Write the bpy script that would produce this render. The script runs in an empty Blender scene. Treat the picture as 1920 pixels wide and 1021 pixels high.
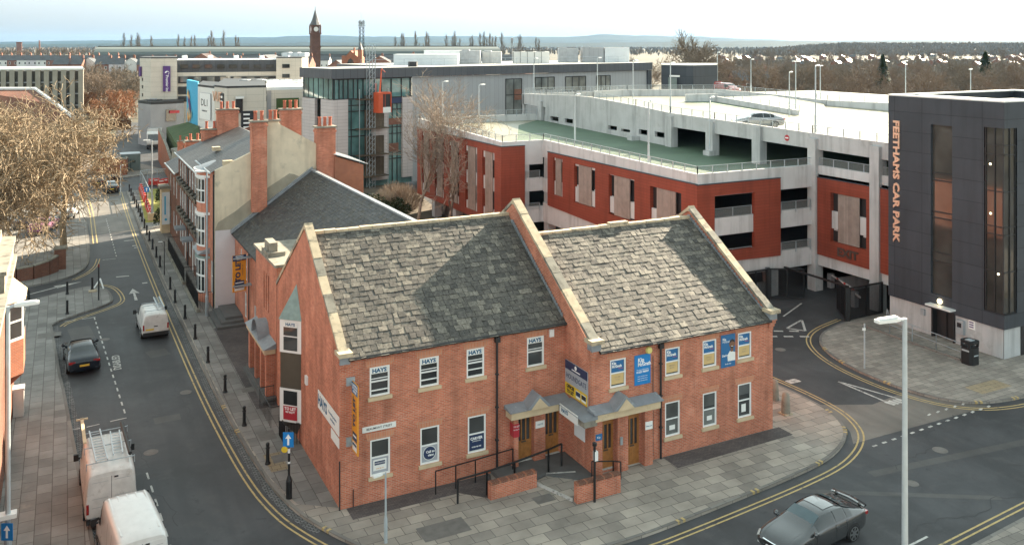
import bpy, math, random
from mathutils import Vector, Matrix
R = math.radians
scene = bpy.context.scene
# ---------------------------------------------------------------- camera
# metres; +Y runs up the side street, +X along the shop front, origin at the brick corner of the front building
F, H, HY = 1650.0, 19.5, 84.0            # focal length in photo pixels, eye height, horizon row
AX = (-0.45368, 0.89117); BX = (0.89117, 0.45368)
CX, CY = -7.208956, 36.940299
def w2g(X, Y):                            # camera-aligned metres -> scene x, y
    a, b = X - CX, Y - CY
    return a*BX[0] + b*BX[1], a*AX[0] + b*AX[1]
def G(px, py, z=0.0):                     # ground point seen at a photo pixel
    Y = (H - z)*F/(py - HY)
    return w2g((px - 960)*Y/F, Y)
def D(px, Y):                             # point at a depth
    return w2g((px - 960)*Y/F, Y)
def ZH(py, Y): return H - (py - HY)*Y/F   # height seen at a row, at a depth
cam = bpy.data.cameras.new('camera'); camo = bpy.data.objects.new('camera', cam)
scene.collection.objects.link(camo); scene.camera = camo
cx, cy = w2g(0, 0)
camo.location = (cx, cy, H)
camo.rotation_euler = (R(90), 0, math.atan2(-BX[1], AX[1]))
cam.sensor_width = 36; cam.lens = F/1920*36; cam.shift_y = -(510.5 - HY)/1920
cam.clip_start = 0.5; cam.clip_end = 40000
# ---------------------------------------------------------------- light
SUN_EL, SUN_AZ = 24.0, 25.0               # azimuth measured from +X towards +Y
scene.world = bpy.data.worlds.new('World'); scene.world.use_nodes = True
wn = scene.world.node_tree; bg = wn.nodes['Background']
sky = wn.nodes.new('ShaderNodeTexSky'); sky.sky_type = 'NISHITA'; sky.sun_disc = False
sky.sun_elevation = R(SUN_EL); sky.sun_rotation = R(90 - SUN_AZ)
sky.air_density = 7.0; sky.dust_density = 0.2; sky.ozone_density = 1.0; sky.altitude = 0
hs = wn.nodes.new('ShaderNodeHueSaturation'); hs.inputs['Saturation'].default_value = .1; wn.links.new(sky.outputs[0], hs.inputs['Color'])
wb = wn.nodes.new('ShaderNodeMix'); wb.data_type = 'RGBA'; wb.blend_type = 'MULTIPLY'; wb.inputs[0].default_value = 1; wb.inputs[7].default_value = (.83, .995, 1.03, 1)   # white balance of a thin winter sky
wn.links.new(hs.outputs[0], wb.inputs[6]); wn.links.new(wb.outputs[2], bg.inputs[0]); bg.inputs[1].default_value = 0.065
sd = bpy.data.lights.new('sun', 'SUN'); sd.energy = 5.0; sd.angle = R(0.6); sd.color = (1, .85, .64)
so = bpy.data.objects.new('sun', sd); scene.collection.objects.link(so)
sv = Vector((math.cos(R(SUN_EL))*math.cos(R(SUN_AZ)), math.cos(R(SUN_EL))*math.sin(R(SUN_AZ)), math.sin(R(SUN_EL))))
so.rotation_euler = sv.to_track_quat('Z', 'Y').to_euler(); so.location = sv*200
vs = scene.view_settings; vs.view_transform = 'Standard'; vs.look = 'None'; vs.gamma = 1; vs.exposure = 2.27
scene.cycles.max_bounces = 6; scene.cycles.diffuse_bounces = 3; scene.cycles.volume_bounces = 0
# ---------------------------------------------------------------- materials
MATS = {}
def nm(name):
    m = bpy.data.materials.new(name); m.use_nodes = True; MATS[name] = m
    nt = m.node_tree; b = nt.nodes['Principled BSDF']
    return m, nt, b
def nd(nt, t, **k):
    n = nt.nodes.new(t)
    for a, v in k.items():
        if isinstance(a, str) and hasattr(n, a): setattr(n, a, v)
        else: n.inputs[a].default_value = v
    return n
def c4(c, k=1.0): return (min(c[0]*k, 1), min(c[1]*k, 1), min(c[2]*k, 1), 1)
def mixc(nt, fac, a, b, mode='MIX'):
    n = nt.nodes.new('ShaderNodeMix'); n.data_type = 'RGBA'; n.blend_type = mode
    for i, v in ((0, fac), (6, a), (7, b)):
        if hasattr(v, 'is_output'): nt.links.new(v, n.inputs[i])
        else: n.inputs[i].default_value = v
    return n.outputs[2]
def noise(nt, scale, detail=4, rough=.55, vec=None, dist=0):
    n = nt.nodes.new('ShaderNodeTexNoise'); n.inputs['Scale'].default_value = scale
    n.inputs['Detail'].default_value = detail; n.inputs['Roughness'].default_value = rough
    n.inputs['Distortion'].default_value = dist
    if vec is None:
        t = nt.nodes.new('ShaderNodeTexCoord'); vec = t.outputs['Object']
    nt.links.new(vec, n.inputs['Vector']); return n.outputs['Fac']
def ramp(nt, fac, lo, hi, a=0.0, b=1.0):
    n = nt.nodes.new('ShaderNodeMapRange'); nt.links.new(fac, n.inputs[0])
    n.inputs[1].default_value = lo; n.inputs[2].default_value = hi
    n.inputs[3].default_value = a; n.inputs[4].default_value = b
    return n.outputs[0]
def bumpn(nt, b, h, strength, dist=.02):
    n = nt.nodes.new('ShaderNodeBump'); n.inputs['Strength'].default_value = strength
    n.inputs['Distance'].default_value = dist
    nt.links.new(h, n.inputs['Height']); nt.links.new(n.outputs[0], b.inputs['Normal'])
def uvv(nt): return nt.nodes.new('ShaderNodeTexCoord').outputs['UV']
def pm(name, col, rough=.6, metal=0, var=.12, vs=2.0, bump=0, bs=40, spec=.5, coat=0, stain=None, emit=0, streak=0):
    m, nt, b = nm(name)
    b.inputs['Roughness'].default_value = rough; b.inputs['Metallic'].default_value = metal
    b.inputs['Specular IOR Level'].default_value = spec; b.inputs['Coat Weight'].default_value = coat
    if var:
        f = noise(nt, vs); c = mixc(nt, ramp(nt, f, .3, .7), c4(col, 1-var), c4(col, 1+var))
        if stain:
            g = noise(nt, stain[1], 6, .65); c = mixc(nt, ramp(nt, g, stain[2], stain[2]+.15), c, c4(stain[0]))
        if streak: c = streaks(nt, c, streak)
        nt.links.new(c, b.inputs['Base Color'])
    else: b.inputs['Base Color'].default_value = c4(col)
    if bump: bumpn(nt, b, noise(nt, bs, 3), bump)
    if emit:
        b.inputs['Emission Color'].default_value = c4(col); b.inputs['Emission Strength'].default_value = emit
    return m
def streaks(nt, c, lo, sc=(1.6, 1.6, .14)):
    # rain streaks: dirt noise stretched down the wall
    tc = nt.nodes.new('ShaderNodeTexCoord'); mp = nt.nodes.new('ShaderNodeMapping'); mp.inputs['Scale'].default_value = sc
    nt.links.new(tc.outputs['Object'], mp.inputs['Vector']); k = ramp(nt, noise(nt, 1.0, 5, .6, mp.outputs[0]), .48, .68, 1.0, lo)
    cc = nt.nodes.new('ShaderNodeCombineColor')
    for i in range(3): nt.links.new(k, cc.inputs[i])
    return mixc(nt, 1.0, c, cc.outputs[0], 'MULTIPLY')
def bm_(name, c1, c2, mor, bw, bh, ms, rough=.85, bump=.3, off=.5, dirt=(.45, 1.15), dsc=.35, patch=None, spec=.3, rot=0, streak=0):
    m, nt, b = nm(name)
    n = nt.nodes.new('ShaderNodeTexBrick'); vec = uvv(nt)
    if rot:
        mp = nt.nodes.new('ShaderNodeMapping'); mp.inputs['Rotation'].default_value = (0, 0, math.pi/2); nt.links.new(vec, mp.inputs['Vector']); vec = mp.outputs[0]
    nt.links.new(vec, n.inputs['Vector'])
    n.offset = off; n.inputs['Scale'].default_value = 1
    n.inputs['Color1'].default_value = c4(c1); n.inputs['Color2'].default_value = c4(c2); n.inputs['Mortar'].default_value = c4(mor)
    n.inputs['Mortar Size'].default_value = ms; n.inputs['Mortar Smooth'].default_value = .1
    n.inputs['Brick Width'].default_value = bw; n.inputs['Row Height'].default_value = bh
    c = n.outputs['Color']
    f = noise(nt, dsc, 6, .6); k = ramp(nt, f, .3, .7, dirt[0], dirt[1])
    cc = nt.nodes.new('ShaderNodeCombineColor')
    for i in range(3): nt.links.new(k, cc.inputs[i])
    c = mixc(nt, 1.0, c, cc.outputs[0], 'MULTIPLY')
    if patch:
        g = noise(nt, patch[1], 5, .65); c = mixc(nt, ramp(nt, g, patch[2], patch[2]+.12, 0, patch[3]), c, c4(patch[0]))
    if streak: c = streaks(nt, c, streak)
    nt.links.new(c, b.inputs['Base Color'])
    b.inputs['Roughness'].default_value = rough; b.inputs['Specular IOR Level'].default_value = spec
    if bump:
        iv = nt.nodes.new('ShaderNodeMath'); iv.operation = 'SUBTRACT'; iv.inputs[0].default_value = 1
        nt.links.new(n.outputs['Fac'], iv.inputs[1]); bumpn(nt, b, iv.outputs[0], bump, .01)
    return m
def rnd_island(name, cols, rough=.8, var=.35, spec=.3, nscale=18):
    """colour picked per loose piece (slates, twigs, tiles)"""
    m, nt, b = nm(name)
    g = nt.nodes.new('ShaderNodeNewGeometry'); r = nt.nodes.new('ShaderNodeValToRGB')
    e = r.color_ramp.elements; e[0].color = c4(cols[0]); e[-1].color = c4(cols[-1])
    for i, c in enumerate(cols[1:-1]): e.new((i+1)/(len(cols)-1)).color = c4(c)
    nt.links.new(g.outputs['Random Per Island'], r.inputs[0])
    f = noise(nt, nscale, 4); k = ramp(nt, f, .3, .7, 1-var, 1+var)
    cc = nt.nodes.new('ShaderNodeCombineColor')
    for i in range(3): nt.links.new(k, cc.inputs[i])
    c = mixc(nt, 1.0, r.outputs[0], cc.outputs[0], 'MULTIPLY')
    nt.links.new(c, b.inputs['Base Color'])
    b.inputs['Roughness'].default_value = rough; b.inputs['Specular IOR Level'].default_value = spec
    return m
bm_('brick', (.63, .20, .115), (.45, .122, .07), (.48, .30, .22), .225, .075, .011, dirt=(.72, 1.16), dsc=.8, patch=((.58, .36, .27), .8, .60, .4), streak=.75)
bm_('brick_dark', (.25, .085, .052), (.16, .055, .038), (.22, .17, .13), .225, .075, .010, dirt=(.6, 1.15))
bm_('brick_orange', (.40, .13, .065), (.31, .095, .05), (.3, .2, .15), .225, .075, .010, dirt=(.8, 1.1))
bm_('brick_soldier', (.58, .23, .125), (.50, .18, .10), (.46, .31, .23), .075, .225, .010, off=0, dirt=(.9, 1.1))
bm_('brick_far', (.30, .12, .08), (.22, .085, .06), (.25, .18, .14), .45, .15, .02, bump=0, dirt=(.7, 1.1))
bm_('paving', (.40, .355, .305), (.25, .225, .20), (.12, .108, .098), .90, .60, .014, rough=.75, bump=.25, dirt=(.7, 1.15), dsc=.5, patch=((.34, .31, .27), .7, .64, .55))
bm_('paving_small', (.36, .325, .285), (.24, .218, .195), (.11, .10, .092), .60, .45, .012, rough=.75, bump=.25, dirt=(.7, 1.12), dsc=.4, patch=((.28, .27, .25), .35, .62, .45))
bm_('paviour', (.13, .112, .108), (.09, .08, .082), (.06, .055, .054), .21, .105, .008, rough=.8, bump=.3, dirt=(.7, 1.2))
bm_('brick_tower', (.17, .075, .05), (.12, .055, .04), (.15, .1, .08), .45, .15, .02, bump=0, dirt=(.7, 1.1))
bm_('paving_long', (.28, .27, .255), (.195, .187, .178), (.11, .10, .09), .90, .60, .016, rough=.75, bump=.25, dirt=(.68, 1.15), dsc=.5, patch=((.36, .32, .27), .7, .62, .5), rot=1)
bm_('tactile', (.36, .29, .19), (.30, .245, .165), (.15, .12, .09), .40, .40, .012, bump=.2, dirt=(.7, 1.1))
bm_('sett', (.22, .22, .22), (.12, .12, .125), (.05, .05, .05), .22, .12, .018, bump=.6, dirt=(.7, 1.2))
bm_('kerb_stone', (.25, .235, .215), (.18, .17, .16), (.09, .085, .08), .9, 5, .012, bump=.2, dirt=(.65, 1.1))
bm_('slate_tile', (.085, .082, .082), (.05, .05, .053), (.018, .018, .02), .30, .20, .012, rough=.55, bump=.8, dirt=(.65, 1.3), dsc=.6, patch=((.12, .105, .075), .9, .64, .6), spec=.5)
bm_('slate_far', (.10, .10, .105), (.075, .075, .08), (.04, .04, .04), .5, .35, .02, rough=.45, bump=.2, dirt=(.7, 1.2), spec=.6)
bm_('tile_far', (.13, .075, .055), (.10, .06, .05), (.05, .04, .035), .5, .35, .02, rough=.42, bump=.2, dirt=(.7, 1.2), spec=.4)
bm_('red_cladding', (.275, .062, .036), (.25, .055, .032), (.17, .04, .024), 2.4, .24, .012, rough=.55, bump=.15, off=0, dirt=(.85, 1.08), streak=.82)
bm_('cedar', (.36, .29, .255), (.30, .245, .215), (.17, .13, .115), .14, 9, .012, bump=.3, off=0, dirt=(.8, 1.1), dsc=1.5)
bm_('grey_cladding', (.36, .37, .385), (.33, .34, .355), (.22, .225, .235), .85, 30, .022, rough=.34, bump=.15, off=0, dirt=(.93, 1.05), dsc=.05, spec=.5)
bm_('pink_cladding', (.52, .475, .47), (.49, .445, .44), (.33, .30, .30), 1.6, .45, .02, rough=.5, bump=.1, off=0, dirt=(.93, 1.05))
bm_('cream_cladding', (.60, .55, .48), (.57, .525, .455), (.42, .39, .34), 2.6, 1.0, .025, rough=.6, bump=.1, off=0, dirt=(.92, 1.05))
bm_('dark_cladding', (.056, .064, .077), (.049, .057, .069), (.028, .033, .041), 2.2, 1.35, .024, rough=.5, bump=.2, off=0, dirt=(.84, 1.10), spec=.25, streak=.85)
bm_('seam_metal', (.095, .10, .112), (.085, .09, .102), (.05, .05, .06), 1.1, 30, .03, rough=.45, off=0, bump=.2, dirt=(.9, 1.05))
bm_('plank', (.16, .12, .085), (.12, .09, .065), (.05, .04, .03), .15, 9, .012, off=0, bump=.3)
rnd_island('stone_slate', [(.062, .058, .054), (.085, .079, .071), (.098, .09, .08), (.09, .083, .075), (.118, .107, .092), (.076, .071, .065)], .75, .45, .3, 9)
rnd_island('stone_slate_worn_lit', [(.11, .101, .088), (.145, .132, .113), (.165, .15, .127), (.135, .124, .106), (.195, .175, .146), (.118, .109, .096)], .75, .45, .3, 9)
rnd_island('bark', [(.17, .125, .082), (.34, .265, .18), (.26, .195, .13), (.42, .34, .24)], .9, .25, .2, 3)
rnd_island('bark_pale', [(.24, .19, .15), (.36, .295, .235), (.19, .15, .12)], .8, .3, .3, 4)
rnd_island('twig_brown', [(.165, .125, .092), (.225, .17, .128), (.19, .148, .115)], .9, .25, .2, 1)
rnd_island('twig_grey', [(.15, .128, .103), (.20, .17, .138), (.17, .142, .112)], .9, .25, .2, 1)
rnd_island('twig_orange', [(.24, .12, .07), (.31, .16, .09), (.22, .12, .075)], .9, .2, .2, 1)
rnd_island('evergreen', [(.022, .035, .018), (.04, .055, .026), (.03, .045, .02)], .9, .25, .2, 1)
rnd_island('ivy_leaf', [(.04, .06, .022), (.07, .085, .035), (.09, .075, .04)], .7, .3, .3, 2)
def asphalt(name, col, tint):
    m, nt, b = nm(name)
    f = noise(nt, .22, 7, .62, dist=.4); c = mixc(nt, ramp(nt, f, .36, .64), c4(col, .66), c4(col, 1.38))
    g = noise(nt, .9, 6, .7); c = mixc(nt, ramp(nt, g, .54, .68, 0, .6), c, c4(tint))
    tc = nt.nodes.new('ShaderNodeTexCoord')
    k = noise(nt, 1.6, 5, .7); c = mixc(nt, ramp(nt, k, .60, .70, 0, .6), c, c4(col, .5))
    mp = nt.nodes.new('ShaderNodeMapping'); mp.inputs['Scale'].default_value = (1.1, .07, 1); nt.links.new(tc.outputs['Object'], mp.inputs['Vector'])
    w = noise(nt, 1.0, 3, .5, mp.outputs[0]); c = mixc(nt, ramp(nt, w, .48, .66, 0, .5), c, c4(col, .62))
    h = noise(nt, 60, 2); c = mixc(nt, ramp(nt, h, .3, .75, 0, .25), c, c4(col, 1.9))
    nt.links.new(c, b.inputs['Base Color']); b.inputs['Roughness'].default_value = .62
    b.inputs['Specular IOR Level'].default_value = .35
    bumpn(nt, b, h, .25, .01)
asphalt('asphalt', (.052, .053, .057), (.082, .081, .081))
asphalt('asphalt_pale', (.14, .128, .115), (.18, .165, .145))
pm('yellow_paint', (.50, .37, .16), .7, var=.25, vs=3, stain=((.17, .14, .10), 3, .53))
pm('white_paint', (.50, .49, .465), .7, var=.18, vs=3, stain=((.16, .155, .15), 4, .52))
pm('concrete', (.46, .465, .47), .8, var=.09, vs=.8, stain=((.33, .33, .325), .7, .60), streak=.72)
pm('concrete_pale', (.55, .555, .56), .75, var=.06, vs=.8, stain=((.42, .42, .42), .6, .60), streak=.72)
pm('concrete_fin', (.30, .275, .235), .85, var=.1, vs=.6)
pm('cover_plate', (.15, .14, .13), .8, var=.15, vs=3)
pm('slate_shadow_edge', (.022, .02, .018), .9, var=.2)  # near-black butt faces: shadow lines between slate courses painted in
asphalt('asphalt_patch', (.075, .073, .072), (.10, .095, .09))
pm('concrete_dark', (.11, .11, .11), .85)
pm('deck_green', (.098, .150, .102), .7, var=.18, vs=.25, stain=((.13, .19, .13), .4, .56), spec=.4)
pm('deck_pale', (.27, .252, .18), .34, var=.12, vs=.2, stain=((.24, .25, .23), .35, .60), spec=.5)
pm('coping_stone', (.47, .385, .27), .85, var=.18, vs=2.5, stain=((.15, .14, .115), 1.6, .55), bump=.2)
pm('coping_grey', (.25, .23, .19), .85, var=.2, vs=2.5, stain=((.12, .11, .09), 1.6, .5), bump=.2)
pm('sandstone', (.56, .44, .29), .8, var=.10, vs=2, stain=((.33, .26, .18), 2.2, .62))
pm('lead', (.23, .25, .275), .5, var=.15, vs=2, stain=((.36, .38, .40), 3, .58))
pm('copper_green', (.22, .30, .285), .6, var=.15, vs=4)
pm('bronze_panel', (.085, .076, .06), .45, var=.1)
pm('white_upvc', (.80, .80, .79), .35, var=.03)
pm('white_sign', (.78, .78, .76), .5, var=.02)
pm('grey_sign', (.36, .38, .42), .5, var=.04)
pm('navy', (.022, .04, .10), .45, var=.05)
pm('mid_blue', (.012, .20, .52), .45, var=.05)
pm('sticker_blue', (.022, .14, .33), .45, var=.05)
pm('sky_panel', (.03, .36, .60), .5, var=.05)
pm('sign_blue', (.01, .20, .55), .4, var=.03)
pm('orange_sign', (.70, .30, .03), .5, var=.05)
pm('yellow_sign', (.72, .48, .03), .5, var=.03)
pm('sand_sticker', (.62, .44, .20), .5, var=.05)
pm('red_sign', (.42, .03, .045), .45, var=.05)
pm('teal_ink', (.0, .09, .20), .5, var=0)
pm('black_ink', (.02, .02, .025), .5, var=0)
pm('white_ink', (.85, .85, .85), .5, var=0)
pm('pink_ink', (.62, .12, .25), .5, var=0)
pm('purple', (.085, .03, .17), .5, var=.04)
pm('skin', (.20, .10, .06), .6, var=.05)
pm('oak_door', (.36, .155, .045), .5, var=.2, vs=6)
pm('black_iron', (.013, .014, .016), .4, var=.1, spec=.5)
pm('dark_green_iron', (.03, .05, .045), .5)
pm('galvanised', (.36, .40, .43), .42, metal=.35, var=.12, vs=5)
pm('lamp_grey', (.42, .47, .50), .4, metal=.2, var=.08, vs=3)
pm('lamp_white', (.72, .73, .72), .35, var=.03)
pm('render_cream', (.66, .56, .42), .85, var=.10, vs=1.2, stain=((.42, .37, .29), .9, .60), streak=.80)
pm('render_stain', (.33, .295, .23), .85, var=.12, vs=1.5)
pm('render_white', (.60, .56, .58), .8, var=.05, vs=1.2)
pm('white_wall', (.68, .67, .64), .8, var=.05, vs=.5)
pm('grey_wall', (.30, .30, .31), .7, var=.08, vs=.5)
pm('chimney_pot', (.42, .12, .07), .75, var=.15, vs=5)
pm('roof_membrane', (.40, .40, .39), .5, var=.15, vs=.3)
pm('roof_metal', (.60, .62, .63), .34, metal=.3, var=.08, vs=1)
pm('plant_white', (.66, .69, .71), .4, var=.05, vs=1)
pm('plant_grey', (.33, .35, .37), .5, var=.15, vs=1.5)
pm('shed_roof', (.12, .14, .132), .6, var=.1, vs=.02)
pm('hoist_orange', (.52, .085, .03), .45, var=.08, vs=3)
pm('barrier_red', (.60, .06, .045), .5, var=.1)
pm('cabinet', (.55, .54, .52), .5, var=.1)
pm('cabinet_green', (.14, .175, .165), .5, var=.1)
pm('paint_navy', (.006, .009, .018), .22, var=0, coat=.4)
pm('paint_grey', (.085, .088, .092), .24, metal=.6, var=0, coat=1)
pm('paint_silver', (.34, .355, .38), .25, metal=.6, var=0, coat=1)
pm('paint_red', (.22, .018, .014), .2, var=0, coat=1)
pm('paint_black', (.012, .012, .013), .2, var=0, coat=1)
pm('paint_white', (.62, .62, .61), .3, var=.06, vs=2.5, coat=.6)
pm('paint_white_dirty', (.60, .58, .56), .4, var=.12, vs=2.5, coat=.3, stain=((.36, .33, .30), 1.6, .60))
pm('paint_pink', (.40, .16, .30), .3, var=0, coat=1)
pm('tyre', (.014, .014, .015), .8, var=0)
pm('alloy', (.42, .43, .44), .3, metal=.9, var=0)
pm('black_plastic', (.02, .02, .022), .55, var=0)
pm('chrome', (.6, .62, .64), .12, metal=1, var=0)
pm('tail_red', (.30, .012, .012), .15, var=0, coat=1)
pm('lens_clear', (.55, .56, .55), .1, var=0, coat=1)
pm('plate_yellow', (.70, .46, .05), .5, var=.04)
pm('grass', (.055, .09, .028), .9, var=.25, vs=.6, stain=((.06, .085, .03), .3, .5))
pm('grass_sunny', (.27, .26, .055), .9, var=.2, vs=.8)
pm('soil', (.10, .078, .055), .95, var=.3, vs=.6)
pm('field', (.075, .072, .045), .95, var=.35, vs=.004, stain=((.06, .052, .04), .012, .45))
pm('hill', (.035, .05, .05), .95, var=.2, vs=.0008, stain=((.022, .036, .04), .002, .5), spec=.05)
pm('gold_letter', (.72, .46, .33), .4, metal=.3, var=.05)
pm('bronze_letter', (.09, .07, .06), .4, metal=.3, var=.05)
pm('lamp_glow', (1.0, .80, .45), .4, var=0, emit=1.6)
pm('alarm_yellow', (.72, .62, .22), .5, var=.02)
def glass(name, col, rough=.03, spec=.6, mix=0.0):
    m, nt, b = nm(name)
    f = noise(nt, .35, 3); nt.links.new(mixc(nt, ramp(nt, f, .35, .65), c4(col, .6), c4(col, 1.4)), b.inputs['Base Color'])
    b.inputs['Roughness'].default_value = rough; b.inputs['Specular IOR Level'].default_value = spec
    b.inputs['IOR'].default_value = 1.6; b.inputs['Metallic'].default_value = mix
    bumpn(nt, b, noise(nt, .8, 2), .035, .05)
glass('glass', (.045, .048, .05))
glass('glass_blind', (.10, .105, .105), .12)
glass('glass_pale', (.16, .17, .165), .05)
glass('glass_teal', (.10, .20, .20), .04, .8)
glass('glass_tower', (.05, .047, .043), .05, .4, .0)
glass('car_glass', (.012, .018, .022), .03, .7)
glass('car_glass_blue', (.05, .085, .10), .05, .7)
# ---------------------------------------------------------------- mesh helper
COL = scene.collection
WL = {}
class MB:
    """collects faces in a local frame (a along, d outwards, z up) and links them as ONE mesh object"""
    def __init__(s, o=(0, 0, 0), t=(1, 0, 0), n=(0, 1, 0)):
        s.v = []; s.f = []; s.mi = []; s.cur = 0; s.frame(o, t, n)
    def frame(s, o=(0, 0, 0), t=(1, 0, 0), n=(0, 1, 0), z=(0, 0, 1)):
        s.o, s.t, s.n, s.z = Vector(o), Vector(t).normalized(), Vector(n).normalized(), Vector(z).normalized(); return s
    def mat(s, i): s.cur = i; return s
    def P(s, p): return s.o + s.t*p[0] + s.n*p[1] + s.z*p[2]
    def poly(s, pts):
        k = len(s.v); s.v += [s.P(p) for p in pts]; s.f.append(list(range(k, k+len(pts)))); s.mi.append(s.cur); return s
    def grid(s, rows, closed=False):
        k = len(s.v); m = len(rows[0])
        for r in rows: s.v += [s.P(p) for p in r]
        for i in range(len(rows)-1):
            for j in range(m if closed else m-1):
                a, b = k+i*m+j, k+i*m+(j+1) % m
                s.f.append([a, b, b+m, a+m]); s.mi.append(s.cur)
        return s
    def box(s, a0, a1, d0, d1, z0, z1):
        k = len(s.v)
        s.v += [s.P((a, d, z)) for a in (a0, a1) for d in (d0, d1) for z in (z0, z1)]
        for q in ((0, 1, 3, 2), (4, 6, 7, 5), (0, 4, 5, 1), (2, 3, 7, 6), (0, 2, 6, 4), (1, 5, 7, 3)):
            s.f.append([k+i for i in q]); s.mi.append(s.cur)
        return s
    def prism(s, poly, vec):
        """poly: local points, extruded by local vec"""
        k = len(s.v); n = len(poly); e = s.t*vec[0] + s.n*vec[1] + s.z*vec[2]
        b = [s.P(p) for p in poly]; s.v += b + [p+e for p in b]
        s.f.append(list(range(k+n-1, k-1, -1))); s.f.append(list(range(k+n, k+2*n))); s.mi += [s.cur]*2
        for i in range(n):
            j = (i+1) % n; s.f.append([k+i, k+j, k+n+j, k+n+i]); s.mi.append(s.cur)
        return s
    def tube(s, p, q, r0, r1=None, n=6, cap=True):
        r1 = r0 if r1 is None else r1
        p, q = s.P(p), s.P(q); d = (q-p)
        if d.length < 1e-6: return s
        d.normalize(); x = d.cross(Vector((0, 0, 1)) if abs(d.z) < .95 else Vector((1, 0, 0))).normalized(); y = d.cross(x)
        k = len(s.v)
        for c, r in ((p, r0), (q, r1)):
            for i in range(n):
                a = 2*math.pi*(i+.5)/n; s.v.append(c + x*(r*math.cos(a)) + y*(r*math.sin(a)))
        for i in range(n):
            j = (i+1) % n; s.f.append([k+i, k+j, k+n+j, k+n+i]); s.mi.append(s.cur)
        if cap:
            s.f.append([k+n-1-i for i in range(n)]); s.f.append([k+n+i for i in range(n)]); s.mi += [s.cur]*2
        return s
    def path(s, pts, r, n=6):
        for a, b in zip(pts[:-1], pts[1:]): s.tube(a, b, r, r, n)
        return s
    def lathe(s, prof, c=(0, 0, 0), n=12, axis='z'):
        rows = []
        for r, h in prof:
            row = []
            for i in range(n):
                a = 2*math.pi*i/n
                if axis == 'z': row.append((c[0]+r*math.cos(a), c[1]+r*math.sin(a), c[2]+h))
                elif axis == 'd': row.append((c[0]+r*math.cos(a), c[1]+h, c[2]+r*math.sin(a)))
                else: row.append((c[0]+h, c[1]+r*math.cos(a), c[2]+r*math.sin(a)))
            rows.append(row)
        s.grid(rows, True)
        s.poly(rows[0][::-1]); s.poly(rows[-1]); return s
    def wall(s, a0, a1, z0, z1, holes=(), d=0.0, rev=.12):
        """flat wall with openings (a0,a1,z0,z1) and reveals of depth rev"""
        A = sorted({a0, a1, *[h[0] for h in holes], *[h[1] for h in holes]})
        Z = sorted({z0, z1, *[h[2] for h in holes], *[h[3] for h in holes]})
        A = [a for a in A if a0 <= a <= a1]; Z = [z for z in Z if z0 <= z <= z1]
        for p, q in zip(A[:-1], A[1:]):
            for u, w in zip(Z[:-1], Z[1:]):
                m, k = (p+q)/2, (u+w)/2
                if any(h[0] < m < h[1] and h[2] < k < h[3] for h in holes): continue
                s.poly([(p, d, u), (q, d, u), (q, d, w), (p, d, w)])
        for h in holes:
            x0, x1, y0, y1 = h[:4]
            for P in (((x0, y0), (x1, y0)), ((x1, y0), (x1, y1)), ((x1, y1), (x0, y1)), ((x0, y1), (x0, y0))):
                (pa, pz), (qa, qz) = P
                s.poly([(pa, d, pz), (pa, d-rev, pz), (qa, d-rev, qz), (qa, d, qz)])
        return s
    def build(s, name, mats, parent=None, smooth=False, local=False, uv=True, base=None):
        if isinstance(mats, str): mats = [mats]
        me = bpy.data.meshes.new(name); ob = bpy.data.objects.new(name, me)
        org = Vector((0, 0, 0))
        if parent is not None:
            ob.parent = parent
            if not local: org = WL.get(parent.name, Vector((0, 0, 0)))
        elif base is not None: org = Vector(base); ob.location = org
        me.from_pydata([v-org for v in s.v], [], s.f)
        for m in mats: me.materials.append(MATS[m])
        me.polygons.foreach_set('material_index', s.mi)
        if smooth: me.polygons.foreach_set('use_smooth', [True]*len(s.f))
        me.update()
        if uv:
            lay = me.uv_layers.new(name='UVMap'); buf = [0.0]*(2*len(me.loops)); vv = s.v
            for p in me.polygons:
                n = p.normal
                if abs(n.z) > .985: t, b = Vector((1, 0, 0)), Vector((0, 1, 0))
                else:
                    t = Vector((-n.y, n.x, 0)).normalized(); b = n.cross(t)
                for li in p.loop_indices:
                    c = vv[me.loops[li].vertex_index]; buf[2*li] = c.dot(t); buf[2*li+1] = c.dot(b)
            lay.data.foreach_set('uv', buf)
        COL.objects.link(ob); WL[ob.name] = org if parent is None or not local else Vector((0, 0, 0))
        return ob
def tag(o, label=None, cat=None, group=None, kind=None):
    if label: o['label'] = label
    if cat: o['category'] = cat
    if group: o['group'] = group
    if kind: o['kind'] = kind
    return o
def thing(name, label, cat, loc=(0, 0, 0), rz=0, group=None):
    o = bpy.data.objects.new(name, None); COL.objects.link(o); o.empty_display_size = .3
    o.location = loc; o.rotation_euler = (0, 0, rz); WL[o.name] = Vector(loc)
    return tag(o, label, cat, group)
def dup(root, loc, rz=0, label=None, group=None, scale=None):
    def cp(o, par):
        c = o.copy(); COL.objects.link(c); c.parent = par
        for ch in o.children: cp(ch, c)
        return c
    r = cp(root, None); r.location = loc; r.rotation_euler = (0, 0, rz)
    if scale: r.scale = scale if hasattr(scale, '__len__') else (scale,)*3
    if label: r['label'] = label
    if group: r['group'] = group
    return r
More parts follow.
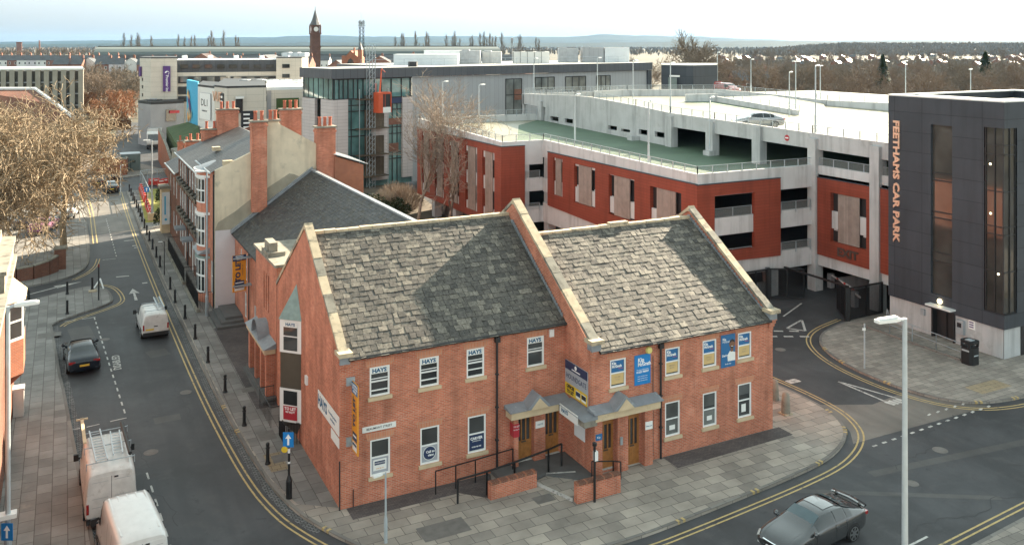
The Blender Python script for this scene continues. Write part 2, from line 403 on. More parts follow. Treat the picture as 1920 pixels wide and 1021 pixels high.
def text(s, size, mat, o, t, up, parent, ext=.004, off=0.0, align='CENTER', sx=1.0, name='lettering'):
    """raised lettering lying in the plane of t (reading direction) and up"""
    cu = bpy.data.curves.new('lettering', 'FONT'); cu.body = s; cu.size = size; cu.extrude = ext; cu.offset = off
    cu.align_x = align; cu.align_y = 'CENTER'; cu.resolution_u = 2
    tmp = bpy.data.objects.new('tmp', cu); COL.objects.link(tmp)
    dg = bpy.context.evaluated_depsgraph_get(); me = bpy.data.meshes.new_from_object(tmp.evaluated_get(dg))
    bpy.data.objects.remove(tmp); bpy.data.curves.remove(cu)
    t = Vector(t).normalized(); up = Vector(up).normalized(); n = t.cross(up)
    M = Matrix(((t.x*sx, up.x, n.x, 0), (t.y*sx, up.y, n.y, 0), (t.z*sx, up.z, n.z, 0), (0, 0, 0, 1)))
    org = WL.get(parent.name, Vector((0, 0, 0))) if parent else Vector((0, 0, 0))
    M.translation = Vector(o) - org; me.transform(M)
    me.materials.clear(); me.materials.append(MATS[mat])
    ob = bpy.data.objects.new(name, me); COL.objects.link(ob)
    if parent: ob.parent = parent
    WL[ob.name] = org
    return ob
FRONT = dict(t=(1, 0, 0), n=(0, -1, 0)); LEFT = dict(t=(0, -1, 0), n=(-1, 0, 0))
RIGHT = dict(t=(0, 1, 0), n=(1, 0, 0)); BACK = dict(t=(-1, 0, 0), n=(0, 1, 0))
Z3 = (0, 0, 1)
# ================================================================ ground
def offset(pts, d):
    out = []
    for i, p in enumerate(pts):
        a = pts[max(i-1, 0)]; b = pts[min(i+1, len(pts)-1)]
        tx, ty = b[0]-a[0], b[1]-a[1]; l = math.hypot(tx, ty) or 1
        out.append((p[0]-ty/l*d, p[1]+tx/l*d))
    return out
def smooth(pts, k=2):
    for _ in range(k):
        q = [pts[0]]
        for a, b in zip(pts[:-1], pts[1:]):
            q += [(a[0]*.75+b[0]*.25, a[1]*.75+b[1]*.25), (a[0]*.25+b[0]*.75, a[1]*.25+b[1]*.75)]
        pts = q + [pts[-1]]
    return pts
def strip(mb, pts, w, z, off=0.0):
    L = offset(pts, off-w/2); Q = offset(pts, off+w/2)
    for i in range(len(pts)-1):
        mb.poly([(*L[i], z), (*L[i+1], z), (*Q[i+1], z), (*Q[i], z)])
RZ = -.12                                  # road level; pavement tops are z = 0
b = MB()
r = 14000; rings = [0, 200, 600, 1500, 4000, r]
for i in range(48):
    a0, a1 = 2*math.pi*i/48, 2*math.pi*(i+1)/48
    for p, q in zip(rings[:-1], rings[1:]):
        P = [(p*math.cos(a0), p*math.sin(a0), -.16), (q*math.cos(a0), q*math.sin(a0), -.16), (q*math.cos(a1), q*math.sin(a1), -.16), (p*math.cos(a1), p*math.sin(a1), -.16)]
        b.poly(P if p else P[1:] + [P[0]])
tag(b.build('ground', 'field'), kind='structure')
b = MB(); b.poly([(-45, -70, RZ), (120, -70, RZ), (120, 16, RZ), (70, 60, RZ), (30, 110, RZ), (34, 130, RZ), (14, 152, RZ), (8, 205, RZ), (2, 205, RZ), (-2, 152, RZ), (-60, 118, RZ), (-60, -20, RZ)])
tag(b.build('road', 'asphalt'), kind='structure')
KE = [(-2.95, 92), (-3.1, 80), (-3.2, 64), (-3.15, 43.2), (-3.0, 28.9), (-2.86, 17.6), (-2.65, 10.5), (-2.3, 4.15), (-1.75, .9), (-1.05, -1.0), (-.3, -2.6), (.8, -4.3), (2.7, -5.9), (5.2, -6.9), (8, -7.3), (10.2, -7.35), (12.5, -7.15), (15.4, -6.86), (18.7, -6.5), (21.6, -6.04), (23.45, -5.31), (24.85, -4.37), (25.6, -3.35), (26.18, -1.92), (26.33, .35), (26.2, 3), (25.9, 12)]
KR = [(42.8, 8.95), (39.2, 8.6), (36.04, 7.81), (34.23, 6.65), (33.03, 4.96), (32.23, 2.72), (32.0, .12), (32.17, -1.94), (32.85, -3.8), (34.02, -4.88), (35.59, -5.36), (37.2, -5.52), (48, -6.0), (70, -7)]
KB = [(70, -9.5), (25.05, -13.36), (21.2, -13.7), (10, -14.7), (-3, -15.9), (-20, -17)]
KL = [(-8.6, -14), (-8.9, -6), (-9.27, 2.05), (-10.31, 20), (-10.5, 22.4), (-11.07, 33.0), (-10.6, 34.0), (-7.7, 36.4), (-7.0, 37.3), (-6.95, 38.6), (-7.13, 40.5), (-7.5, 42), (-8.4, 43.0), (-10, 42.2), (-13.3, 40.2), (-20, 37), (-44, 26)]
KF = [(-44, 33), (-20, 42.2), (-12.6, 45.1), (-10.2, 46.3), (-9.2, 47.8), (-8.5, 50), (-8.2, 53), (-8.1, 60), (-8.0, 77), (-8.3, 96)]
def pave(pts_, m, name='pavement', z=0.0):
    q = MB(); q.prism([(x, y, RZ-.1) for x, y in pts_], (0, 0, z-RZ+.1)); return tag(q.build(name, m), kind='structure')
KEs = smooth(KE); KRs = smooth(KR); KLs = KL[:5] + smooth(KL[5:14]) + KL[14:]; KFs = KF[:2] + smooth(KF[2:8]) + KF[8:]
pave(KEs + [(24, 13.5), (24, 92)], 'paving')
pave(KRs + [(70, 9.2)], 'paving_small')
pave(KB + [(-20, -60), (70, -60)], 'paving_small')
pave(KLs + [(-44, -14)], 'paving_long')
pave(KFs + [(-44, 96)], 'paving_long')
pave([(-60, 103.5), (-7, 103.5), (-1, 106), (3.5, 108.6), (3.5, 112), (-2, 130), (-6, 150), (-60, 150)], 'paving_small')
pave([(5.2, 94), (9, 100), (12, 112), (12.5, 125), (10.5, 140), (12, 146), (40, 150), (40, 94)], 'paving_small')
b = MB()
for k in (KEs, KRs, KB, KFs): strip(b, k, .16, .004, .08)
strip(b, KLs, .16, .004, .08)
tag(b.build('kerb', 'kerb_stone'), kind='structure')
b = MB()
strip(b, smooth(KE[3:10]), .34, RZ+.004, -.18); strip(b, KL[1:6], .34, RZ+.004, -.18)
tag(b.build('gutter_channel', 'sett'), kind='structure')
# raised junction table and asphalt repairs
def sheet(pts_, z, m, name):
    q = MB(); q.poly([(x, y, z) for x, y in pts_]); return tag(q.build(name, m), kind='structure')
sheet([(26.35, -1.0), (26.0, -2.6), (25.2, -4.2), (24.3, -5.2), (34.6, -5.35), (33.2, -4.2), (32.4, -2.9), (32.1, -1.9), (29, -2.3)], RZ+.003, 'asphalt_pale', 'road_table')
for k, (x, y, w, l, a) in enumerate(((-9.3, 30.5, 1.4, 3.0, .1), (-5.5, 13.2, 1.3, .8, 0), (28.5, -8.5, 12, .5, -.12), (22, -9.5, 9, .35, 2.6), (-5.0, 24, 1.2, 1.4, .2))):
    c, s = math.cos(a), math.sin(a)
    sheet([(x+c*p*w/2-s*q*l/2, y+s*p*w/2+c*q*l/2) for p, q in ((-1, -1), (1, -1), (1, 1), (-1, 1))], RZ+.005, 'asphalt_patch', 'road_patch_or_sunlit')
sheet([(-2.75, 92), (-2.95, 64), (-2.9, 43.2), (-2.75, 28.9), (-2.6, 17.6), (-2.4, 10.5), (-2.05, 4.15), (-1.5, 1.3), (-.02, .2), (-.02, 12.2), (-.02, 30), (-.6, 92)], .002, 'paving_long', 'pavement')
sheet([(-2.95, 92), (-3.25, 64.5), (-7.9, 64.5), (-8.2, 95)], RZ+.004, 'asphalt_pale', 'road_patch_or_sunlit')  # paler sheet: sunlight on the far street put into the asphalt colour
# paviour aprons beside the buildings
PZ = .004
sheet([(.25, -.02), (.25, -1.0), (5.0, -1.0), (6.2, -2.2), (6.9, -.2), (6.9, -.02)], PZ, 'paviour', 'paved_apron')
sheet([(14.9, -2.32), (14.9, -3.5), (22.2, -3.3), (22.2, -2.32)], PZ, 'paviour', 'paved_apron')
sheet([(-1.15, 12.0), (-.1, 12.0), (.9, 13), (.9, 29), (-1.15, 27)], PZ, 'paviour', 'paved_apron')
sheet([(26, -5.2), (35, -5.0), (40, -3.7), (40, -3.2), (33.4, -3.4)], PZ, 'paving', 'paved_apron') if 0 else None
for (x, y, w, l) in ((-1.9, 4.6, .8, 1.9), (35.4, -4.3, 2.6, 1.1)):
    sheet([(x, y), (x+w, y), (x+w, y+l), (x, y+l)], PZ, 'tactile', 'tactile_paving')
for (x, y, w, l) in ((-1.7, 8.0, .8, 1.1), (-2.1, 17.2, .8, 1.0), (-1.4, 14.6, .9, .7), (2.3, -3.9, 2.0, 1.1), (7.6, -3.4, .9, .6), (-11.9, 30.2, 1.4, 1.0), (-1.6, 5.4, .8, .8)):
    sheet([(x, y), (x+w, y), (x+w, y+l), (x, y+l)], PZ+.004, 'cover_plate', 'service_cover')
sheet([(9, 40), (25, 36), (33, 84), (20, 79), (12, 62)], PZ, 'soil', 'garden_bed')
sheet([(-2.4, 68), (3.6, 68), (3.6, 92), (-1.4, 92)], .012, 'grass_sunny', 'lawn')
sheet([(-60, 150), (-4, 150), (-4, 185), (-60, 185)], .012, 'grass', 'lawn')
b = MB(); rr = random.Random(31)
for (x, y, a, n) in ((-6.2, 2, 1.6, 26), (-4.6, 12, 1.5, 22), (-7.2, 18, 1.7, 18), (24, -8, .3, 22), (29, -10, -.15, 26), (20, -12, .1, 18), (30, 4, 1.4, 16), (37, 11, .6, 14), (-5.6, 40, 1.5, 24)):
    pts = [(x, y)]
    for i in range(n): a2 = a+rr.gauss(0, .45); pts.append((pts[-1][0]+.42*math.cos(a2), pts[-1][1]+.42*math.sin(a2)))
    strip(b, pts, .035, RZ+.006)
tag(b.build('road_crack', 'black_plastic'), kind='structure')
for (x, y, r_) in ((-6.6, 9.5, .34), (-4.2, 16.5, .32), (-5.2, 33, .34), (27.5, -7.6, .36), (23.5, -9.2, .3), (30.8, 6.5, .34), (-7.9, 28.4, .3)):
    q = MB(); q.lathe([(r_, 0), (r_, .003)], (x, y, RZ+.004), 18); tag(q.build('manhole_cover', 'cover_plate'), 'round iron manhole cover set in the road', 'manhole', 'manhole covers in the roads')
# painted lines
def dbl(mb, k, o1=-.55, o2=-.80, w=.085):
    strip(mb, k, w, RZ+.008, o1); strip(mb, k, w, RZ+.008, o2)
b = MB()
dbl(b, smooth(KE[:4] + KE[4:]))
dbl(b, smooth(KR[1:])); dbl(b, smooth(KB[:6]), -.5, -.75)
dbl(b, smooth(KL[5:13])); dbl(b, smooth(KF[3:7])); dbl(b, KF[7:], -.35, -.7, .1)
tag(b.build('yellow_line', 'yellow_paint'), kind='structure')
b = MB()                                                        # yellow loading blips on the kerb tops
def blip(k, pos):
    x, y = pos; i = min(range(len(k)-1), key=lambda i: (k[i][0]-x)**2+(k[i][1]-y)**2)
    a, c = k[i], k[i+1]; l = math.hypot(c[0]-a[0], c[1]-a[1]); t = ((c[0]-a[0])/l, (c[1]-a[1])/l)
    for s in (-.14, .14):
        q = MB(); o = (a[0]+t[0]*s, a[1]+t[1]*s)
        b.frame((*o, 0), (*t, 0), (-t[1], t[0], 0)).box(-.06, .06, -.02, .17, -.10, .012)
for p in ((-2.6, 9), (-2.8, 13), (-1.0, -1.0), (.3, -3.6), (12, -7.2), (16.5, -6.75), (21.2, -6.1), (24.9, -4.3), (26.1, -2.0), (25.2, -4)): blip(KEs, p)
for p in ((33.2, 5.2), (32.2, 2.7), (32.0, -.5), (34.1, -4.9), (36.5, -5.5)): blip(KRs, p)
tag(b.build('kerb_marking', 'yellow_paint'), kind='structure')
b = MB(); WZ = RZ+.009
def bar(x0, y0, x1, y1, w): strip(b, [(x0, y0), (x1, y1)], w, WZ)
bay = [(-8.39, 33.9), (-7.63, 19.2)]
def dash(p, q, n, duty=.5, w=.085):
    for i in range(n):
        t0, t1 = i/n, (i+duty)/n
        bar(p[0]+(q[0]-p[0])*t0, p[1]+(q[1]-p[1])*t0, p[0]+(q[0]-p[0])*t1, p[1]+(q[1]-p[1])*t1, w)
dash((-8.39, 33.9), (-7.41, 14.4), 17); bar(-8.3, 34.0, -9.2, 33.9, .09); bar(-9.6, 33.9, -10.3, 33.8, .09)
bar(-7.4, 14.3, -8.2, 14.2, .09); bar(-8.7, 14.1, -9.3, 14.0, .09); bar(-9.6, 14.0, -10.0, 14.0, .09)
dash((-6.95, 7.4), (-6.3, -6), 10, .5)
dash((-6.1, 73), (-6.0, 52.5), 16, .45); bar(-6.1, 52.3, -7.2, 52.3, .1)
for (p, q) in (((-5.0, 59.9), (-4.0, 59.9)), ((-4.4, 57.2), (-4.0, 57.2)), ((-4.3, 56.2), (-3.9, 56.2)), ((-6.4, 45.3), (-5.4, 45.2)), ((-4.6, 42.2), (-4.2, 42.2))): bar(*p, *q, .28)
b.poly([(-5.50, 37.2, WZ), (-5.28, 37.2, WZ), (-5.33, 39.4, WZ), (-5.0, 39.2, WZ), (-5.42, 40.8, WZ), (-5.8, 39.2, WZ), (-5.47, 39.4, WZ)])
bar(-14.5, 41.5, -10.5, 44.3, .16); b.poly([(-10.8, 43.7, WZ), (-9.0, 45.0, WZ), (-11.1, 44.5, WZ)])
for i in range(5):
    bar(30.2+i*.95, 10.95-i*.55*.9, 30.75+i*.95, 10.65-i*.5, .22); bar(30.0+i*.95, 9.8-i*.5, 30.55+i*.95, 9.5-i*.5, .22)
bar(32.2, 11.5, 35.6, 12.4, .12); bar(36.0, 11.6, 39.6, 13.4, .12)
t = [(34.3, 9.5), (36.6, 10.4), (35.0, 8.5)]
for p, q in zip(t, t[1:]+t[:1]): bar(*p, *q, .16)
bar(29.9, .9, 29.95, -2.3, .13); bar(29.95, .8, 30.9, -2.3, .13)
for i in range(4): bar(29.9+i*.3, -2.35, 30.05+i*.3, -2.9, .24)
for i in range(14):
    x = 24.9+i*.72; bar(x, -5.85+.035*i, x+.3, -5.85+.042*i, .13)
    if i > 7: bar(x-.2, -4.8+.02*i, x+.1, -4.8+.03*i, .11)
for (x, y) in ((25.2, -1.3), (26.8, 1.8), (24.4, -4.5), (24.6, 1.4)):
    b.box(x, x+.5, y, y+.3, WZ-.002, WZ+.001) if 0 else None
b.box(27.2, 28.0, 1.9, 2.4, WZ-.002, WZ)
bar(18.2, -12.6, 20.4, -12.4, .1); bar(17.6, -13.2, 18.2, -12.6, .1)
tag(b.build('white_line', 'white_paint'), kind='structure')
tag(text('DISABLED', .62, 'white_paint', (-7.42, 23.4, WZ), (0, 1, 0), (-1, 0, 0), None, ext=.002, off=.012, name='bay_lettering'), kind='structure')
# far hills: ridges of real height a long way off
def ridge(name, Y, pxs, tops, depth, seed):
    rr = random.Random(seed); q = MB(); rows = [[], [], [], [], []]
    n = 90
    for i in range(n+1):
        f = i/n*(len(pxs)-1); k = min(int(f), len(pxs)-2); u = f-k; u = u*u*(3-2*u)
        px = pxs[k]+(pxs[k+1]-pxs[k])*(f-k); z = ZH(tops[k]+(tops[k+1]-tops[k])*u, Y) + rr.uniform(-1, 1)*Y*.0004
        for j, (dy, kz) in enumerate(((-.5, 0), (-.25, .45), (0, 1), (.35, .6), (.8, 0))):
            yy = Y+dy*depth; x, y = D(px, Y); s = yy/Y
            X, Yw = x + (x-cx)*(s-1), y + (y-cy)*(s-1)
            rows[j].append((X, Yw, -.2 + (z+.2)*kz))
    q.grid(rows); return tag(q.build(name, 'hill', smooth=True, uv=False), kind='structure')
ridge('hill', 9000, [-900, -300, 0, 200, 330, 480, 600, 690, 760, 860, 960, 1060, 1130, 1200, 1300, 1400, 1500, 1700, 2300, 3000], [84, 80, 79, 76, 73, 70, 67, 69, 69, 68, 69, 70, 65, 67, 69, 73, 77, 76, 78, 84], 3500, 3)
ridge('hill', 5200, [-900, 0, 200, 520, 560, 800, 1100, 1300, 1420, 1600, 1800, 2400, 3000], [84, 83, 82, 81, 80, 81, 80, 78, 77, 78, 78, 79, 84], 1800, 5)
# ================================================================ brick office on the corner
office = thing('brick_office', 'red brick corner office with two stone slate roofs and stone copings', 'office', (0, 0, 0))
ER, EW, VW, UR = 6.40, 5.66, -2.3, 21.8     # eaves heights, wing front, right end
UJ, VB = 10.9, 12.3                         # junction of block and wing, rear wall
UWIN = [(1.28, 2.18, 4.47, 5.74), (3.55, 4.46, 4.47, 5.76), (5.8, 6.68, 4.50, 5.80), (8.87, 9.78, 4.48, 5.86)]
LWIN = [(1.3, 2.2, 1.08, 2.64), (3.58, 4.48, 1.08, 2.70), (5.86, 6.76, 1.10, 2.76)]
LDOOR = [(8.31, 9.13, .22, 2.38), (9.75, 10.59, .22, 2.42)]
UW2 = [(11.96, 12.84, 3.76, 5.06), (15.07, 15.94, 3.77, 5.09), (17.31, 18.17, 3.80, 5.12), (19.52, 20.4, 3.86, 5.16)]
LW2 = [(15.06, 15.94, .89, 2.53), (17.32, 18.18, .91, 2.56), (19.52, 20.4, .93, 2.62)]
RDOOR = [(11.35, 12.15, .15, 2.62), (12.79, 13.59, .0, 2.62)]
b = MB()
b.frame((0, 0, 0), **FRONT).wall(0, UJ, -.2, ER, UWIN+LWIN+LDOOR, rev=.13)
b.frame((0, VW, 0), **FRONT).wall(UJ, UR, -.2, EW, UW2+LW2+RDOOR, rev=.13)
# gable end on the side street, middle gable, right gable, rear
RIDL, VRL = 10.40, 6.0; RIDR, VRR = 9.62, 4.06
b.frame().prism([(-.002, .01, -.2), (-.002, .01, ER+.05), (-.002, VRL, RIDL+.33), (-.002, VB, ER+.05), (-.002, VB, -.2)], (.28, 0, 0))
b.frame()
mg = [(UJ-.002, VW+.012, -.2), (UJ, VW+.012, EW+.2), (UJ, 5.4, 11.1), (UJ, VB, 6.4), (UJ, VB, -.2)]
b.prism([(UJ-.003, y, z) for _, y, z in mg], (.36, 0, 0))
b.prism([(UR+.002, VW+.01, -.2), (UR+.002, VW+.01, EW+.28), (UR+.002, VRR, RIDR+.46), (UR+.002, 10.4, EW+.28), (UR+.002, 10.4, -.2)], (-.28, 0, 0))
b.poly([(0, VB, -.2), (0, VB, ER), (UJ, VB, ER), (UJ, VB, -.2)]); b.poly([(UJ, 10.4, -.2), (UJ, 10.4, EW), (UR, 10.4, EW), (UR, 10.4, -.2)])
b.mat(1)
for w in UWIN+LWIN: b.frame((0, -.003, 0), **FRONT).poly([(w[0]-.12, 0, w[3]), (w[1]+.12, 0, w[3]), (w[1]+.2, 0, w[3]+.3), (w[0]-.2, 0, w[3]+.3)])
for w in UW2+LW2:
    z1 = min(w[3]+.3, EW-.05)
    b.frame((0, VW-.003, 0), **FRONT).poly([(w[0]-.12, 0, w[3]), (w[1]+.12, 0, w[3]), (w[1]+.2, 0, z1), (w[0]-.2, 0, z1)])
b.mat(0).frame()
# corbelled brick under the kneelers
for i in range(4):
    b.box(-.02-.04*i, .30, -.02-.05*i, .3, ER-.62+.16*i, ER-.46+.16*i)
    b.box(UJ-.02-.03*i, UJ+.34, VW-.02-.05*i, VW+.25, EW-.62+.16*i, EW-.46+.16*i)
    b.box(UR-.3, UR+.02+.04*i, VW-.02-.05*i, VW+.25, EW-.62+.16*i, EW-.46+.16*i)
b.build('wall', ['brick', 'brick_soldier'], office)
# vent bricks near the ground
def slates(name, u0, u1, ve, ze, vr, zr, seed, worn, parent):  # worn: share of paler slates, part wear, part painted sunlight
    """front slope laid with single stone slates, each a loose tilted slab; rear slope plain"""
    rr = random.Random(seed); q = MB(); L = math.hypot(vr-ve, zr-ze); sy, sz = (vr-ve)/L, (zr-ze)/L
    q.frame((0, ve, ze), (1, 0, 0), (0, sy, sz), (0, -sz, sy))
    q.mat(1).poly([(u0, 0, -.02), (u1, 0, -.02), (u1, L, -.02), (u0, L, -.02)])
    s = -.12; row = 0
    while s < L-.05:
        h = .278*rr.uniform(.97, 1.03)*(1.12-.2*s/L); x = u0 - rr.uniform(0, .2)
        while x < u1:
            w = rr.choice((.26, .30, .34, .38, .44))*rr.uniform(.9, 1.1)
            x0, x1 = max(x, u0), min(x+w-.012, u1)
            if x1-x0 > .04:
                wear_lit = rr.random() < worn*(.35+1.3*((x-u0)/(u1-u0)*(-.5)+.75)*(.4+.6*s/L))  # worn slates favour the sunlit upper left, so sunlight is partly painted in
                q.mat(2 if wear_lit else 0)
                t = rr.uniform(.045, .062); lift = rr.uniform(.014, .026); a = rr.uniform(-.010, .010); e = rr.uniform(-.010, .010)
                j = [rr.uniform(-.007, .007) for _ in range(4)]
                top = [(x0+j[0], s+e+j[1], lift+t+a), (x1+j[2], s+e+j[3], lift+t-a), (x1, min(s+h+.1, L), t+.003), (x0, min(s+h+.1, L), t+.003)]
                k = len(q.v)
                q.v += [q.P(p) for p in top] + [q.P((p[0], p[1], p[2]-t-.01)) for p in top[:2]]
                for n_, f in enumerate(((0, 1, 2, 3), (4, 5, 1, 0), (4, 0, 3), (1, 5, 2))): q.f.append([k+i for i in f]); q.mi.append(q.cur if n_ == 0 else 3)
            x += w
        s += h; row += 1
    q.frame().mat(1); q.poly([(u0, vr, zr), (u1, vr, zr), (u1, 2*vr-ve, ze), (u0, 2*vr-ve, ze)])
    return q.build(name, ['stone_slate', 'slate_tile', 'stone_slate_worn_lit', 'slate_shadow_edge'], parent)
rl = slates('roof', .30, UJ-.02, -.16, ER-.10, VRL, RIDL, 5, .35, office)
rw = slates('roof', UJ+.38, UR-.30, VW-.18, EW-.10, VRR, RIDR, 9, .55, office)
q = MB(); rr = random.Random(2)
x = .3
while x < UJ: q.mat(0).box(x, min(x+.58, UJ), VRL-.16, VRL+.16, RIDL-.02, RIDL+.12+rr.uniform(-.015, .015)); x += .6
q.build('ridge_tile', ['coping_stone'], rl)
q = MB(); x = UJ+.36
while x < UR-.3:
    z = rr.uniform(-.02, .02)+(.10 if 15.9 < x < 17.2 else 0); q.box(x, min(x+.58, UR-.3), VRR-.17, VRR+.17, RIDR-.02, RIDR+.12+z); x += .6
q.build('ridge_tile', ['coping_stone'], rw)
def coping(u0, u1, ve, ze, vr, zr, vb, zb, kn, wide=.0):
    """raking stone coping in lengths with a projecting kneeler at the foot"""
    q = MB(); rr = random.Random(int(u0*10)+3)
    for (a, za, c, zc) in ((ve, ze, vr, zr), (vb, zb, vr, zr)):
        L = math.hypot(c-a, zc-za); n = max(int(L/.95), 1)
        sy, sz = (c-a)/L, (zc-za)/L; nz = (0, -sz, sy) if c > a else (0, sz, -sy)
        nz = Vector(nz); nz = nz if nz.z > 0 else -nz
        q.frame((0, a, za), (1, 0, 0), (0, sy, sz), nz)
        for i in range(n):
            j = rr.uniform(-.012, .012)
            q.mat(1 if rr.random() < .25 else 0).box(u0+j, u1+j, L*i/n+.006, L*(i+1)/n-.006, -.02, .13+j)
    q.frame().mat(0).prism([(u0, vr-.24, zr-.10), (u0, vr+.24, zr-.10), (u0, vr, zr+.20)], (u1-u0, 0, 0))
    q.box(u0-.10, u1+.10, ve-.36, ve+.32, ze-.02, ze+.16)
    q.mat(2).box(u0-.02, u1+.02, ve-.20, ve+.2, ze-.36, ze-.02)
    c = q.build('coping', ['coping_stone', 'coping_grey', 'lead'], office)
    return c
coping(-.06, .34, -.02, ER+.08, VRL, RIDL+.34, VB, ER+.08, 0)
coping(UJ-.04, UJ+.42, VW-.02, EW+.36, 5.4, 11.15, VB, 6.6, 0)
coping(UR-.34, UR+.08, VW-.02, EW+.3, VRR, RIDR+.48, 10.4, EW+.3, 0)
for (uu, s, ve, ze, vr, zr) in ((UJ-.10, -1, .1, ER+.1, 5.4, 10.1), (UR-.37, -1, VW+.2, EW+.12, VRR, RIDR+.06)):
    q = MB()
    for i in range(34):
        t = i/34; v, z = ve+(vr-ve)*t, ze+(zr-ze)*t
        q.box(uu, uu+.06, v, v+(vr-ve)/34+.05, z, z+.24)
    q.build('flashing', 'lead', office)
def window(holes, vplane, parent=office, fr='white_upvc', rail=.5, sill='sandstone'):
    out = []
    for (a0, a1, z0, z1) in holes:
        q = MB().frame((0, vplane, 0), **FRONT); d0, d1 = -.10, -.02; t = .075
        q.box(a0, a0+t, d0, d1, z0, z1); q.box(a1-t, a1, d0, d1, z0, z1); q.box(a0+t, a1-t, d0, d1, z1-t, z1); q.box(a0+t, a1-t, d0, d1, z0, z0+t)
        zm = z0+(z1-z0)*rail; q.box(a0+t, a1-t, d0, d1-.01, zm-.03, zm+.03)
        f = q.build('window', fr, parent)
        q = MB().frame((0, vplane, 0), **FRONT); q.poly([(a0+t, -.08, z0+t), (a1-t, -.08, z0+t), (a1-t, -.08, zm), (a0+t, -.08, zm)])
        q.poly([(a0+t, -.065, zm), (a1-t, -.065, zm), (a1-t, -.065, z1-t), (a0+t, -.065, z1-t)]); q.build('pane', 'glass', f)
        q = MB().frame((0, vplane, 0), **FRONT).box(a0-.09, a1+.09, -.02, .09, z0-.15, z0-.005); q.build('sill', sill, f)
        out.append((f, a0+t, a1-t, z0+t, zm, z1-t))
    return out
def sticker(w, m, a0, a1, z0, z1, vplane, d=-.055):
    q = MB().frame((0, vplane, 0), **FRONT).box(a0, a1, d-.004, d, z0, z1); return q.build('sticker', m, w)
def txt(s, size, m, u, z, vplane, d, par, **k): return text(s, size, m, (u, vplane-d, z), (1, 0, 0), Z3, par, **k)
for i, w in enumerate(window(UWIN, 0)):
    f, a0, a1, z0, zm, z1 = w; uc = (a0+a1)/2
    s = sticker(f, 'white_sign', a0, a1, z1-.24, z1, 0); txt('HAYS', .235, 'teal_ink', uc, z1-.12, 0, -.05, s, off=.010, sx=1.12)
    MB().frame((0, 0, 0), **FRONT).box(a0, a1, -.06, -.04, zm+.10, zm+.135).build('sash_rail', 'white_upvc', f)          # opened sashes
    if i < 3: MB().frame((0, 0, 0), **FRONT).box(a0, a1, -.05, -.02, z0+.16+.05*i, z0+.21+.05*i).build('sash_rail', 'white_upvc', f)
for i, w in enumerate(window(LWIN, 0)):
    f, a0, a1, z0, zm, z1 = w; uc = (a0+a1)/2
    if i == 0:
        s = sticker(f, 'grey_sign', a0, a1, z0, zm-.03, 0); s2 = sticker(f, 'white_sign', a0+.08, a1-.08, z0+.12, zm-.12, 0, -.05)
        q = MB().frame((0, 0, 0), **FRONT); q.box(a0+.14, a1-.14, -.047, -.044, zm-.35, zm-.19); q.build('sticker', 'navy', f)
        txt('WORKSPACE', .075, 'white_ink', uc, zm-.27, 0, -.04, s2); txt('01325 382 123', .055, 'orange_sign', uc, z0+.2, 0, -.046, s2)
    elif i == 1:
        s = sticker(f, 'grey_sign', a0, a1, z0, zm-.03, 0)
        q = MB().frame((0, 0, 0), **FRONT); zc = (z0+zm)/2
        q.lathe([(.31, -.05), (.31, -.046)], (uc, 0, zc), 24, 'd'); q.build('sticker', 'white_sign', f)
        q = MB().frame((0, 0, 0), **FRONT); q.lathe([(.285, -.05), (.285, -.043)], (uc, 0, zc), 24, 'd'); q.build('sticker', 'navy', f)
        txt('Call to', .15, 'white_ink', uc+.04, zc+.06, 0, -.04, s, off=.004); txt('view', .15, 'white_ink', uc+.06, zc-.09, 0, -.04, s, off=.004)
    else:
        s = sticker(f, 'navy', a0, a1, z0+.02, zm-.06, 0); txt('CARVER', .17, 'white_ink', uc, zm-.22, 0, -.05, s, off=.006, sx=.95)
        txt('COMMERCIAL', .07, 'white_ink', uc, zm-.34, 0, -.05, s); txt('01325 466 945', .085, 'white_ink', uc, z0+.16, 0, -.05, s, off=.002, sx=.9)
for w in window(UW2, VW):
    f, a0, a1, z0, zm, z1 = w; uc = (a0+a1)/2
    s = sticker(f, 'sticker_blue', a0+.02, a1-.02, zm+.03, z1, VW); txt('Kip', .17, 'white_ink', a0+.06, z1-.13, VW, -.05, s, off=.006, align='LEFT')
    txt('McGrath', .17, 'white_ink', a0+.06, z1-.28, VW, -.05, s, off=.006, align='LEFT', sx=.88); txt('tutoring', .07, 'pink_ink', a1-.2, z1-.39, VW, -.05, s)
    s = sticker(f, 'sand_sticker', a0+.02, a1-.02, z0+.06, zm-.03, VW)
    for k in range(2): txt(('ENGLISH', 'MATHS')[k], .075, 'coping_stone', uc, zm-.2-.12*k, VW, -.05, s)
for i, w in enumerate(window(LW2, VW)):
    f, a0, a1, z0, zm, z1 = w
    if i < 2:
        s = sticker(f, 'glass_pale', a0, a1, z0, zm-.03, VW, -.074); sticker(f, 'white_sign', a0+.22, a1-.18, z0+.2, z0+.42, VW)
    else:
        s = sticker(f, 'white_sign', a0+.2, a1-.25, z0+.18, zm-.2, VW)
    sticker(f, 'glass_blind', a0, a1, zm+.03+.12*i, z1, VW, -.062)
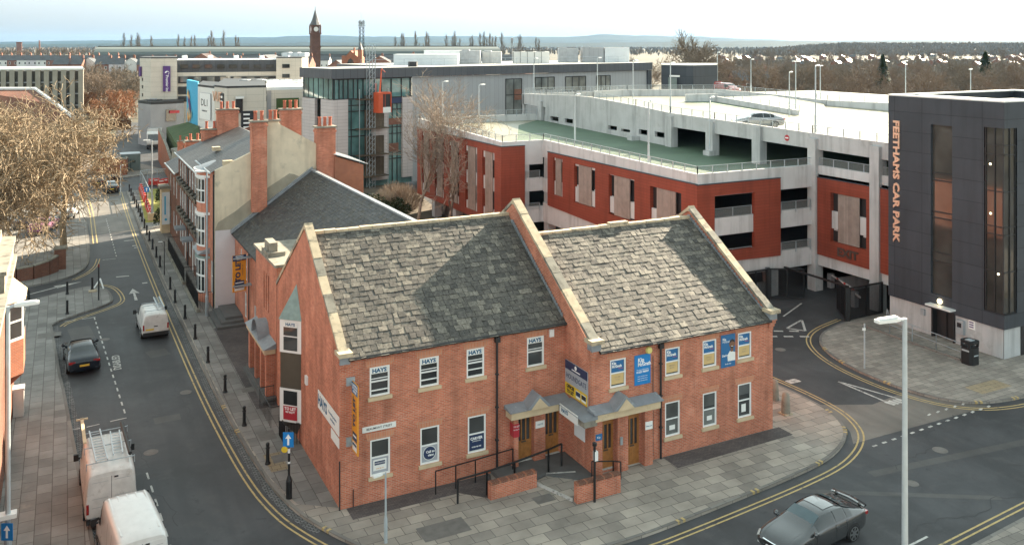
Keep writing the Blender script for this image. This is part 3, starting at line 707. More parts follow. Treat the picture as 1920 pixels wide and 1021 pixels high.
def door(a0, a1, z0, z1, vplane, trans=0):
    q = MB().frame((0, vplane, 0), **FRONT); d0, d1 = -.13, -.05
    zt = z1-trans; zb = z0+(zt-z0)*.42
    q.box(a0, a1, d0, d1, z0+.02, zb); q.box(a0, a0+.09, d0, d1, zb, zt); q.box(a1-.09, a1, d0, d1, zb, zt); q.box(a0+.09, a1-.09, d0, d1, zt-.09, zt)
    w = (a1-a0-.18-.12)/3
    for i in (1, 2): x = a0+.09+i*w+(i-1)*.06; q.box(x, x+.06, d0, d1, zb, zt-.09)
    for i in range(1, 6): x = a0+(a1-a0)*i/6; q.box(x-.012, x+.012, d1, d1+.012, z0+.1, zb-.1)
    if trans: q.box(a0, a1, d0, d1+.02, zt, zt+.07); q.box(a0, a1, d0, d1, z1-.06, z1)
    dd = q.build('door', 'oak_door', office)
    q = MB().frame((0, vplane, 0), **FRONT); q.poly([(a0+.09, -.10, zb), (a1-.09, -.10, zb), (a1-.09, -.10, zt-.09), (a0+.09, -.10, zt-.09)])
    if trans: q.poly([(a0, -.10, zt+.07), (a1, -.10, zt+.07), (a1, -.10, z1-.06), (a0, -.10, z1-.06)])
    q.build('pane', 'glass', dd)
    q = MB().frame((0, vplane, 0), **FRONT); q.box((a0+a1)/2-.12, (a0+a1)/2+.12, -.05, -.03, zb-.08, zb-.02); q.build('letterbox', 'bronze_letter', dd)
    q = MB().frame((0, vplane, 0), **FRONT); q.box(a0-.02, a1+.02, -.13, .02, z0-.03, z0+.02); q.build('threshold', 'white_paint', dd)
    return dd
for h in LDOOR: door(*h, 0)
for h in RDOOR: door(*h, VW, .38)
# porch canopies with little lead gablets
def porch(u0, u1, v0, z, gu):
    q = MB(); q.mat(0).box(u0, u1, v0-.62, v0-.02, z, z+.33)
    q.mat(1).prism([(u0-.08, v0-.70, z+.345), (u0-.08, v0-.02, z+.52), (u0-.08, v0-.02, z+.34), (u0-.08, v0-.68, z+.325)], (u1-u0+.24, 0, 0))
    q.mat(1).prism([(gu-.62, v0-.74, z+.36), (gu, v0-.74, z+.98), (gu+.62, v0-.74, z+.36)], (0, .74, .0))
    q.mat(0).prism([(gu-.47, v0-.75, z+.34), (gu, v0-.75, z+.83), (gu+.47, v0-.75, z+.34)], (0, -.012, 0))
    q.mat(2).box(u0+.1, u0+.5, v0-.4, v0-.015, 0, z) if 0 else None
    return q.build('porch', ['sandstone', 'lead'], office)
porch(7.75, 10.85, 0, 2.46, 9.15)
porch(10.80, 14.35, VW, 2.66, 12.35)
q = MB(); q.mat(0).box(10.22, 10.89, -2.9, -.62, 2.50, 2.80); q.mat(1).prism([(10.15, -2.95, 2.80), (10.89, -2.95, 2.98), (10.89, -2.95, 2.8)], (0, 2.3, 0)); q.build('porch', ['coping_grey', 'lead'], office)
q = MB()
for bx in ((8.0, 8.24, -.36, -.003, -.1, 2.46), (9.14, 9.73, -.22, -.003, -.1, 2.46), (10.905, 11.32, VW-.36, VW-.003, -.1, 2.66), (12.18, 12.76, VW-.30, VW-.003, -.1, 2.66), (13.64, 14.1, VW-.36, VW-.003, -.1, 2.66)):
    MB().box(*bx).build('pier', 'brick', office)
# rainwater goods
q = MB(); q.tube((.3, -.20, ER-.10), (UJ-.02, -.20, ER-.10), .07, n=8); q.build('gutter', 'black_plastic', office); q = MB(); q.tube((UJ+.4, VW-.22, EW-.10), (UR-.3, VW-.22, EW-.10), .07, n=8); q.build('gutter', 'black_plastic', office)
for (u, v, z0, z1) in ((7.28, -.09, -.05, ER-.1), (14.75, VW-.09, -.05, EW-.1)):
    q = MB(); q.tube((u, v, z0), (u, v, z1-.25), .05, n=8); q.tube((u, v, z1-.25), (u, v-.1, z1), .05, n=8); q.box(u-.12, u+.12, v-.12, v+.06, z1-.35, z1-.12)
    for k in range(1, 4): q.box(u-.07, u+.07, v-.06, v+.08, z0+k*1.5, z0+k*1.5+.06)
    q.build('drainpipe', 'black_plastic', office)
q = MB(); q.tube((-.04, -.04, -.02), (-.04, -.04, 2.05), .03, n=6); q.build('drainpipe', 'black_plastic', office)
q = MB(); q.tube((.55, -.04, 0), (.55, -.04, .75), .02, n=6); q.build('drainpipe', 'black_plastic', office)
q = MB(); q.tube((14.35, VW-.03, .2), (14.35, VW-.03, 4.9), .015, n=5); q.build('cable', 'black_plastic', office)
# oriel on the side street: a wedge in plan, two sash windows and a bronze panel between
ua, va, vm, vb2 = 0.0, 6.85, 7.7, 8.6; up = -.82
def oriel_band(z0, z1, mat_, par, name, o=0.0):
    q = MB(); q.grid([[(ua, va-o, z0), (up-o, vm, z0), (ua, vb2+o, z0)], [(ua, va-o, z1), (up-o, vm, z1), (ua, vb2+o, z1)]])
    q.poly([(ua, va-o, z1), (up-o, vm, z1), (ua, vb2+o, z1)]); q.poly([(ua, va-o, z0), (up-o, vm, z0), (ua, vb2+o, z0)])
    return q.build(name, mat_, par)
ori = oriel_band(2.62, 4.38, 'bronze_panel', office, 'oriel')
for (z0, z1, st) in ((.98, 2.62, 'let'), (4.38, 6.75, 'hays')):
    zz = z1 if st == 'let' else 6.0
    fr = oriel_band(z0, zz, 'white_upvc', ori, 'window', .03)
    for (p0, p1) in (((ua, va), (up, vm)), ((up, vm), (ua, vb2))):
        T = Vector((p0[0]-p1[0], p0[1]-p1[1], 0)); L = T.length
        t = T.normalized() if p0[1] < vm and p1[1] <= vm else -T.normalized()
        t = Vector((p1[0]-p0[0], p1[1]-p0[1], 0)).normalized(); n = Vector((t.y, -t.x, 0)); n = n if n.x < 0 else -n
        q = MB().frame((p0[0], p0[1], 0), t, n)
        zm = z0+(zz-z0)*.5
        for (a, c) in ((z0+.12, zm-.03), (zm+.03, zz-.1)): q.poly([(.2, .035, a), (L-.2, .035, a), (L-.2, .035, c), (.2, .035, c)])
        q.build('pane', 'glass', fr)
    tt = Vector((va-vm, 0, 0)); t = Vector((ua-up, va-vm, 0)).normalized(); n = Vector((t.y, -t.x, 0))
    o0 = Vector(((ua+up)/2, (va+vm)/2, 0)) + n*.045; L = math.hypot(up-ua, vm-va)
    q = MB().frame(o0, t, n)
    if st == 'let':
        q.box(-L/2+.2, L/2-.2, -.004, 0, z0+.12, zm-.03); s = q.build('sticker', 'red_sign', fr)
        text('TO LET', .2, 'white_ink', o0+n*.004+Vector((0, 0, zm-.16)), t, Z3, s, off=.006); text('967 SQ FT', .12, 'white_ink', o0+n*.004+Vector((0, 0, zm-.32)), t, Z3, s, off=.004)
    else:
        q.box(-L/2+.2, L/2-.2, -.004, 0, zz-.36, zz-.1); s = q.build('sticker', 'white_sign', fr)
        text('HAYS', .2, 'teal_ink', o0+n*.004+Vector((0, 0, zz-.23)), t, Z3, s, off=.006, sx=1.1)
q = MB(); e = .1
q.poly([(ua-.0, va-e, 6.0), (up-e, vm, 6.0), (ua-.02, vm, 7.6)]); q.poly([(up-e, vm, 6.0), (ua, vb2+e, 6.0), (ua-.02, vm, 7.6)]); q.poly([(ua, va-e, 6.0), (up-e, vm, 6.0), (ua, vb2+e, 6.0)])
q.build('oriel_roof', 'copper_green', ori)
q = MB(); q.poly([(ua, va, .98), (up, vm, .98), (ua, vm, .1)]); q.poly([(up, vm, .98), (ua, vb2, .98), (ua, vm, .1)]); q.build('oriel_base', 'bronze_panel', ori)
# alarm boxes, entry phone, lights
q = MB().frame((0, 0, 0), **LEFT); q.box(-5.75, -5.45, 0, .1, 3.35, 3.75); q.build('alarm_box', 'white_upvc', office)
q = MB().frame((0, 0, 0), **FRONT); q.box(10.05, 10.27, 0, .1, 5.75, 6.1); q.build('alarm_box', 'white_upvc', office)
q = MB().frame((0, VW, 0), **FRONT); q.lathe([(.17, 0), (.17, .05), (.14, .12), (.05, .14)], (14.1, 0, 5.2), 16, 'd'); q.build('alarm_box', 'alarm_yellow', office)
q = MB().frame((0, VW-.30, 0), **FRONT); q.box(12.30, 12.42, 0, .06, 1.25, 1.6); q.build('entry_phone', 'galvanised', office)
# ---- signs fixed to the office, each a thing
def board(name, label, o, t, n, a0, a1, z0, z1, m, d=.03, cat='sign', group=None):
    q = MB().frame(o, t, n).box(a0, a1, 0.004, d, z0, z1); return tag(q.build(name, m), label, cat, group)
def btext(par, s, size, m, o, t, n, a, z, d, **k):
    p = Vector(o)+Vector(t)*a+Vector(n)*d+Vector((0, 0, z)); return text(s, size, m, p, t, Z3, par, **k)
LF = dict(o=(0, 0, 0), **LEFT); FR = dict(o=(0, 0, 0), **FRONT); WF = dict(o=(0, VW, 0), **FRONT)
s = board('wall_sign', 'long white name board reading HAYS on the brick gable wall', a0=-3.55, a1=-.12, z0=3.02, z1=3.82, m='white_sign', **LF)
btext(s, 'HAYS', .62, 'teal_ink', a=-2.75, z=3.42, d=.031, off=.02, **LF); btext(s, 'Recruiting experts', .17, 'teal_ink', a=-1.1, z=3.52, d=.031, **LF); btext(s, 'worldwide', .17, 'teal_ink', a=-1.1, z=3.30, d=.031, **LF)
s = board('wall_sign', 'small blank white plate under the HAYS board near the corner', a0=-1.35, a1=-.12, z0=2.50, z1=2.92, m='white_sign', **LF)
s = board('street_name_plate', 'white street name plate reading BEAUMONT STREET', a0=.95, a1=2.45, z0=3.02, z1=3.26, m='white_sign', cat='street sign', **FR)
btext(s, 'BEAUMONT STREET', .135, 'black_ink', a=1.7, z=3.14, d=.031, off=.001, sx=.95, **FR)
HG = dict(o=(UJ-.0, 0, 0), **LEFT)
s = board('letting_board', 'large navy, grey and yellow HOUNDGATE letting board on the wing wall', a0=.14, a1=2.12, z0=3.06, z1=4.62, m='grey_sign', d=.05, **HG)
q = MB().frame(**HG); q.box(.14, 2.12, .05, .054, 4.22, 4.62); p = q.build('panel', 'navy', s)
btext(p, 'HOUNDGATE HOUSE', .12, 'white_ink', a=1.13, z=4.36, d=.056, **HG) if 0 else None
q = MB().frame(**HG); q.lathe([(.10, .054), (.10, .058)], (1.1, 0, 4.48), 10, 'd'); q.box(.75, 1.5, .054, .058, 4.30, 4.35); q.build('emblem', 'white_ink', p)
q = MB().frame(**HG); q.box(.14, 2.12, .05, .054, 3.06, 3.58); p = q.build('panel', 'yellow_sign', s)
btext(p, 'OFFICES', .22, 'black_ink', a=.62, z=3.43, d=.056, off=.012, sx=.85, **HG); btext(p, 'TO LET', .22, 'black_ink', a=.62, z=3.21, d=.056, off=.012, sx=.85, **HG)
for k in range(2):
    q = MB().frame(**HG); q.box(1.12+.5*k, 1.52+.5*k, .054, .057, 3.14, 3.48); c = q.build('panel', 'white_sign', s)
    q = MB().frame(**HG); q.box(1.13+.5*k, 1.51+.5*k, .057, .060, 3.25, 3.45); q.build('emblem', 'black_ink' if k else 'navy', c)
btext(s, 'HOUNDGATE', .34, 'navy', a=1.13, z=3.92, d=.052, sx=.85, **HG)
s = board('wall_poster', 'tall blue tutoring poster with white writing between upper windows', a0=13.3, a1=14.2, z0=3.66, z1=5.05, m='mid_blue', cat='poster', **WF)
btext(s, 'Kip', .26, 'white_ink', a=13.48, z=4.80, d=.031, off=.008, align='LEFT', **WF); btext(s, 'McGrath', .24, 'white_ink', a=13.48, z=4.60, d=.031, off=.008, align='LEFT', sx=.85, **WF)
btext(s, 'For more information', .075, 'white_ink', a=13.75, z=4.36, d=.031, **WF); btext(s, '01325 788007', .12, 'white_ink', a=13.75, z=4.25, d=.031, off=.004, **WF)
for k in range(3): btext(s, 'English and Maths tuition', .055, 'white_ink', a=13.75, z=4.05-.1*k, d=.031, **WF)
s = board('wall_poster', 'blue poster with a smiling pupil in a white shirt between upper windows', a0=18.43, a1=19.32, z0=3.62, z1=5.22, m='sticker_blue', cat='poster', **WF)
q = MB().frame(**WF); q.poly([(18.98, .034, 4.4), (19.32, .034, 4.3), (19.32, .034, 3.9), (18.85, .034, 3.9), (18.82, .034, 4.2)]); q.build('picture', 'white_sign', s)
q = MB().frame(**WF); q.lathe([(.19, .030), (.19, .036)], (19.12, 0, 4.72), 16, 'd'); q.box(19.02, 19.2, .03, .036, 4.35, 4.6); q.build('picture', 'skin', s)
q = MB().frame(**WF); q.prism([(18.95, .037, 4.78), (18.97, .037, 4.9), (19.12, .037, 4.97), (19.27, .037, 4.9), (19.29, .037, 4.78), (19.12, .037, 4.86)], (0, .001, 0)); q.build('picture', 'black_ink', s)
q = MB().frame(**WF); q.box(19.05, 19.18, .0365, .0375, 4.60, 4.625); q.build('picture', 'white_ink', s)
btext(s, 'Kip', .16, 'white_ink', a=18.52, z=5.0, d=.032, align='LEFT', off=.004, **WF); btext(s, 'McGrath', .14, 'white_ink', a=18.52, z=4.87, d=.032, align='LEFT', **WF)
btext(s, "Don't wait", .15, 'white_ink', a=18.5, z=4.2, d=.032, align='LEFT', off=.004, sx=.8, **WF); btext(s, 'Book now', .09, 'white_ink', a=18.87, z=3.78, d=.032, **WF)
s = board('door_sign', 'red TO LET notice beside the left oak door', a0=7.98, a1=8.27, z0=1.55, z1=2.15, m='red_sign', d=.39, **FR)
btext(s, 'TO LET', .1, 'white_ink', a=8.12, z=2.04, d=.392, **FR); btext(s, '967 SQ FT', .07, 'white_ink', a=8.12, z=1.9, d=.392, **FR)
s = board('door_sign', 'small white name plate between the two left oak doors', a0=9.2, a1=9.68, z0=1.68, z1=2.0, m='white_sign', d=.25, **FR); btext(s, 'HAYS', .12, 'teal_ink', a=9.44, z=1.84, d=.252, **FR)
s = board('door_sign', 'small white plate right of the far right oak door', a0=13.66, a1=14.06, z0=1.68, z1=2.04, m='white_sign', d=.39, **WF); btext(s, 'EHarrison', .08, 'teal_ink', a=13.86, z=1.84, d=.392, **WF)
s = board('door_sign', 'small blue plate left of the transom lit oak door', a0=10.95, a1=11.28, z0=1.72, z1=2.0, m='sticker_blue', d=.39, **WF); btext(s, 'Kip', .13, 'white_ink', a=11.1, z=1.86, d=.392, **WF)
s = board('wall_sign', 'white HAYS plate hanging on the porch return between the doors', o=(10.22, 0, 0), **LEFT, a0=.75, a1=2.35, z0=2.42, z1=2.86, m='white_sign', d=.03); btext(s, 'HAYS', .24, 'teal_ink', o=(10.22, 0, 0), a=1.2, z=2.64, d=.032, off=.008, **LEFT)
s = board('notice_board', 'blank pale notice board below the HAYS porch plate', a0=.95, a1=1.85, z0=1.35, z1=2.35, m='plant_white', d=.04, **HG)
# ================================================================ brick hall behind the office
hall = thing('brick_hall', 'low brick hall with dark slate roof squeezed between office and rendered house', 'hall', (.9, 20, 0))
HU, HE, HRU, HRZ = .9, 5.75, 6.6, 9.9
b = MB().frame((HU, 0, 0), **LEFT)
hw = [(-28.6, -28.1, 3.2, 5.0), (-26.7, -26.2, 3.2, 5.0), (-22.6, -22.1, 2.4, 4.6), (-27.0, -26.3, .6, 2.3), (-23.6, -22.9, .6, 2.3), (-20.6, -20.0, .5, 2.4)]
b.wall(-30.9, -17.5, -.2, HE, hw, rev=.12)
b.frame().poly([(HU, 30.88, -.2), (HU, 30.88, HE), (HRU, 30.88, HRZ), (12.3, 30.88, HE), (12.3, 30.88, -.2)])
b.poly([(12.3, 30.88, -.2), (12.3, 30.88, HE), (12.3, 12.5, HE), (12.3, 12.5, -.2)]); b.poly([(HU, 12.5, -.2), (HU, 12.5, HE), (HRU, 12.5, HRZ), (12.3, 12.5, HE), (12.3, 12.5, -.2)])
b.build('wall', 'brick', hall)
q = MB(); q.poly([(HU-.25, 12.5, HE-.12), (HU-.25, 30.95, HE-.12), (HRU, 30.95, HRZ), (HRU, 8.6, HRZ)][::-1]); q.poly([(12.55, 12.5, HE-.12), (12.55, 30.95, HE-.12), (HRU, 30.95, HRZ), (HRU, 8.6, HRZ)])
hr = q.build('roof', 'slate_tile', hall)
rr = random.Random(4); q = MB(); L = math.hypot(HRU-HU+.25, HRZ-HE+.12); sx_, sz_ = (HRU-HU+.25)/L, (HRZ-HE+.12)/L
q.frame((HU-.25, 12.5, HE-.10), (0, 1, 0), (sx_, 0, sz_), (-sz_, 0, sx_))
for i in range(int(L/.21)):
    xs = -3.9*i*.21/L; x = xs-rr.uniform(0, .3)
    while x < 18.4:
        w = .3*rr.uniform(.9, 1.1); x0, x1 = max(x, xs), min(x+w-.012, 18.42)
        if x1 > x0+.05:
            q.mat(1 if rr.random() < .12 else 0); s = i*.21; l = rr.uniform(.02, .035); k = len(q.v)
            q.v += [q.P(p) for p in ((x0, s+rr.uniform(-.01, .01), l), (x1, s+rr.uniform(-.01, .01), l+rr.uniform(-.006, .006)), (x1, s+.3, .012), (x0, s+.3, .012), (x0, s, -.01), (x1, s, -.01))]
            for f in ((0, 1, 2, 3), (4, 5, 1, 0)): q.f.append([k+j for j in f]); q.mi.append(q.cur)
        x += w
rnd_island('hall_slate', [(.030, .030, .033), (.055, .054, .056), (.075, .072, .07), (.045, .043, .043), (.065, .058, .05)], .55, .3, .45, 6)
q.build('slate_course', ['hall_slate', 'stone_slate'], hr)
q = MB(); q.box(HRU-.14, HRU+.14, 8.6, 30.95, HRZ-.02, HRZ+.1)
for (a, c) in (((HU-.3, HE-.08), (HRU, HRZ+.04)),): q.prism([(a[0], 30.6, a[1]), (c[0], 30.6, c[1]), (c[0], 30.6, c[1]+.22), (a[0], 30.6, a[1]+.22)], (0, .38, 0))
q.build('flashing', 'lead', hr)
def lwin(par, u, v0, v1, z0, z1, bars=1):
    q = MB().frame((u, 0, 0), **LEFT); a0, a1 = -v1, -v0; t = .07
    q.box(a0, a0+t, -.09, -.03, z0, z1); q.box(a1-t, a1, -.09, -.03, z0, z1); q.box(a0, a1, -.09, -.03, z1-t, z1); q.box(a0, a1, -.09, -.03, z0, z0+t); q.box(a0, a1, -.09, -.035, (z0+z1)/2-.03, (z0+z1)/2+.03)
    for k in range(bars): x = a0+(a1-a0)*(k+1)/(bars+1); q.box(x-.018, x+.018, -.085, -.045, z0, z1)
    f = q.build('window', 'white_upvc', par)
    q = MB().frame((u, 0, 0), **LEFT); q.poly([(a0, -.07, z0), (a1, -.07, z0), (a1, -.07, z1), (a0, -.07, z1)]); q.build('pane', 'glass', f); return f
for h in hw: lwin(hall, HU, -h[1], -h[0], h[2], h[3])
# entrance bay rising above the eaves
q = MB(); q.frame((0, 0, 0), **LEFT)
slots = [(-15.9+.62*k, -15.62+.62*k, 4.3, 6.4) for k in range(3)]
q.wall(-18.2, -12.45, -.2, 7.35, slots+[(-17.2, -16.2, 0, 2.6), (-15.3, -14.4, 0, 2.6)], rev=.25); q.frame()
q.poly([(0, 18.2, -.2), (0, 18.2, 7.35), (2.6, 18.2, 7.35), (2.6, 18.2, -.2)]); q.poly([(0, 12.45, -.2), (0, 12.45, 7.35), (2.6, 12.45, 7.35), (2.6, 12.45, -.2)]); q.poly([(2.6, 18.2, 0), (2.6, 18.2, 7.35), (2.6, 12.45, 7.35), (2.6, 12.45, 0)])
bay = q.build('entrance_bay', 'brick', hall)
q = MB(); q.poly([(.25, 18, 4), (.25, 12.6, 4), (.25, 12.6, 6.6), (.25, 18, 6.6)]); q.poly([(.25, 18, 0), (.25, 12.6, 0), (.25, 12.6, 2.6), (.25, 18, 2.6)]); q.build('pane', 'glass', bay)
q = MB(); q.box(-.12, 2.7, 12.3, 18.35, 7.35, 7.50); q.box(-.06, .9, 14.3, 16.2, 7.50, 7.74); q.box(.05, .5, 14.5, 15.9, 7.74, 8.25); q.build('coping', ['coping_grey'], bay)
q = MB(); q.box(-.62, -.02, 12.6, 17.9, 2.62, 2.9); q.build('porch', ['sandstone'], bay)
q = MB(); q.prism([(-.7, 12.5, 2.9), (0, 12.5, 2.9), (0, 12.5, 3.2)], (0, 5.5, 0)); rows = []
for i in range(13): a = math.pi*i/12; rows.append([(-.66, 15.2-.95*math.cos(a), 2.9+.95*math.sin(a)), (0, 15.2-.95*math.cos(a), 2.9+.95*math.sin(a))])
q.grid(rows); q.build('porch_roof', 'lead', bay)
for v in (12.7, 14.1, 15.7, 17.5): MB().box(-.5, -.003, v, v+.35, -.1, 2.62).build('pier', 'brick', bay)
q = MB(); q.tube((HU-.12, 18.45, 0), (HU-.12, 18.45, HE-.1), .045); q.tube((HU-.2, 18.4, HE-.16), (HU-.2, 30.9, HE-.16), .07); q.tube((HU-.12, 24.8, 0), (HU-.12, 24.8, HE-.1), .045); q.build('drainpipe', 'black_plastic', hall)
q = MB().frame((HU, 0, 0), **LEFT); q.box(-20.0+.5, -19.0, 0, .03, 1.2, 2.0); q.build('notice', 'white_sign', hall)
for k, (u0, u1, v0, v1, n) in enumerate(((-1.0, .88, 26.6, 30.8, 3), (-.75, -.0, 12.4, 18.3, 2))):
    q = MB()
    for i in range(n): q.box(u0+.35*i*(1 if k == 0 else .5), u1, v0+(.5*i if k == 0 else 0), v1, .16*i-.05, .16*(i+1))
    tag(q.build('stone_steps', 'concrete_dark'), ('worn stone steps against the white rendered house', 'shallow stone step along the hall entrance bay')[k], 'steps')
# TO LET boards
def letboard(o, t, label, h=3.6, w=1.0):
    t = Vector(t).normalized(); n = Vector((t.y, -t.x, 0)); q = MB().frame(o, t, n)
    q.box(-w/2, w/2, -.025, .025, 0, h); s = tag(q.build('letting_board', 'orange_sign'), label, 'sign')
    fr = dict(o=o, t=tuple(t), n=tuple(n))
    for sg in (1, -1):
        tt = t*sg; nn = n*sg
        q = MB().frame(o, tt, nn); q.box(-w/2, w/2, .025, .029, h*.84, h); p = q.build('panel', 'navy' if sg < 0 else 'sticker_blue', s)
        for k, x in enumerate(('GROUND &', '1ST FLOOR', 'OFFICES')): text(x, h*.042, 'white_ink', Vector(o)+nn*.031+Vector((0, 0, h*(.965-.045*k))), tt, Z3, p, off=.003)
        text('TO LET', w*.46 if h > 3 else w*.5, 'navy', Vector(o)+nn*.029+tt*(-w*.08)+Vector((0, 0, h*.58)), Z3, -tt, s, off=.022, sx=1.0 if h < 3.3 else 1.1)
        text('01325 382 123', w*.12, 'navy', Vector(o)+nn*.029+tt*(w*.24)+Vector((0, 0, h*.58)), Z3, -tt, s)
        for k, (m, z) in enumerate((('navy', .235), ('white_sign', .09))):
            q = MB().frame(o, tt, nn); q.box(-w*.36, w*.36, .025, .029, h*(z-.06), h*(z+.06)); p = q.build('panel', m, s)
            if k: q = MB().frame(o, tt, nn); q.box(-w*.32, w*.32, .029, .031, h*(z+.01), h*(z+.045)); q.build('emblem', 'navy', p)
            else: q = MB().frame(o, tt, nn); q.box(-w*.3, w*.3, .029, .031, h*(z-.005), h*(z+.02)); q.build('emblem', 'white_ink', p)
    return s
s = letboard((.12, 24.6, 3.0), (-1, -.25, 0), 'orange TO LET board projecting from the brick hall, wording readable face on', 2.45, .95)
q = MB(); q.box(-.3, HU, 24.4, 24.8, 3.35, 3.45); q.box(-.3, HU, 24.4, 24.8, 5.2, 5.28); q.build('bracket', 'galvanised', s)
s = letboard((.52, -.42, 2.45), (.03, -1, 0), 'orange TO LET board seen edge on at the office corner', 2.9, .75)
q = MB(); q.box(.25, .62, -.05, -.003, 2.6, 2.98); q.box(.25, .62, -.05, -.003, 5.15, 5.5); q.tube((.43, -.05, 2.8), (.43, -.3, 2.8), .03); q.tube((.43, -.05, 5.3), (.43, -.3, 5.3), .03); q.build('bracket', 'galvanised', s)
# ================================================================ rendered terrace houses
ter = thing('terraced_house', 'tall three storey terraced house with cream rendered gable and white bays', 'house', (-.5, 35, 0))
TU = -.5
b = MB()
gp = [(TU, -.2), (TU, 10.3), (2.5, 11.7), (3.1, 13.5), (4.2, 13.5), (7.2, 11.75), (7.2, -.2)]
b.mat(0).prism([(x, 30.95, z) for x, z in gp], (0, .35, 0))
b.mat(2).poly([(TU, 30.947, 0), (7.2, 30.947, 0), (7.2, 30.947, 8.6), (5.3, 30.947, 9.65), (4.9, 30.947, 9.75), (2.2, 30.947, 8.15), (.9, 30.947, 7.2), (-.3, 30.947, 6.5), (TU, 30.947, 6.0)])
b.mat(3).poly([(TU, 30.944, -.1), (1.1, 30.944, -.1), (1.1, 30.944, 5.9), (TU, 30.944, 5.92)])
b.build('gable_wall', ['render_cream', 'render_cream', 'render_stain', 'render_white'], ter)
tw = []
zs = [(1.0, 3.0), (4.4, 6.5), (7.6, 9.3)]
tw += [(-33.0, -32.1, 1.0, 3.4)]
b = MB().frame((TU, 0, 0), **LEFT); b.wall(-38.8, -31.3, -.2, 10.05, tw, rev=.12)
b.frame().poly([(7.2, 31.3, 0), (7.2, 38.8, 0), (7.2, 38.8, 10.5), (7.2, 31.3, 10.5)])
b.poly([(TU, 38.8, 0), (TU, 38.8, 10), (7.2, 38.8, 12), (7.2, 38.8, 0)]); b.build('wall', 'brick', ter)
for h in tw: lwin(ter, TU, -h[1], -h[0], h[2], h[3])
def bow(v, z0, z1, r=1.35, dep=.75):
    pts = [(TU-dep*math.sin(math.pi*i/8), v-r*math.cos(math.pi*i/8)) for i in range(9)]
    q = MB(); q.grid([[(x, y, z) for x, y in pts] for z in (z0, z1)]); q.poly([(x, y, z1) for x, y in pts]); q.poly([(x, y, z0) for x, y in pts]); return q, pts
q, pts = bow(35.0, 0, 9.9); by = q.build('bow_front', 'brick', ter)
for k, (z0, z1) in enumerate(((.7, 3.3), (4.2, 6.6), (7.5, 9.4))):
    q = MB(); o = .03
    P2 = [(x-o, y) for x, y in pts]
    q.grid([[(x, y, z) for x, y in P2[1:8]] for z in (z0, z1)]); fr = q.build('window', 'white_upvc', by)
    for i in range(1, 7):
        (x0, y0), (x1, y1) = P2[i], P2[i+1]; q = MB()
        for (s0, s1) in ((.06, .47), (.53, .94)):
            za, zb = z0+(z1-z0)*s0, z0+(z1-z0)*s1; f0, f1 = .14, .86
            q.poly([(x0+(x1-x0)*f0-.012, y0+(y1-y0)*f0, za), (x0+(x1-x0)*f1-.012, y0+(y1-y0)*f1, za), (x0+(x1-x0)*f1-.012, y0+(y1-y0)*f1, zb), (x0+(x1-x0)*f0-.012, y0+(y1-y0)*f0, zb)])
        q.build('pane', 'glass', fr)
    q = MB(); q.prism([(x-.14 if 0 < i < 8 else x, y+(i-4)*.03, z1+.02) for i, (x, y) in enumerate(pts)], (0, 0, .18)); q.build('cornice', 'white_upvc' if k else 'copper_green', by)
q = MB(); q.prism([(x-.22 if 0 < i < 8 else x, y+(i-4)*.05, 9.9) for i, (x, y) in enumerate(pts)], (0, 0, .14)); q.build('cornice', 'white_upvc', by)
def house_roof(par, v0, v1, ze, ur, zr, ub, zb, m='slate_tile', ov=.3):
    q = MB(); q.poly([(TU-ov, v0, ze), (ur, v0, zr), (ur, v1, zr), (TU-ov, v1, ze)][::-1]); q.poly([(ur, v0, zr), (ub, v0, zb), (ub, v1, zb), (ur, v1, zr)][::-1])
    q.poly([(TU-ov, v0, ze-.12), (TU-ov, v1, ze-.12), (TU-ov, v1, ze), (TU-ov, v0, ze)])
    r = q.build('roof', m, par)
    q = MB(); q.tube((TU-ov-.05, v0, ze-.04), (TU-ov-.05, v1, ze-.04), .075); q.build('gutter', 'galvanised', r); return r
rf = house_roof(ter, 31.1, 38.9, 10.15, 4.6, 12.5, 7.6, 11.3)
q = MB(); q.grid([[(TU-.9*math.sin(math.pi*i/8)*(1-t)+t*1.4, 35-1.5*math.cos(math.pi*i/8)*(1-t*.45), 10.04+.78*t) for i in range(9)] for t in (0, .35, .7, 1)]); q.build('bow_roof', 'lead', rf)
q = MB(); q.box(TU+.6, TU+1.3, 31.1, 31.6, 10.6, 10.95); q.box(TU+.9, TU+1.5, 38.3, 38.9, 10.9, 11.2); q.build('parapet_block', 'coping_stone', rf)
def stack(par, u0, u1, v0, v1, z0, z1, pots, m='brick', pat='render_cream'):
    q = MB(); q.mat(0).box(u0, u1, v0, v1, z0, z1); q.box(u0-.06, u1+.06, v0-.06, v1+.06, z1-.35, z1-.18); q.mat(1).box(u0-.1, u1+.1, v0-.1, v1+.1, z1, z1+.12)
    c = q.build('chimney', [m, 'coping_grey'], par)
    for k in range(pots):
        x = (u0+u1)/2+((k+.5)/pots-.5)*(u1-u0)*.86 if u1-u0 >= v1-v0 else (u0+u1)/2
        y = (v0+v1)/2 if u1-u0 >= v1-v0 else (v0+v1)/2+((k+.5)/pots-.5)*(v1-v0)*.86
        q = MB(); q.lathe([(.15, 0), (.17, .05), (.13, .12), (.12, .62), (.15, .64), (.15, .72), (.09, .72), (.08, .3)], (x, y, z1+.10), 10); q.build('chimney_pot', 'chimney_pot', c)
    return c
stack(ter, 2.05, 3.15, 30.5, 31.3, 7.1, 13.75, 2); stack(ter, 3.3, 4.15, 31.0, 31.5, 13.2, 13.75, 2, 'render_cream')
stack(ter, 6.2, 7.9, 39.6, 40.6, 8, 13.9, 3)
stack(ter, 6.95, 8.4, 30.7, 31.6, 0, 13.1, 3)
q = MB(); q.tube((TU-.08, 31.15, 0), (TU-.08, 31.15, 10), .06); q.build('drainpipe', 'black_plastic', ter)
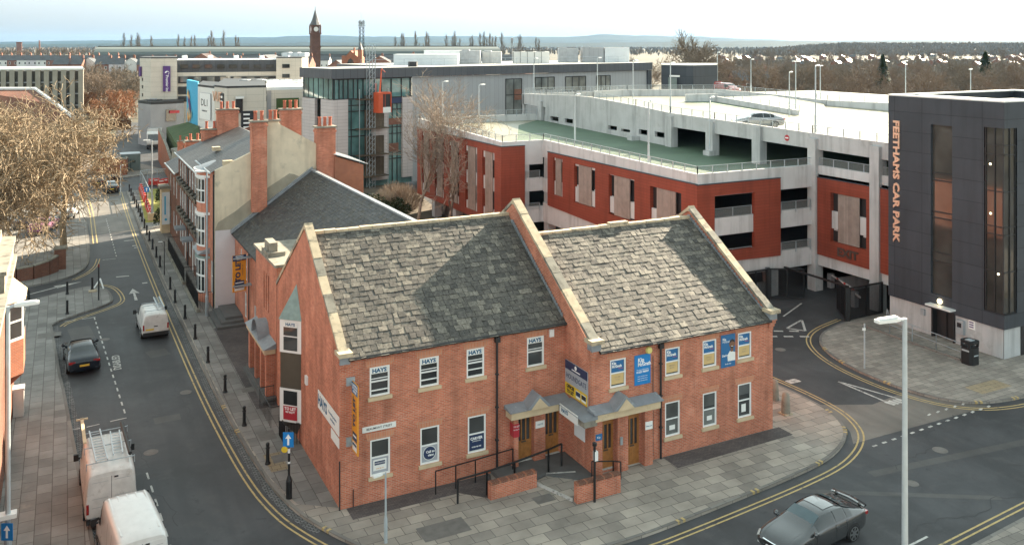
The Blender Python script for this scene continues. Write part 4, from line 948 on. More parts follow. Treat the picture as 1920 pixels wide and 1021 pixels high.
q = MB(); q.prism([(TU-.9, 33.5, 3.7), (TU, 33.5, 4.15), (TU, 33.5, 3.7)], (0, 3.2, 0)); q.build('canopy', 'lead', ter)
ter2 = thing('terraced_house', 'dark brick three storey terraced house with rows of tall white windows', 'house', (-.5, 46, 0))
VS = [39.6+1.75*k for k in range(8)]
hw2 = []
for k, v in enumerate(VS):
    for (z0, z1) in ((.9, 2.9), (3.9, 5.9), (6.7, 8.5)):
        if z0 < 1 and k in (2, 5): continue
        hw2.append((-v-1.15, -v, z0, z1))
b = MB().frame((TU, 0, 0), **LEFT); b.wall(-54, -38.8, -.2, 9.1, hw2+[(-VS[2]-1.15, -VS[2], 0, 2.7), (-VS[5]-1.15, -VS[5], 0, 2.7)], rev=.12)
b.frame().poly([(TU, 54, 0), (TU, 54, 9.1), (6.4, 54, 11.4), (9, 54, 9.6), (9, 54, 0)]); b.poly([(9, 38.8, 0), (9, 38.8, 9.6), (9, 54, 9.6), (9, 54, 0)]); b.build('wall', 'brick_dark', ter2)
for h in hw2: lwin(ter2, TU, -h[1], -h[0], h[2], h[3], 1)
for v in (VS[2], VS[5]):
    q = MB().frame((TU, 0, 0), **LEFT); q.box(-v-1.1, -v-.05, -.1, -.05, 0, 2.6); q.build('door', 'white_upvc', ter2)
    q = MB(); q.box(TU-.9, TU-.003, v-.15, v+1.3, 2.75, 2.95); q.build('door_canopy', 'lead', ter2)
for zb in (3.72, 6.5):
    q = MB()
    for k, v in enumerate(VS):
        q.box(TU-.32, TU-.003, v-.08, v+1.23, zb, zb+.3); q.lathe([(.05, .3), (.28, .42), (.18, .55)], (TU-.17, v+.6, zb), 7)
    q.build('window_box', 'bronze_panel', ter2)
rf2 = house_roof(ter2, 38.85, 54.15, 9.15, 5.0, 11.45, 9.3, 9.5)
stack(ter2, 3.0, 5.0, 53.3, 54.2, 9.6, 13.1, 3); stack(ter2, 1.6, 3.3, 53.6, 54.4, 9.0, 11.2, 2, 'brick', 'brick')
q = MB(); q.tube((TU-.07, 39.0, 0), (TU-.07, 39.0, 9), .05); q.tube((TU-.07, 46.3, 0), (TU-.07, 46.3, 9), .05); q.build('drainpipe', 'black_plastic', ter2)
ter3 = thing('terraced_house', 'lower two storey brick house at the far end of the terrace', 'house', (-.5, 58, 0))
hw3 = [(-v-1.0, -v, z0, z0+1.8) for v in (55.2, 57.6, 60.6) for z0 in (1.0, 4.4)]
b = MB().frame((TU, 0, 0), **LEFT); b.wall(-63.2, -54.0, -.2, 7.0, hw3, rev=.12); b.frame()
b.poly([(TU, 63.2, 0), (TU, 63.2, 7), (4, 63.2, 9.2), (8, 63.2, 7), (8, 63.2, 0)]); b.poly([(8, 54, 0), (8, 54, 7), (8, 63.2, 7), (8, 63.2, 0)]); b.build('wall', 'brick_dark', ter3)
for h in hw3: lwin(ter3, TU, -h[1], -h[0], h[2], h[3], 1)
r3 = house_roof(ter3, 54.2, 63.4, 7.05, 4.0, 9.3, 8.3, 6.9)
stack(ter3, 1.2, 2.9, 62.6, 63.4, 7, 9.2, 2)
q = MB(); q.box(-1.35, TU-.003, 61.4, 63.0, 0, 4.6); q.mat(1).box(-1.55, TU-.003, 61.2, 63.2, 4.6, 4.85); pt = q.build('stone_porch', ['sandstone', 'coping_grey'], ter3)
s = tag(MB().frame((-.9, 0, 0), **FRONT).build('hanging_banner', 'plant_white'), 'tall pale banner hanging beside the stone porch', 'banner')
bpy.data.objects.remove(s)
q = MB(); q.frame((-1.0, 60.9, 0), (1, .0, 0), (0, -1, 0)).box(-.35, .4, 0, .05, 1.0, 4.3); s = tag(q.build('banner', 'plant_white'), 'tall pale banner standing before the stone porch', 'banner')
q = MB(); q.frame((-1.0, 60.9, 0), (1, .0, 0), (0, -1, 0)).box(-.12, .02, .05, .054, 2.0, 3.9); q.lathe([(.13, .05), (.13, .055)], (.02, 0, 1.5), 12, 'd'); q.build('emblem', 'sky_panel', s)
# brick rear wing beyond the hall chimney, pale roofed outhouse beside it
wing = thing('rear_wing', 'brick rear wing with pale ribbed roof behind the dark slate hall', 'outbuilding', (9.5, 33, 0))
q = MB(); q.prism([(8.3, 30.6, 0), (8.3, 30.6, 10.9), (10.6, 30.6, 10.1), (10.6, 30.6, 0)], (0, 5.5, 0)); q.build('wall', 'brick_orange', wing)
q = MB().frame((10.6, 0, 0), **RIGHT); q.box(31.6, 32.6, .0, .05, 6.9, 9.3); f = q.build('window', 'white_upvc', wing); q = MB().frame((10.6, 0, 0), **RIGHT); q.box(31.7, 32.5, .05, .055, 7.0, 9.2); q.build('pane', 'glass', f)
q = MB(); q.poly([(8.2, 30.4, 11.05), (10.9, 30.4, 10.15), (10.9, 36.2, 10.15), (8.2, 36.2, 11.05)])
for i in range(8): q.box(8.2, 8.21, 0, 0, 0, 0) if 0 else q.prism([(8.2, 30.4+.8*i, 11.05), (10.9, 30.4+.8*i, 10.15), (10.9, 30.4+.8*i, 10.22), (8.2, 30.4+.8*i, 11.12)], (0, .06, 0))
q.build('roof', 'roof_metal', wing)
# iron railings, low kerbs
def railing(name, pts, h, label, cat='railing', gap=.14, r=.012, par=None, m='black_iron', mid=(), post=None, base=0.0, rail=.025, grp=None):
    root = thing(name, label, cat, (pts[0][0], pts[0][1], base), 0, grp) if par is None else par
    q = MB(); pq = MB()
    for (a, c) in zip(pts[:-1], pts[1:]):
        za, zc = (a[2] if len(a) > 2 else base), (c[2] if len(c) > 2 else base)
        q.tube((a[0], a[1], za+h), (c[0], c[1], zc+h), rail, n=5)
        for m_ in mid: q.tube((a[0], a[1], za+h*m_), (c[0], c[1], zc+h*m_), rail*.8, n=5)
        L = math.hypot(c[0]-a[0], c[1]-a[1])
        if gap:
            k = max(int(L/gap), 1)
            for i in range(k+1): t = i/k; x, y, z = a[0]+(c[0]-a[0])*t, a[1]+(c[1]-a[1])*t, za+(zc-za)*t; pq.tube((x, y, z), (x, y, z+h+(.06 if not post else 0)), r, n=4)
        if post:
            k = max(int(round(L/post)), 1)
            for i in range(k+1): t = i/k; x, y, z = a[0]+(c[0]-a[0])*t, a[1]+(c[1]-a[1])*t, za+(zc-za)*t; q.tube((x, y, z), (x, y, z+h), rail*1.1, n=5)
    q.build('rail', m, root)
    if pq.f: pq.build('baluster', m, root)
    return root
q = MB(); q.box(-1.75, -1.5, 31.3, 38.4, 0, .25); q.box(-1.75, -1.5, 39.6, 52.4, 0, .25); k_ = tag(q.build('railing_plinth', 'coping_grey'), 'low stone plinth under the black terrace railings', 'plinth')
railing('iron_railing', [(-.6, 31.4, .25), (-1.62, 31.4, .25), (-1.62, 38.3, .25), (-.6, 38.3, .25)], 1.15, 'black iron railings enclosing the bow fronted house')
railing('iron_railing', [(-.6, 39.7, .25), (-1.62, 39.7, .25), (-1.62, 52.3, .25), (-.6, 52.3, .25)], 1.15, 'long black iron railings before the dark brick house')
railing('iron_railing', [(-.2, 12.2), (-.95, 12.2), (-.95, 9.3), (-.1, 9.3)], 1.05, 'short black railing beside the green topped oriel', gap=.3)
railing('iron_railing', [(-.1, 8.7), (-.75, 8.3), (-.75, 7.0), (-.05, 6.9)], 1.0, 'black bars guarding the wall foot under the oriel', gap=.12, r=.02)
# ================================================================ multi storey car park
cp = thing('car_park', 'multi storey car park with brick red cladding, pale concrete bands and open decks', 'car park', (43, 16, 0))
KU, KV = 43.3, 15.7                      # inner corner column
W1, V2, W0, VR_ = 31.5, 15.7, 27.0, 39.3
LD0, LD1 = 9.2, 9.55                     # lower roof deck, near and far
V9 = 61.5
def bands(q, fr, a0, a1, lv, d=.0, th=.25):
    q.frame(*fr)
    for z0, z1 in lv: q.box(a0, a1, -th, d, z0, z1)
LV = [(1.95, 3.35), (5.15, 6.5), (8.15, 9.9)]
q = MB()
o = ((0, KV, 0), (1, 0, 0), (0, -1, 0)); bands(q, o, W1, KU+.5, LV)
o = ((KU, 0, 0), (0, -1, 0), (-1, 0, 0)); bands(q, o, -KV, -6.0, LV)
o = ((W1, 0, 0), (0, -1, 0), (-1, 0, 0)); bands(q, o, -VR_, -KV-.25, [(2.2, 4.1), (5.15, 6.5)]); q.prism([(-VR_, 0, 8.5), (-KV-.25, 0, 8.2), (-KV-.25, 0, 9.89), (-VR_, 0, 10.2)], (0, -.25, 0))
o = ((0, VR_, 0), (1, 0, 0), (0, -1, 0)); bands(q, o, W0, W1-.002, [(2.2, 3.75), (5.25, 6.55), (7.85, 10.18)])
o = ((W0, 0, 0), (0, -1, 0), (-1, 0, 0)); bands(q, o, -V9, -VR_-.25, [(2.2, 3.4), (5.2, 6.5)]); q.prism([(-V9, 0, 9.0), (-VR_-.25, 0, 8.2), (-VR_-.25, 0, 10.18), (-V9, 0, 10.8)], (0, -.25, 0))
q.frame(); q.box(W0+.01, 62, V9, V9+.3, 9.0, 10.8)
q.build('parapet', 'concrete_pale', cp)
def col(u, v, z0=-.2, z1=9.2, w=.42): MB().box(u-w, u+w, v-w, v+w, z0, z1).build('column', 'concrete', cp)
for v in (9.6, 15.72): col(KU+.1, v, -.2, 12.0)
col(39.2, KV+.6)
for v in (16.9, 22, 28, 34, 39.0): col(W1+.6, v)
col(29.6, VR_+.5); 
for v in (45, 51, 57): col(W0+.5, v)
for v in (22.2, 28.4, 34.6, 61.2): MB().box(KU-.25, KU+.55, v-.55, v+.45, 9.1, 12.4).build('column', 'concrete', cp)
# floors and dark interior
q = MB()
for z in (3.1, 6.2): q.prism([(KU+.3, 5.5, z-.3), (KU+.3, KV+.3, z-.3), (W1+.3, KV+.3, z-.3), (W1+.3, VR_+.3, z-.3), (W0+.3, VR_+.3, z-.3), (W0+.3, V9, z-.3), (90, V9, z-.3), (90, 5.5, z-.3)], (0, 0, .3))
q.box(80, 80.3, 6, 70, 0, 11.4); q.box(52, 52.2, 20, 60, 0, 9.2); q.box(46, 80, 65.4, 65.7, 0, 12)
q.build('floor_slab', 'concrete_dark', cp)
def zt(v): return LD0 + max(0, v-26)*.0225
q = MB(); P = [(KU, 5.6), (KU, KV), (W1+.01, KV+.01), (W1+.01, 26), (90, 26), (90, 5.6)]
q.prism([(x, y, zt(y)-.35) for x, y in P], (0, 0, .35))
for P in ([(W1+.01, 26), (90, 26), (90, VR_), (W1+.01, VR_)], [(W0+.01, VR_+.01), (90, VR_+.01), (90, V9), (W0+.01, V9)]): q.prism([(x, y, zt(y)-.35) for x, y in P], (0, 0, .35))
q.build('lower_deck', 'deck_green', cp)
q = MB(); q.poly([(W0+.3, 42, zt(42)+.006), (30, 42, zt(42)+.006), (38, 57, zt(57)+.006), (42.9, 61.3, zt(61.3)+.006), (W0+.3, 61.3, zt(61.3)+.006)]); q.build('deck_coat_or_lit_patch', 'deck_pale', cp)  # pale patch puts the sunlight on the lower deck into its colour
q = MB()
for k in range(7): v = 19+k*3.2; strip(q, [(W1+1.0, v), (W1+5.2, v)], .1, zt(v)+.012)
q.build('bay_line', 'white_paint', cp)
# upper deck and the wall that carries it
U0 = 43.3
prof = [(5.0, 12.30, 11.7), (16, 12.40, 11.7), (28, 12.62, 11.7), (34.6, 12.74, 11.72), (40.6, 13.12, 12.05), (49, 13.5, 12.5), (53, 13.52, 12.6), (60, 13.25, 12.55), (66, 13.1, 12.5)]
q = MB()
for (a, c) in zip(prof[:-1], prof[1:]):
    lo = (11.05 + .012*(a[0]-8), 11.05+.012*(c[0]-8)) if c[0] <= 34.7 or a[0] >= 60 else None
    if lo is None:
        q.prism([(U0, a[0], 10.7), (U0, a[0], a[1]), (U0, c[0], c[1]), (U0, c[0], 10.7)], (.3, 0, 0))
    else:
        q.prism([(U0, a[0], lo[0]), (U0, a[0], a[1]), (U0, c[0], c[1]), (U0, c[0], lo[1])], (.3, 0, 0))
op = [(35.5, 37.1), (38.4, 39.9), (41.5, 43.2), (44.0, 45.7), (53.3, 55.2), (56.7, 58.7)]
vv = [34.7]+[x for o_ in op for x in o_]+[60.2]
for a, c in zip(vv[::2], vv[1::2]): q.box(U0, U0+.3, a, c, 9.1, 10.7)
for a, c in op: q.box(U0, U0+.3, a, c, 9.1, 10.15)
for a, c, z in ((41.5, 43.2, 10.45), (44, 45.7, 10.6)): q.box(U0, U0+.3, a, c, z, 10.7)
q.box(U0, U0+.3, 65.8, 66.1, 9.2, 13); q.box(U0, 62, 66, 66.3, 11.6, 13.05)
for v in (35, 40.8, 46.8, 52.6, 58.9): q.box(U0-.012, U0, v-.03, v+.03, 9.3, 12.2)
q.box(U0-.012, U0, 34.7, 60.2, 10.68, 10.72)
q.build('deck_wall', 'concrete', cp)
q = MB(); rows = []
for v, zt_, zd in [(5.0, 0, 11.7), (16, 0, 11.7), (28, 0, 11.7), (34.6, 0, 11.72), (40.6, 0, 12.05), (49, 0, 12.5), (53, 0, 12.6), (60, 0, 12.55), (66, 0, 12.5)]:
    rows.append([(U0+.3, v, zd), (58, v, zd), (95, v, min(zd, 12.3))])
q.grid(rows); rows = [[(x, y, z-.4) for x, y, z in r] for r in rows]; q.grid(rows); q.box(94.5, 95, 5, 66, 11, 12.3)
q.box(U0+.3, 95, 5.0, 5.3, 10.8, 11.69); q.build('upper_deck', 'deck_pale', cp)
q = MB(); q.poly([(60.6, 36.0, 11.72), (56, 36, 11.72), (53, 48.5, 12.52), (60.6, 48.5, 12.52)]) if 0 else q.poly([(60.9, 35, 11.735), (59.2, 35, 11.735), (57, 50, 12.56), (60.9, 50, 12.56)]); q.build('deck_coat_or_lit_patch', 'deck_green', cp)
# low walls of the inner ramps
def lowwall(pts, h, th=.25):
    q = MB()
    for (a, c) in zip(pts[:-1], pts[1:]):
        L = Vector((c[0]-a[0], c[1]-a[1], 0)).normalized(); n = Vector((L.y, -L.x, 0))*th
        q.prism([(a[0], a[1], a[2]-.5), (c[0], c[1], c[2]-.5), (c[0], c[1], c[2]+h), (a[0], a[1], a[2]+h)], tuple(n))
    q.build('ramp_wall', 'concrete_pale', cp)
rampB = [(61.6, 49.3, 12.6), (61.7, 35.7, 11.75)]
lowwall(rampB, .55); lowwall([(57.4, 50.2, 12.6), (61.6, 49.3, 12.6)], .85)
farC = [(70.4, 58, 12.6), (72.0, 50, 12.3), (72.6, 42, 12.0), (76.8, 34.5, 11.9), (84, 24, 11.8)]
lowwall(farC, .75); lowwall([(52, 62.5, 12.6), (58, 63.5, 12.6), (70.4, 58, 12.6)], .8)
q = MB()
for pts in ([(66, 24, 11.722), (60, 27, 11.722), (55, 26, 11.722), (50, 22, 11.722), (47, 16, 11.722)], [(70, 20, 11.722), (62, 23, 11.722), (55, 23.5, 11.722), (48, 25, 11.722)], [(68, 30, 11.75), (60, 30, 11.722), (54, 32, 11.722), (50, 34, 11.722)]):
    strip(q, smooth([p[:2] for p in pts]), .28, 11.735)
q.build('tyre_mark', 'concrete', cp)
q = MB(); q.poly([(62, 49.3, 13.0), (70.3, 49.3, 13.0), (72, 42, 12.35), (66, 35.7, 11.75), (62, 35.7, 11.75)]); q.build('ramp', 'deck_pale', cp)
# glass and steel guard rails
def guard(pts, h=.95, m='galvanised', post=1.5, pan=True):
    q = MB(); g = MB()
    for a, c in zip(pts[:-1], pts[1:]):
        L = math.hypot(c[0]-a[0], c[1]-a[1]); k = max(int(round(L/post)), 1)
        q.tube((a[0], a[1], a[2]+h), (c[0], c[1], c[2]+h), .03, n=4)
        for i in range(k+1):
            t = i/k; x, y, z = [a[j]+(c[j]-a[j])*t for j in range(3)]; q.box(x-.03, x+.03, y-.03, y+.03, z-.15, z+h)
        if pan:
            g.poly([(a[0], a[1], a[2]+.06), (c[0], c[1], c[2]+.06), (c[0], c[1], c[2]+h-.08), (a[0], a[1], a[2]+h-.08)])
    r = q.build('guard_rail', m, cp)
    if pan: g.build('mesh_panel', 'mesh_infill', r)
m, nt, bs = nm('mesh_infill'); bs.inputs['Base Color'].default_value = (.45, .48, .48, 1); bs.inputs['Roughness'].default_value = .4
tr = nt.nodes.new('ShaderNodeBsdfTransparent'); mx = nt.nodes.new('ShaderNodeMixShader'); mx.inputs[0].default_value = .22
nt.links.new(tr.outputs[0], mx.inputs[1]); nt.links.new(bs.outputs[0], mx.inputs[2]); nt.links.new(mx.outputs[0], nt.nodes['Material Output'].inputs[0])
guard([(KU-.2, KV+.12, 9.75), (W1+.1, KV+.12, 9.75), (W1+.1, VR_+.1, 10.1), (W0+.1, VR_+.1, 10.1), (W0+.1, V9, 10.7), (42.9, V9, 10.7)], .7)
guard([(U0+.12, v, z-.12) for v, z, _ in prof[:-1]] + [(U0+.12, 65.8, 13.0)], .72)
guard([(KU+.12, 6.5, 9.75), (KU+.12, 15.3, 9.75)], .75)
guard([(a, b_, z+.45) for a, b_, z in rampB], .65, pan=False); guard([(a, b_, z+.7) for a, b_, z in farC], .7); guard([(52, 62.5, 13.3), (58, 63.5, 13.3), (70.4, 58, 13.3)], .7); guard([(43.6, 66.1, 13.0), (61, 66.1, 13.0)], .8)
for z in (3.3, 6.45):
    guard([(39.7, KV-.05, z), (KU-.5, KV-.05, z)], .72); guard([(33.1, KV+.1, z), (36.8, KV+.1, z)], .72); guard([(29.6, VR_-.04, z+.1), (W1-.4, VR_-.04, z+.1)], .7)
# red cladding with tall slatted openings
def clad(o, t, n, a0, a1, zl, holes, name='red_cladding_panel', rev=.35):
    """zl: z bottom at a0 and at a1, top"""
    q = MB().frame(o, t, n); zb0, zb1, z1 = zl; zb = max(zb0, zb1)
    q.wall(a0, a1, zb, z1, holes, d=.16, rev=rev)
    q.poly([(a0, .16, zb0), (a1, .16, zb1), (a1, .16, zb), (a0, .16, zb)] if zb0 != zb1 else [(a0, .16, zb), (a1, .16, zb), (a1, .16, zb-.01), (a0, .16, zb-.01)])
    for a, zz in ((a0, zb0), (a1, zb1)): q.poly([(a, .16, zz), (a, .0, zz), (a, .0, z1), (a, .16, z1)])
    q.poly([(a0, .16, z1), (a1, .16, z1), (a1, 0, z1), (a0, 0, z1)]); q.poly([(a0, .16, zb0), (a1, .16, zb1), (a1, 0, zb1), (a0, 0, zb0)])
    q.mat(1).box(a0-.02, a1+.02, -.02, .19, z1, z1+.06)
    p = q.build(name, ['red_cladding', 'dark_cladding'], cp); return p
def slat(p, o, t, n, h, edge=.28):
    a0, a1, z0, z1 = h; w = a1-a0
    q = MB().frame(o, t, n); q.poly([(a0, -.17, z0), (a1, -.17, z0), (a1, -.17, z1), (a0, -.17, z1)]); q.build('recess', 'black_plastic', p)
    q = MB().frame(o, t, n); q.box(a0+w*edge*.72, a1-w*edge*.72, .02, .10, z0+.03, z1-.03); q.build('cedar_panel', 'cedar', p)
    q = MB().frame(o, t, n); zc = z0+(z1-z0)*.42
    for x in (a0+.03, a1-w*edge*.6): MB().frame(o, t, n).box(x+.1, x+w*edge*.45, -.165, -.1, zc-.75, zc+.1).build('spandrel', 'concrete_pale', p)
f2 = ((0, KV, 0), (1, 0, 0), (0, -1, 0)); H2 = [(33.0, 36.9, 3.95, 8.2)]
p = clad(*f2, W1-.16, 39.55, (3.25, 3.05, 9.08), H2, rev=.3)
q = MB().frame(*f2); q.poly([(33, -.2, 3.9), (36.9, -.2, 3.9), (36.9, -.2, 8.2), (33, -.2, 8.2)]) if 0 else q.box(33.05, 36.75, -.2, -.02, 5.2, 6.5); q.build('spandrel', 'concrete_pale', p)
f1 = ((W1, 0, 0), (0, -1, 0), (-1, 0, 0))
H1 = [(-37.0, -35.25, 5.2, 8.75), (-33.15, -29.55, 5.1, 8.62), (-27.4, -23.55, 5.0, 8.42), (-21.4, -17.4, 4.9, 8.25)]
p = clad(*f1, -38.1, -KV-.0, (4.0, 3.25, 9.12), H1)
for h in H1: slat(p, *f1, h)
f3 = ((KU, 0, 0), (0, -1, 0), (-1, 0, 0)); H3 = [(-13.9, -10.45, 4.15, 7.95)]
p = clad(*f3, -15.25, -6.6, (2.85, 2.7, 8.95), H3)
for h in H3: slat(p, *f3, h)
e = btext(p, 'EXIT', .85, 'bronze_letter', o=(KU, 0, 0), t=(0, -1, 0), n=(-1, 0, 0), a=-12.2, z=3.45, d=.17, off=.03, ext=.05, sx=1.15)
f0 = ((W0, 0, 0), (0, -1, 0), (-1, 0, 0))
H0 = [(-60.0, -57.6, 2.6, 9.4), (-56.0, -53.4, 2.6, 9.3), (-52.0, -49.2, 2.6, 9.2), (-47.6, -44.6, 2.6, 9.1), (-43.4, -40.6, 2.6, 9.0)]
p = clad(*f0, -V9, -VR_-.0, (2.0, 2.0, 9.72), H0)
for h in H0: slat(p, *f0, h)
fr_ = ((0, VR_, 0), (1, 0, 0), (0, -1, 0)); clad(*fr_, W0-.16, 29.42, (2.2, 2.2, 9.72), [])
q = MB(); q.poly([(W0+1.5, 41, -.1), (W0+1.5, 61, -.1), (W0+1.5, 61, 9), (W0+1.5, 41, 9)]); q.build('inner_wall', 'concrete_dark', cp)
# entrance walls under the first floor
q = MB(); q.box(44.5, 62, 14.2, 14.45, -.2, 1.0); q.box(W1+.2, 38.4, KV+.3, KV+.6, -.2, 1.0); q.box(W1+.3, W1+.6, KV+.6, VR_, -.2, 1.1); q.build('low_wall', 'concrete', cp)
s = tag(MB().frame((KU, 0, 0), (0, -1, 0), (-1, 0, 0)).lathe([(.26, .0), (.26, .03)], (-18.7, 0, 11.75), 16, 'd').build('road_sign', 'red_sign'), 'round red no entry sign on the upper concrete beam', 'road sign')
q = MB().frame((KU, 0, 0), (0, -1, 0), (-1, 0, 0)); q.box(-18.88, -18.52, .03, .035, 11.70, 11.80); q.build('bar', 'white_ink', s)
# dark roof access block
acc = thing('roof_stair_block', 'dark blue grey stair block standing on the far roof deck', 'stair block', (75, 72, 12.6))
pts_ = [D(1240, 131), D(1300, 127.5), D(1345, 131), D(1345, 140), D(1240, 140)]
q = MB(); q.prism([(x, y, 12.0) for x, y in pts_], (0, 0, 4.45)); q.mat(1).prism([(x, y, 16.45) for x, y in pts_], (0, 0, .12)); q.build('wall', ['dark_cladding', 'roof_membrane'], acc)
for px, w, z1 in ((1260, .9, 14.7), (1279, 1.0, 14.7)):
    x, y = D(px, 129.2); q = MB().frame((x, y, 0), (pts_[1][0]-pts_[0][0], pts_[1][1]-pts_[0][1], 0), (.45, -.9, 0)); q.box(-w/2, w/2, -.2, .35, 12.5, z1); q.build('door', 'cabinet_green', acc)
x, y = D(1262, 128.6); q = MB().frame((x, y, 0), (pts_[1][0]-pts_[0][0], pts_[1][1]-pts_[0][1], 0), (.45, -.9, 0)); q.box(-.6, .6, 0, .5, 14.8, 15.05); q.build('sign', 'white_sign', acc)
# ================================================================ stair tower
tw_ = thing('stair_tower', 'charcoal clad stair tower lettered FEETHAMS CAR PARK with tall glazed slots', 'tower', (41.54, -1.47, 0))
TU0, TV0, TV1, TZ = 41.54, -1.47, 7.13, 15.92
TL = ((TU0, 0, 0), (0, -1, 0), (-1, 0, 0)); TR = ((0, TV0, 0), (1, 0, 0), (0, -1, 0))
SL = (-3.72, -2.13, 2.85, 14.15)
q = MB(); q.frame(*TL).wall(-TV1, 0.12, 1.85, TZ, [SL], rev=.25); q.wall(.12, -TV0, 14.3, TZ, []); q.wall(.12, -TV0, 1.85, 2.75, [])
q.frame(*TR).wall(TU0+1.25, TU0+14.0, 1.85, TZ, []); q.wall(TU0, TU0+1.25, 14.3, TZ, []); q.wall(TU0, TU0+1.25, 1.85, 2.75, [])  # right side stretched out of view, past its likely width, to shade the road
q.frame().poly([(TU0, TV1, 1.85), (TU0, TV1, TZ), (TU0+14.0, TV1, TZ), (TU0+14.0, TV1, 1.85)]); q.poly([(TU0+14.0, TV0, 0), (TU0+14.0, TV1, 0), (TU0+14.0, TV1, TZ), (TU0+14.0, TV0, TZ)])
q.poly([(TU0, TV0, 1.85), (TU0, TV1, 1.85), (TU0+14.0, TV1, 1.85), (TU0+14.0, TV0, 1.85)])
q.build('cladding', 'dark_cladding', tw_)
q = MB(); q.mat(0)
for bx in ((TU0-.03, TU0+.35, TV0-.03, TV1+.03), (TU0+13.7, TU0+14.03, TV0-.03, TV1+.03), (TU0+.35, TU0+13.7, TV0-.03, TV0+.32), (TU0+.35, TU0+13.7, TV1-.32, TV1+.03)): q.box(*bx, TZ, TZ+.10)
q.mat(1).poly([(TU0+.3, TV0+.3, TZ-.5), (TU0+13.7, TV0+.3, TZ-.5), (TU0+13.7, TV1-.3, TZ-.5), (TU0+.3, TV1-.3, TZ-.5)]); q.mat(0).box(TU0+2.6, TU0+3.0, TV0+.3, TV1-.3, TZ-.5, TZ+.02); q.build('roof', ['lamp_white', 'roof_membrane'], tw_)
q = MB().frame(*TL); q.poly([(SL[0], -.2, SL[2]), (SL[1], -.2, SL[2]), (SL[1], -.2, SL[3]), (SL[0], -.2, SL[3])]); g = q.build('window', 'glass_tower', tw_)
q = MB().frame(*TL)
for z in (5.0, 5.6, 7.9, 8.3, 10.4, 10.9): q.box(SL[0], SL[1], -.19, -.12, z, z+.07)
q.build('mullion', 'black_plastic', g)
q = MB().frame(*TL); q.poly([(.12, -.12, 2.75), (-TV0-.12, -.12, 2.75), (-TV0-.12, -.12, 14.3), (.12, -.12, 14.3)]); q.frame(*TR); q.poly([(TU0+.12, -.12, 2.75), (TU0+1.25, -.12, 2.75), (TU0+1.25, -.12, 14.3), (TU0+.12, -.12, 14.3)]); g = q.build('window', 'glass_tower', tw_)
q = MB(); q.frame(*TL)
for a in (.14, .75, -TV0-.16): q.box(a, a+.07, -.14, -.05, 2.75, 14.3)
for z in (2.75, 5.3, 7.6, 8.1, 10.3, 12.6, 13.2): q.box(.12, -TV0-.05, -.14, -.06, z, z+.06)
q.frame(*TR)
for a in (.62, 1.17): q.box(TU0+a, TU0+a+.07, -.14, -.05, 2.75, 14.3)
for z in (2.75, 5.3, 7.6, 8.1, 10.3, 12.6, 13.2): q.box(TU0+.1, TU0+1.25, -.14, -.06, z, z+.06)
q.build('mullion', 'black_plastic', g)
for k, (a, z) in enumerate(((.48, 12.0), (.5, 8.9), (1.02, 5.2))):
    q = MB().frame(*TL); q.lathe([(.02, -.115), (.07, -.10), (.07, -.08), (.02, -.06)], (a, 0, z), 10, 'd'); q.build('stair_lamp', 'lamp_glow', g)
q = MB(); q.frame(*TL)
DH = (-3.65, -1.95, -.05, 2.25)
q.wall(-TV1+.05, -TV0-.12, -.2, 1.95, [(DH[0], DH[1], -.2, 1.95)], d=-.10, rev=.3); q.frame(*TR); q.wall(TU0+.12, TU0+14.0, -.2, 1.95, [], d=-.10)
q.frame().poly([(TU0+.1, TV1-.05, -.2), (TU0+.1, TV1-.05, 1.9), (TU0+6, TV1-.05, 1.9), (TU0+6, TV1-.05, -.2)]); q.build('base_wall', 'concrete', tw_)
q = MB().frame(*TL); q.poly([(DH[0], -.4, -.1), (DH[1], -.4, -.1), (DH[1], -.4, 2.0), (DH[0], -.4, 2.0)]); q.box(DH[0], DH[0]+.1, -.38, .05, -.1, 1.95); q.box(DH[1]-.1, DH[1], -.38, .05, -.1, 1.95); q.box((DH[0]+DH[1])/2-.04, (DH[0]+DH[1])/2+.04, -.38, -.3, 0, 1.95)
dd = q.build('door', 'black_plastic', tw_)
q = MB().frame(*TR); q.box(TU0+1.75, TU0+3.0, -.1, -.05, -.1, 1.9); q.build('side_door', 'black_plastic', tw_)
q = MB().frame(*TL); q.box(DH[0]-.1, DH[1]+.1, -.05, .55, 2.12, 2.22); q.build('canopy', 'lamp_white', dd)
q = MB().frame(*TL); q.lathe([(.02, 0.02), (.17, .03), (.17, .09), (.02, .12)], ((DH[0]+DH[1])/2-.2, 0, 2.48), 12, 'd'); q.build('lamp', 'lamp_glow', dd)
for i, (wd, z) in enumerate((('FEETHAMS CAR PARK', 9.0),)):
    e = btext(tw_, wd, .78, 'gold_letter', o=(TU0, 0, 0), t=(0, -1, 0), n=(-1, 0, 0), a=0, z=0, d=.02) if 0 else text(wd, .68, 'gold_letter', (TU0-.03, 6.45, 9.75), (0, 0, -1), (0, -1, 0), tw_, ext=.05, off=.025, sx=1.0)
# letters read downwards; stretch to the height of the panel
bb = [v.co.z for v in e.data.vertices]; k = 8.5/(max(bb)-min(bb)); c0 = (max(bb)+min(bb))/2
for v in e.data.vertices: v.co.z = (v.co.z-c0)*k + 9.95
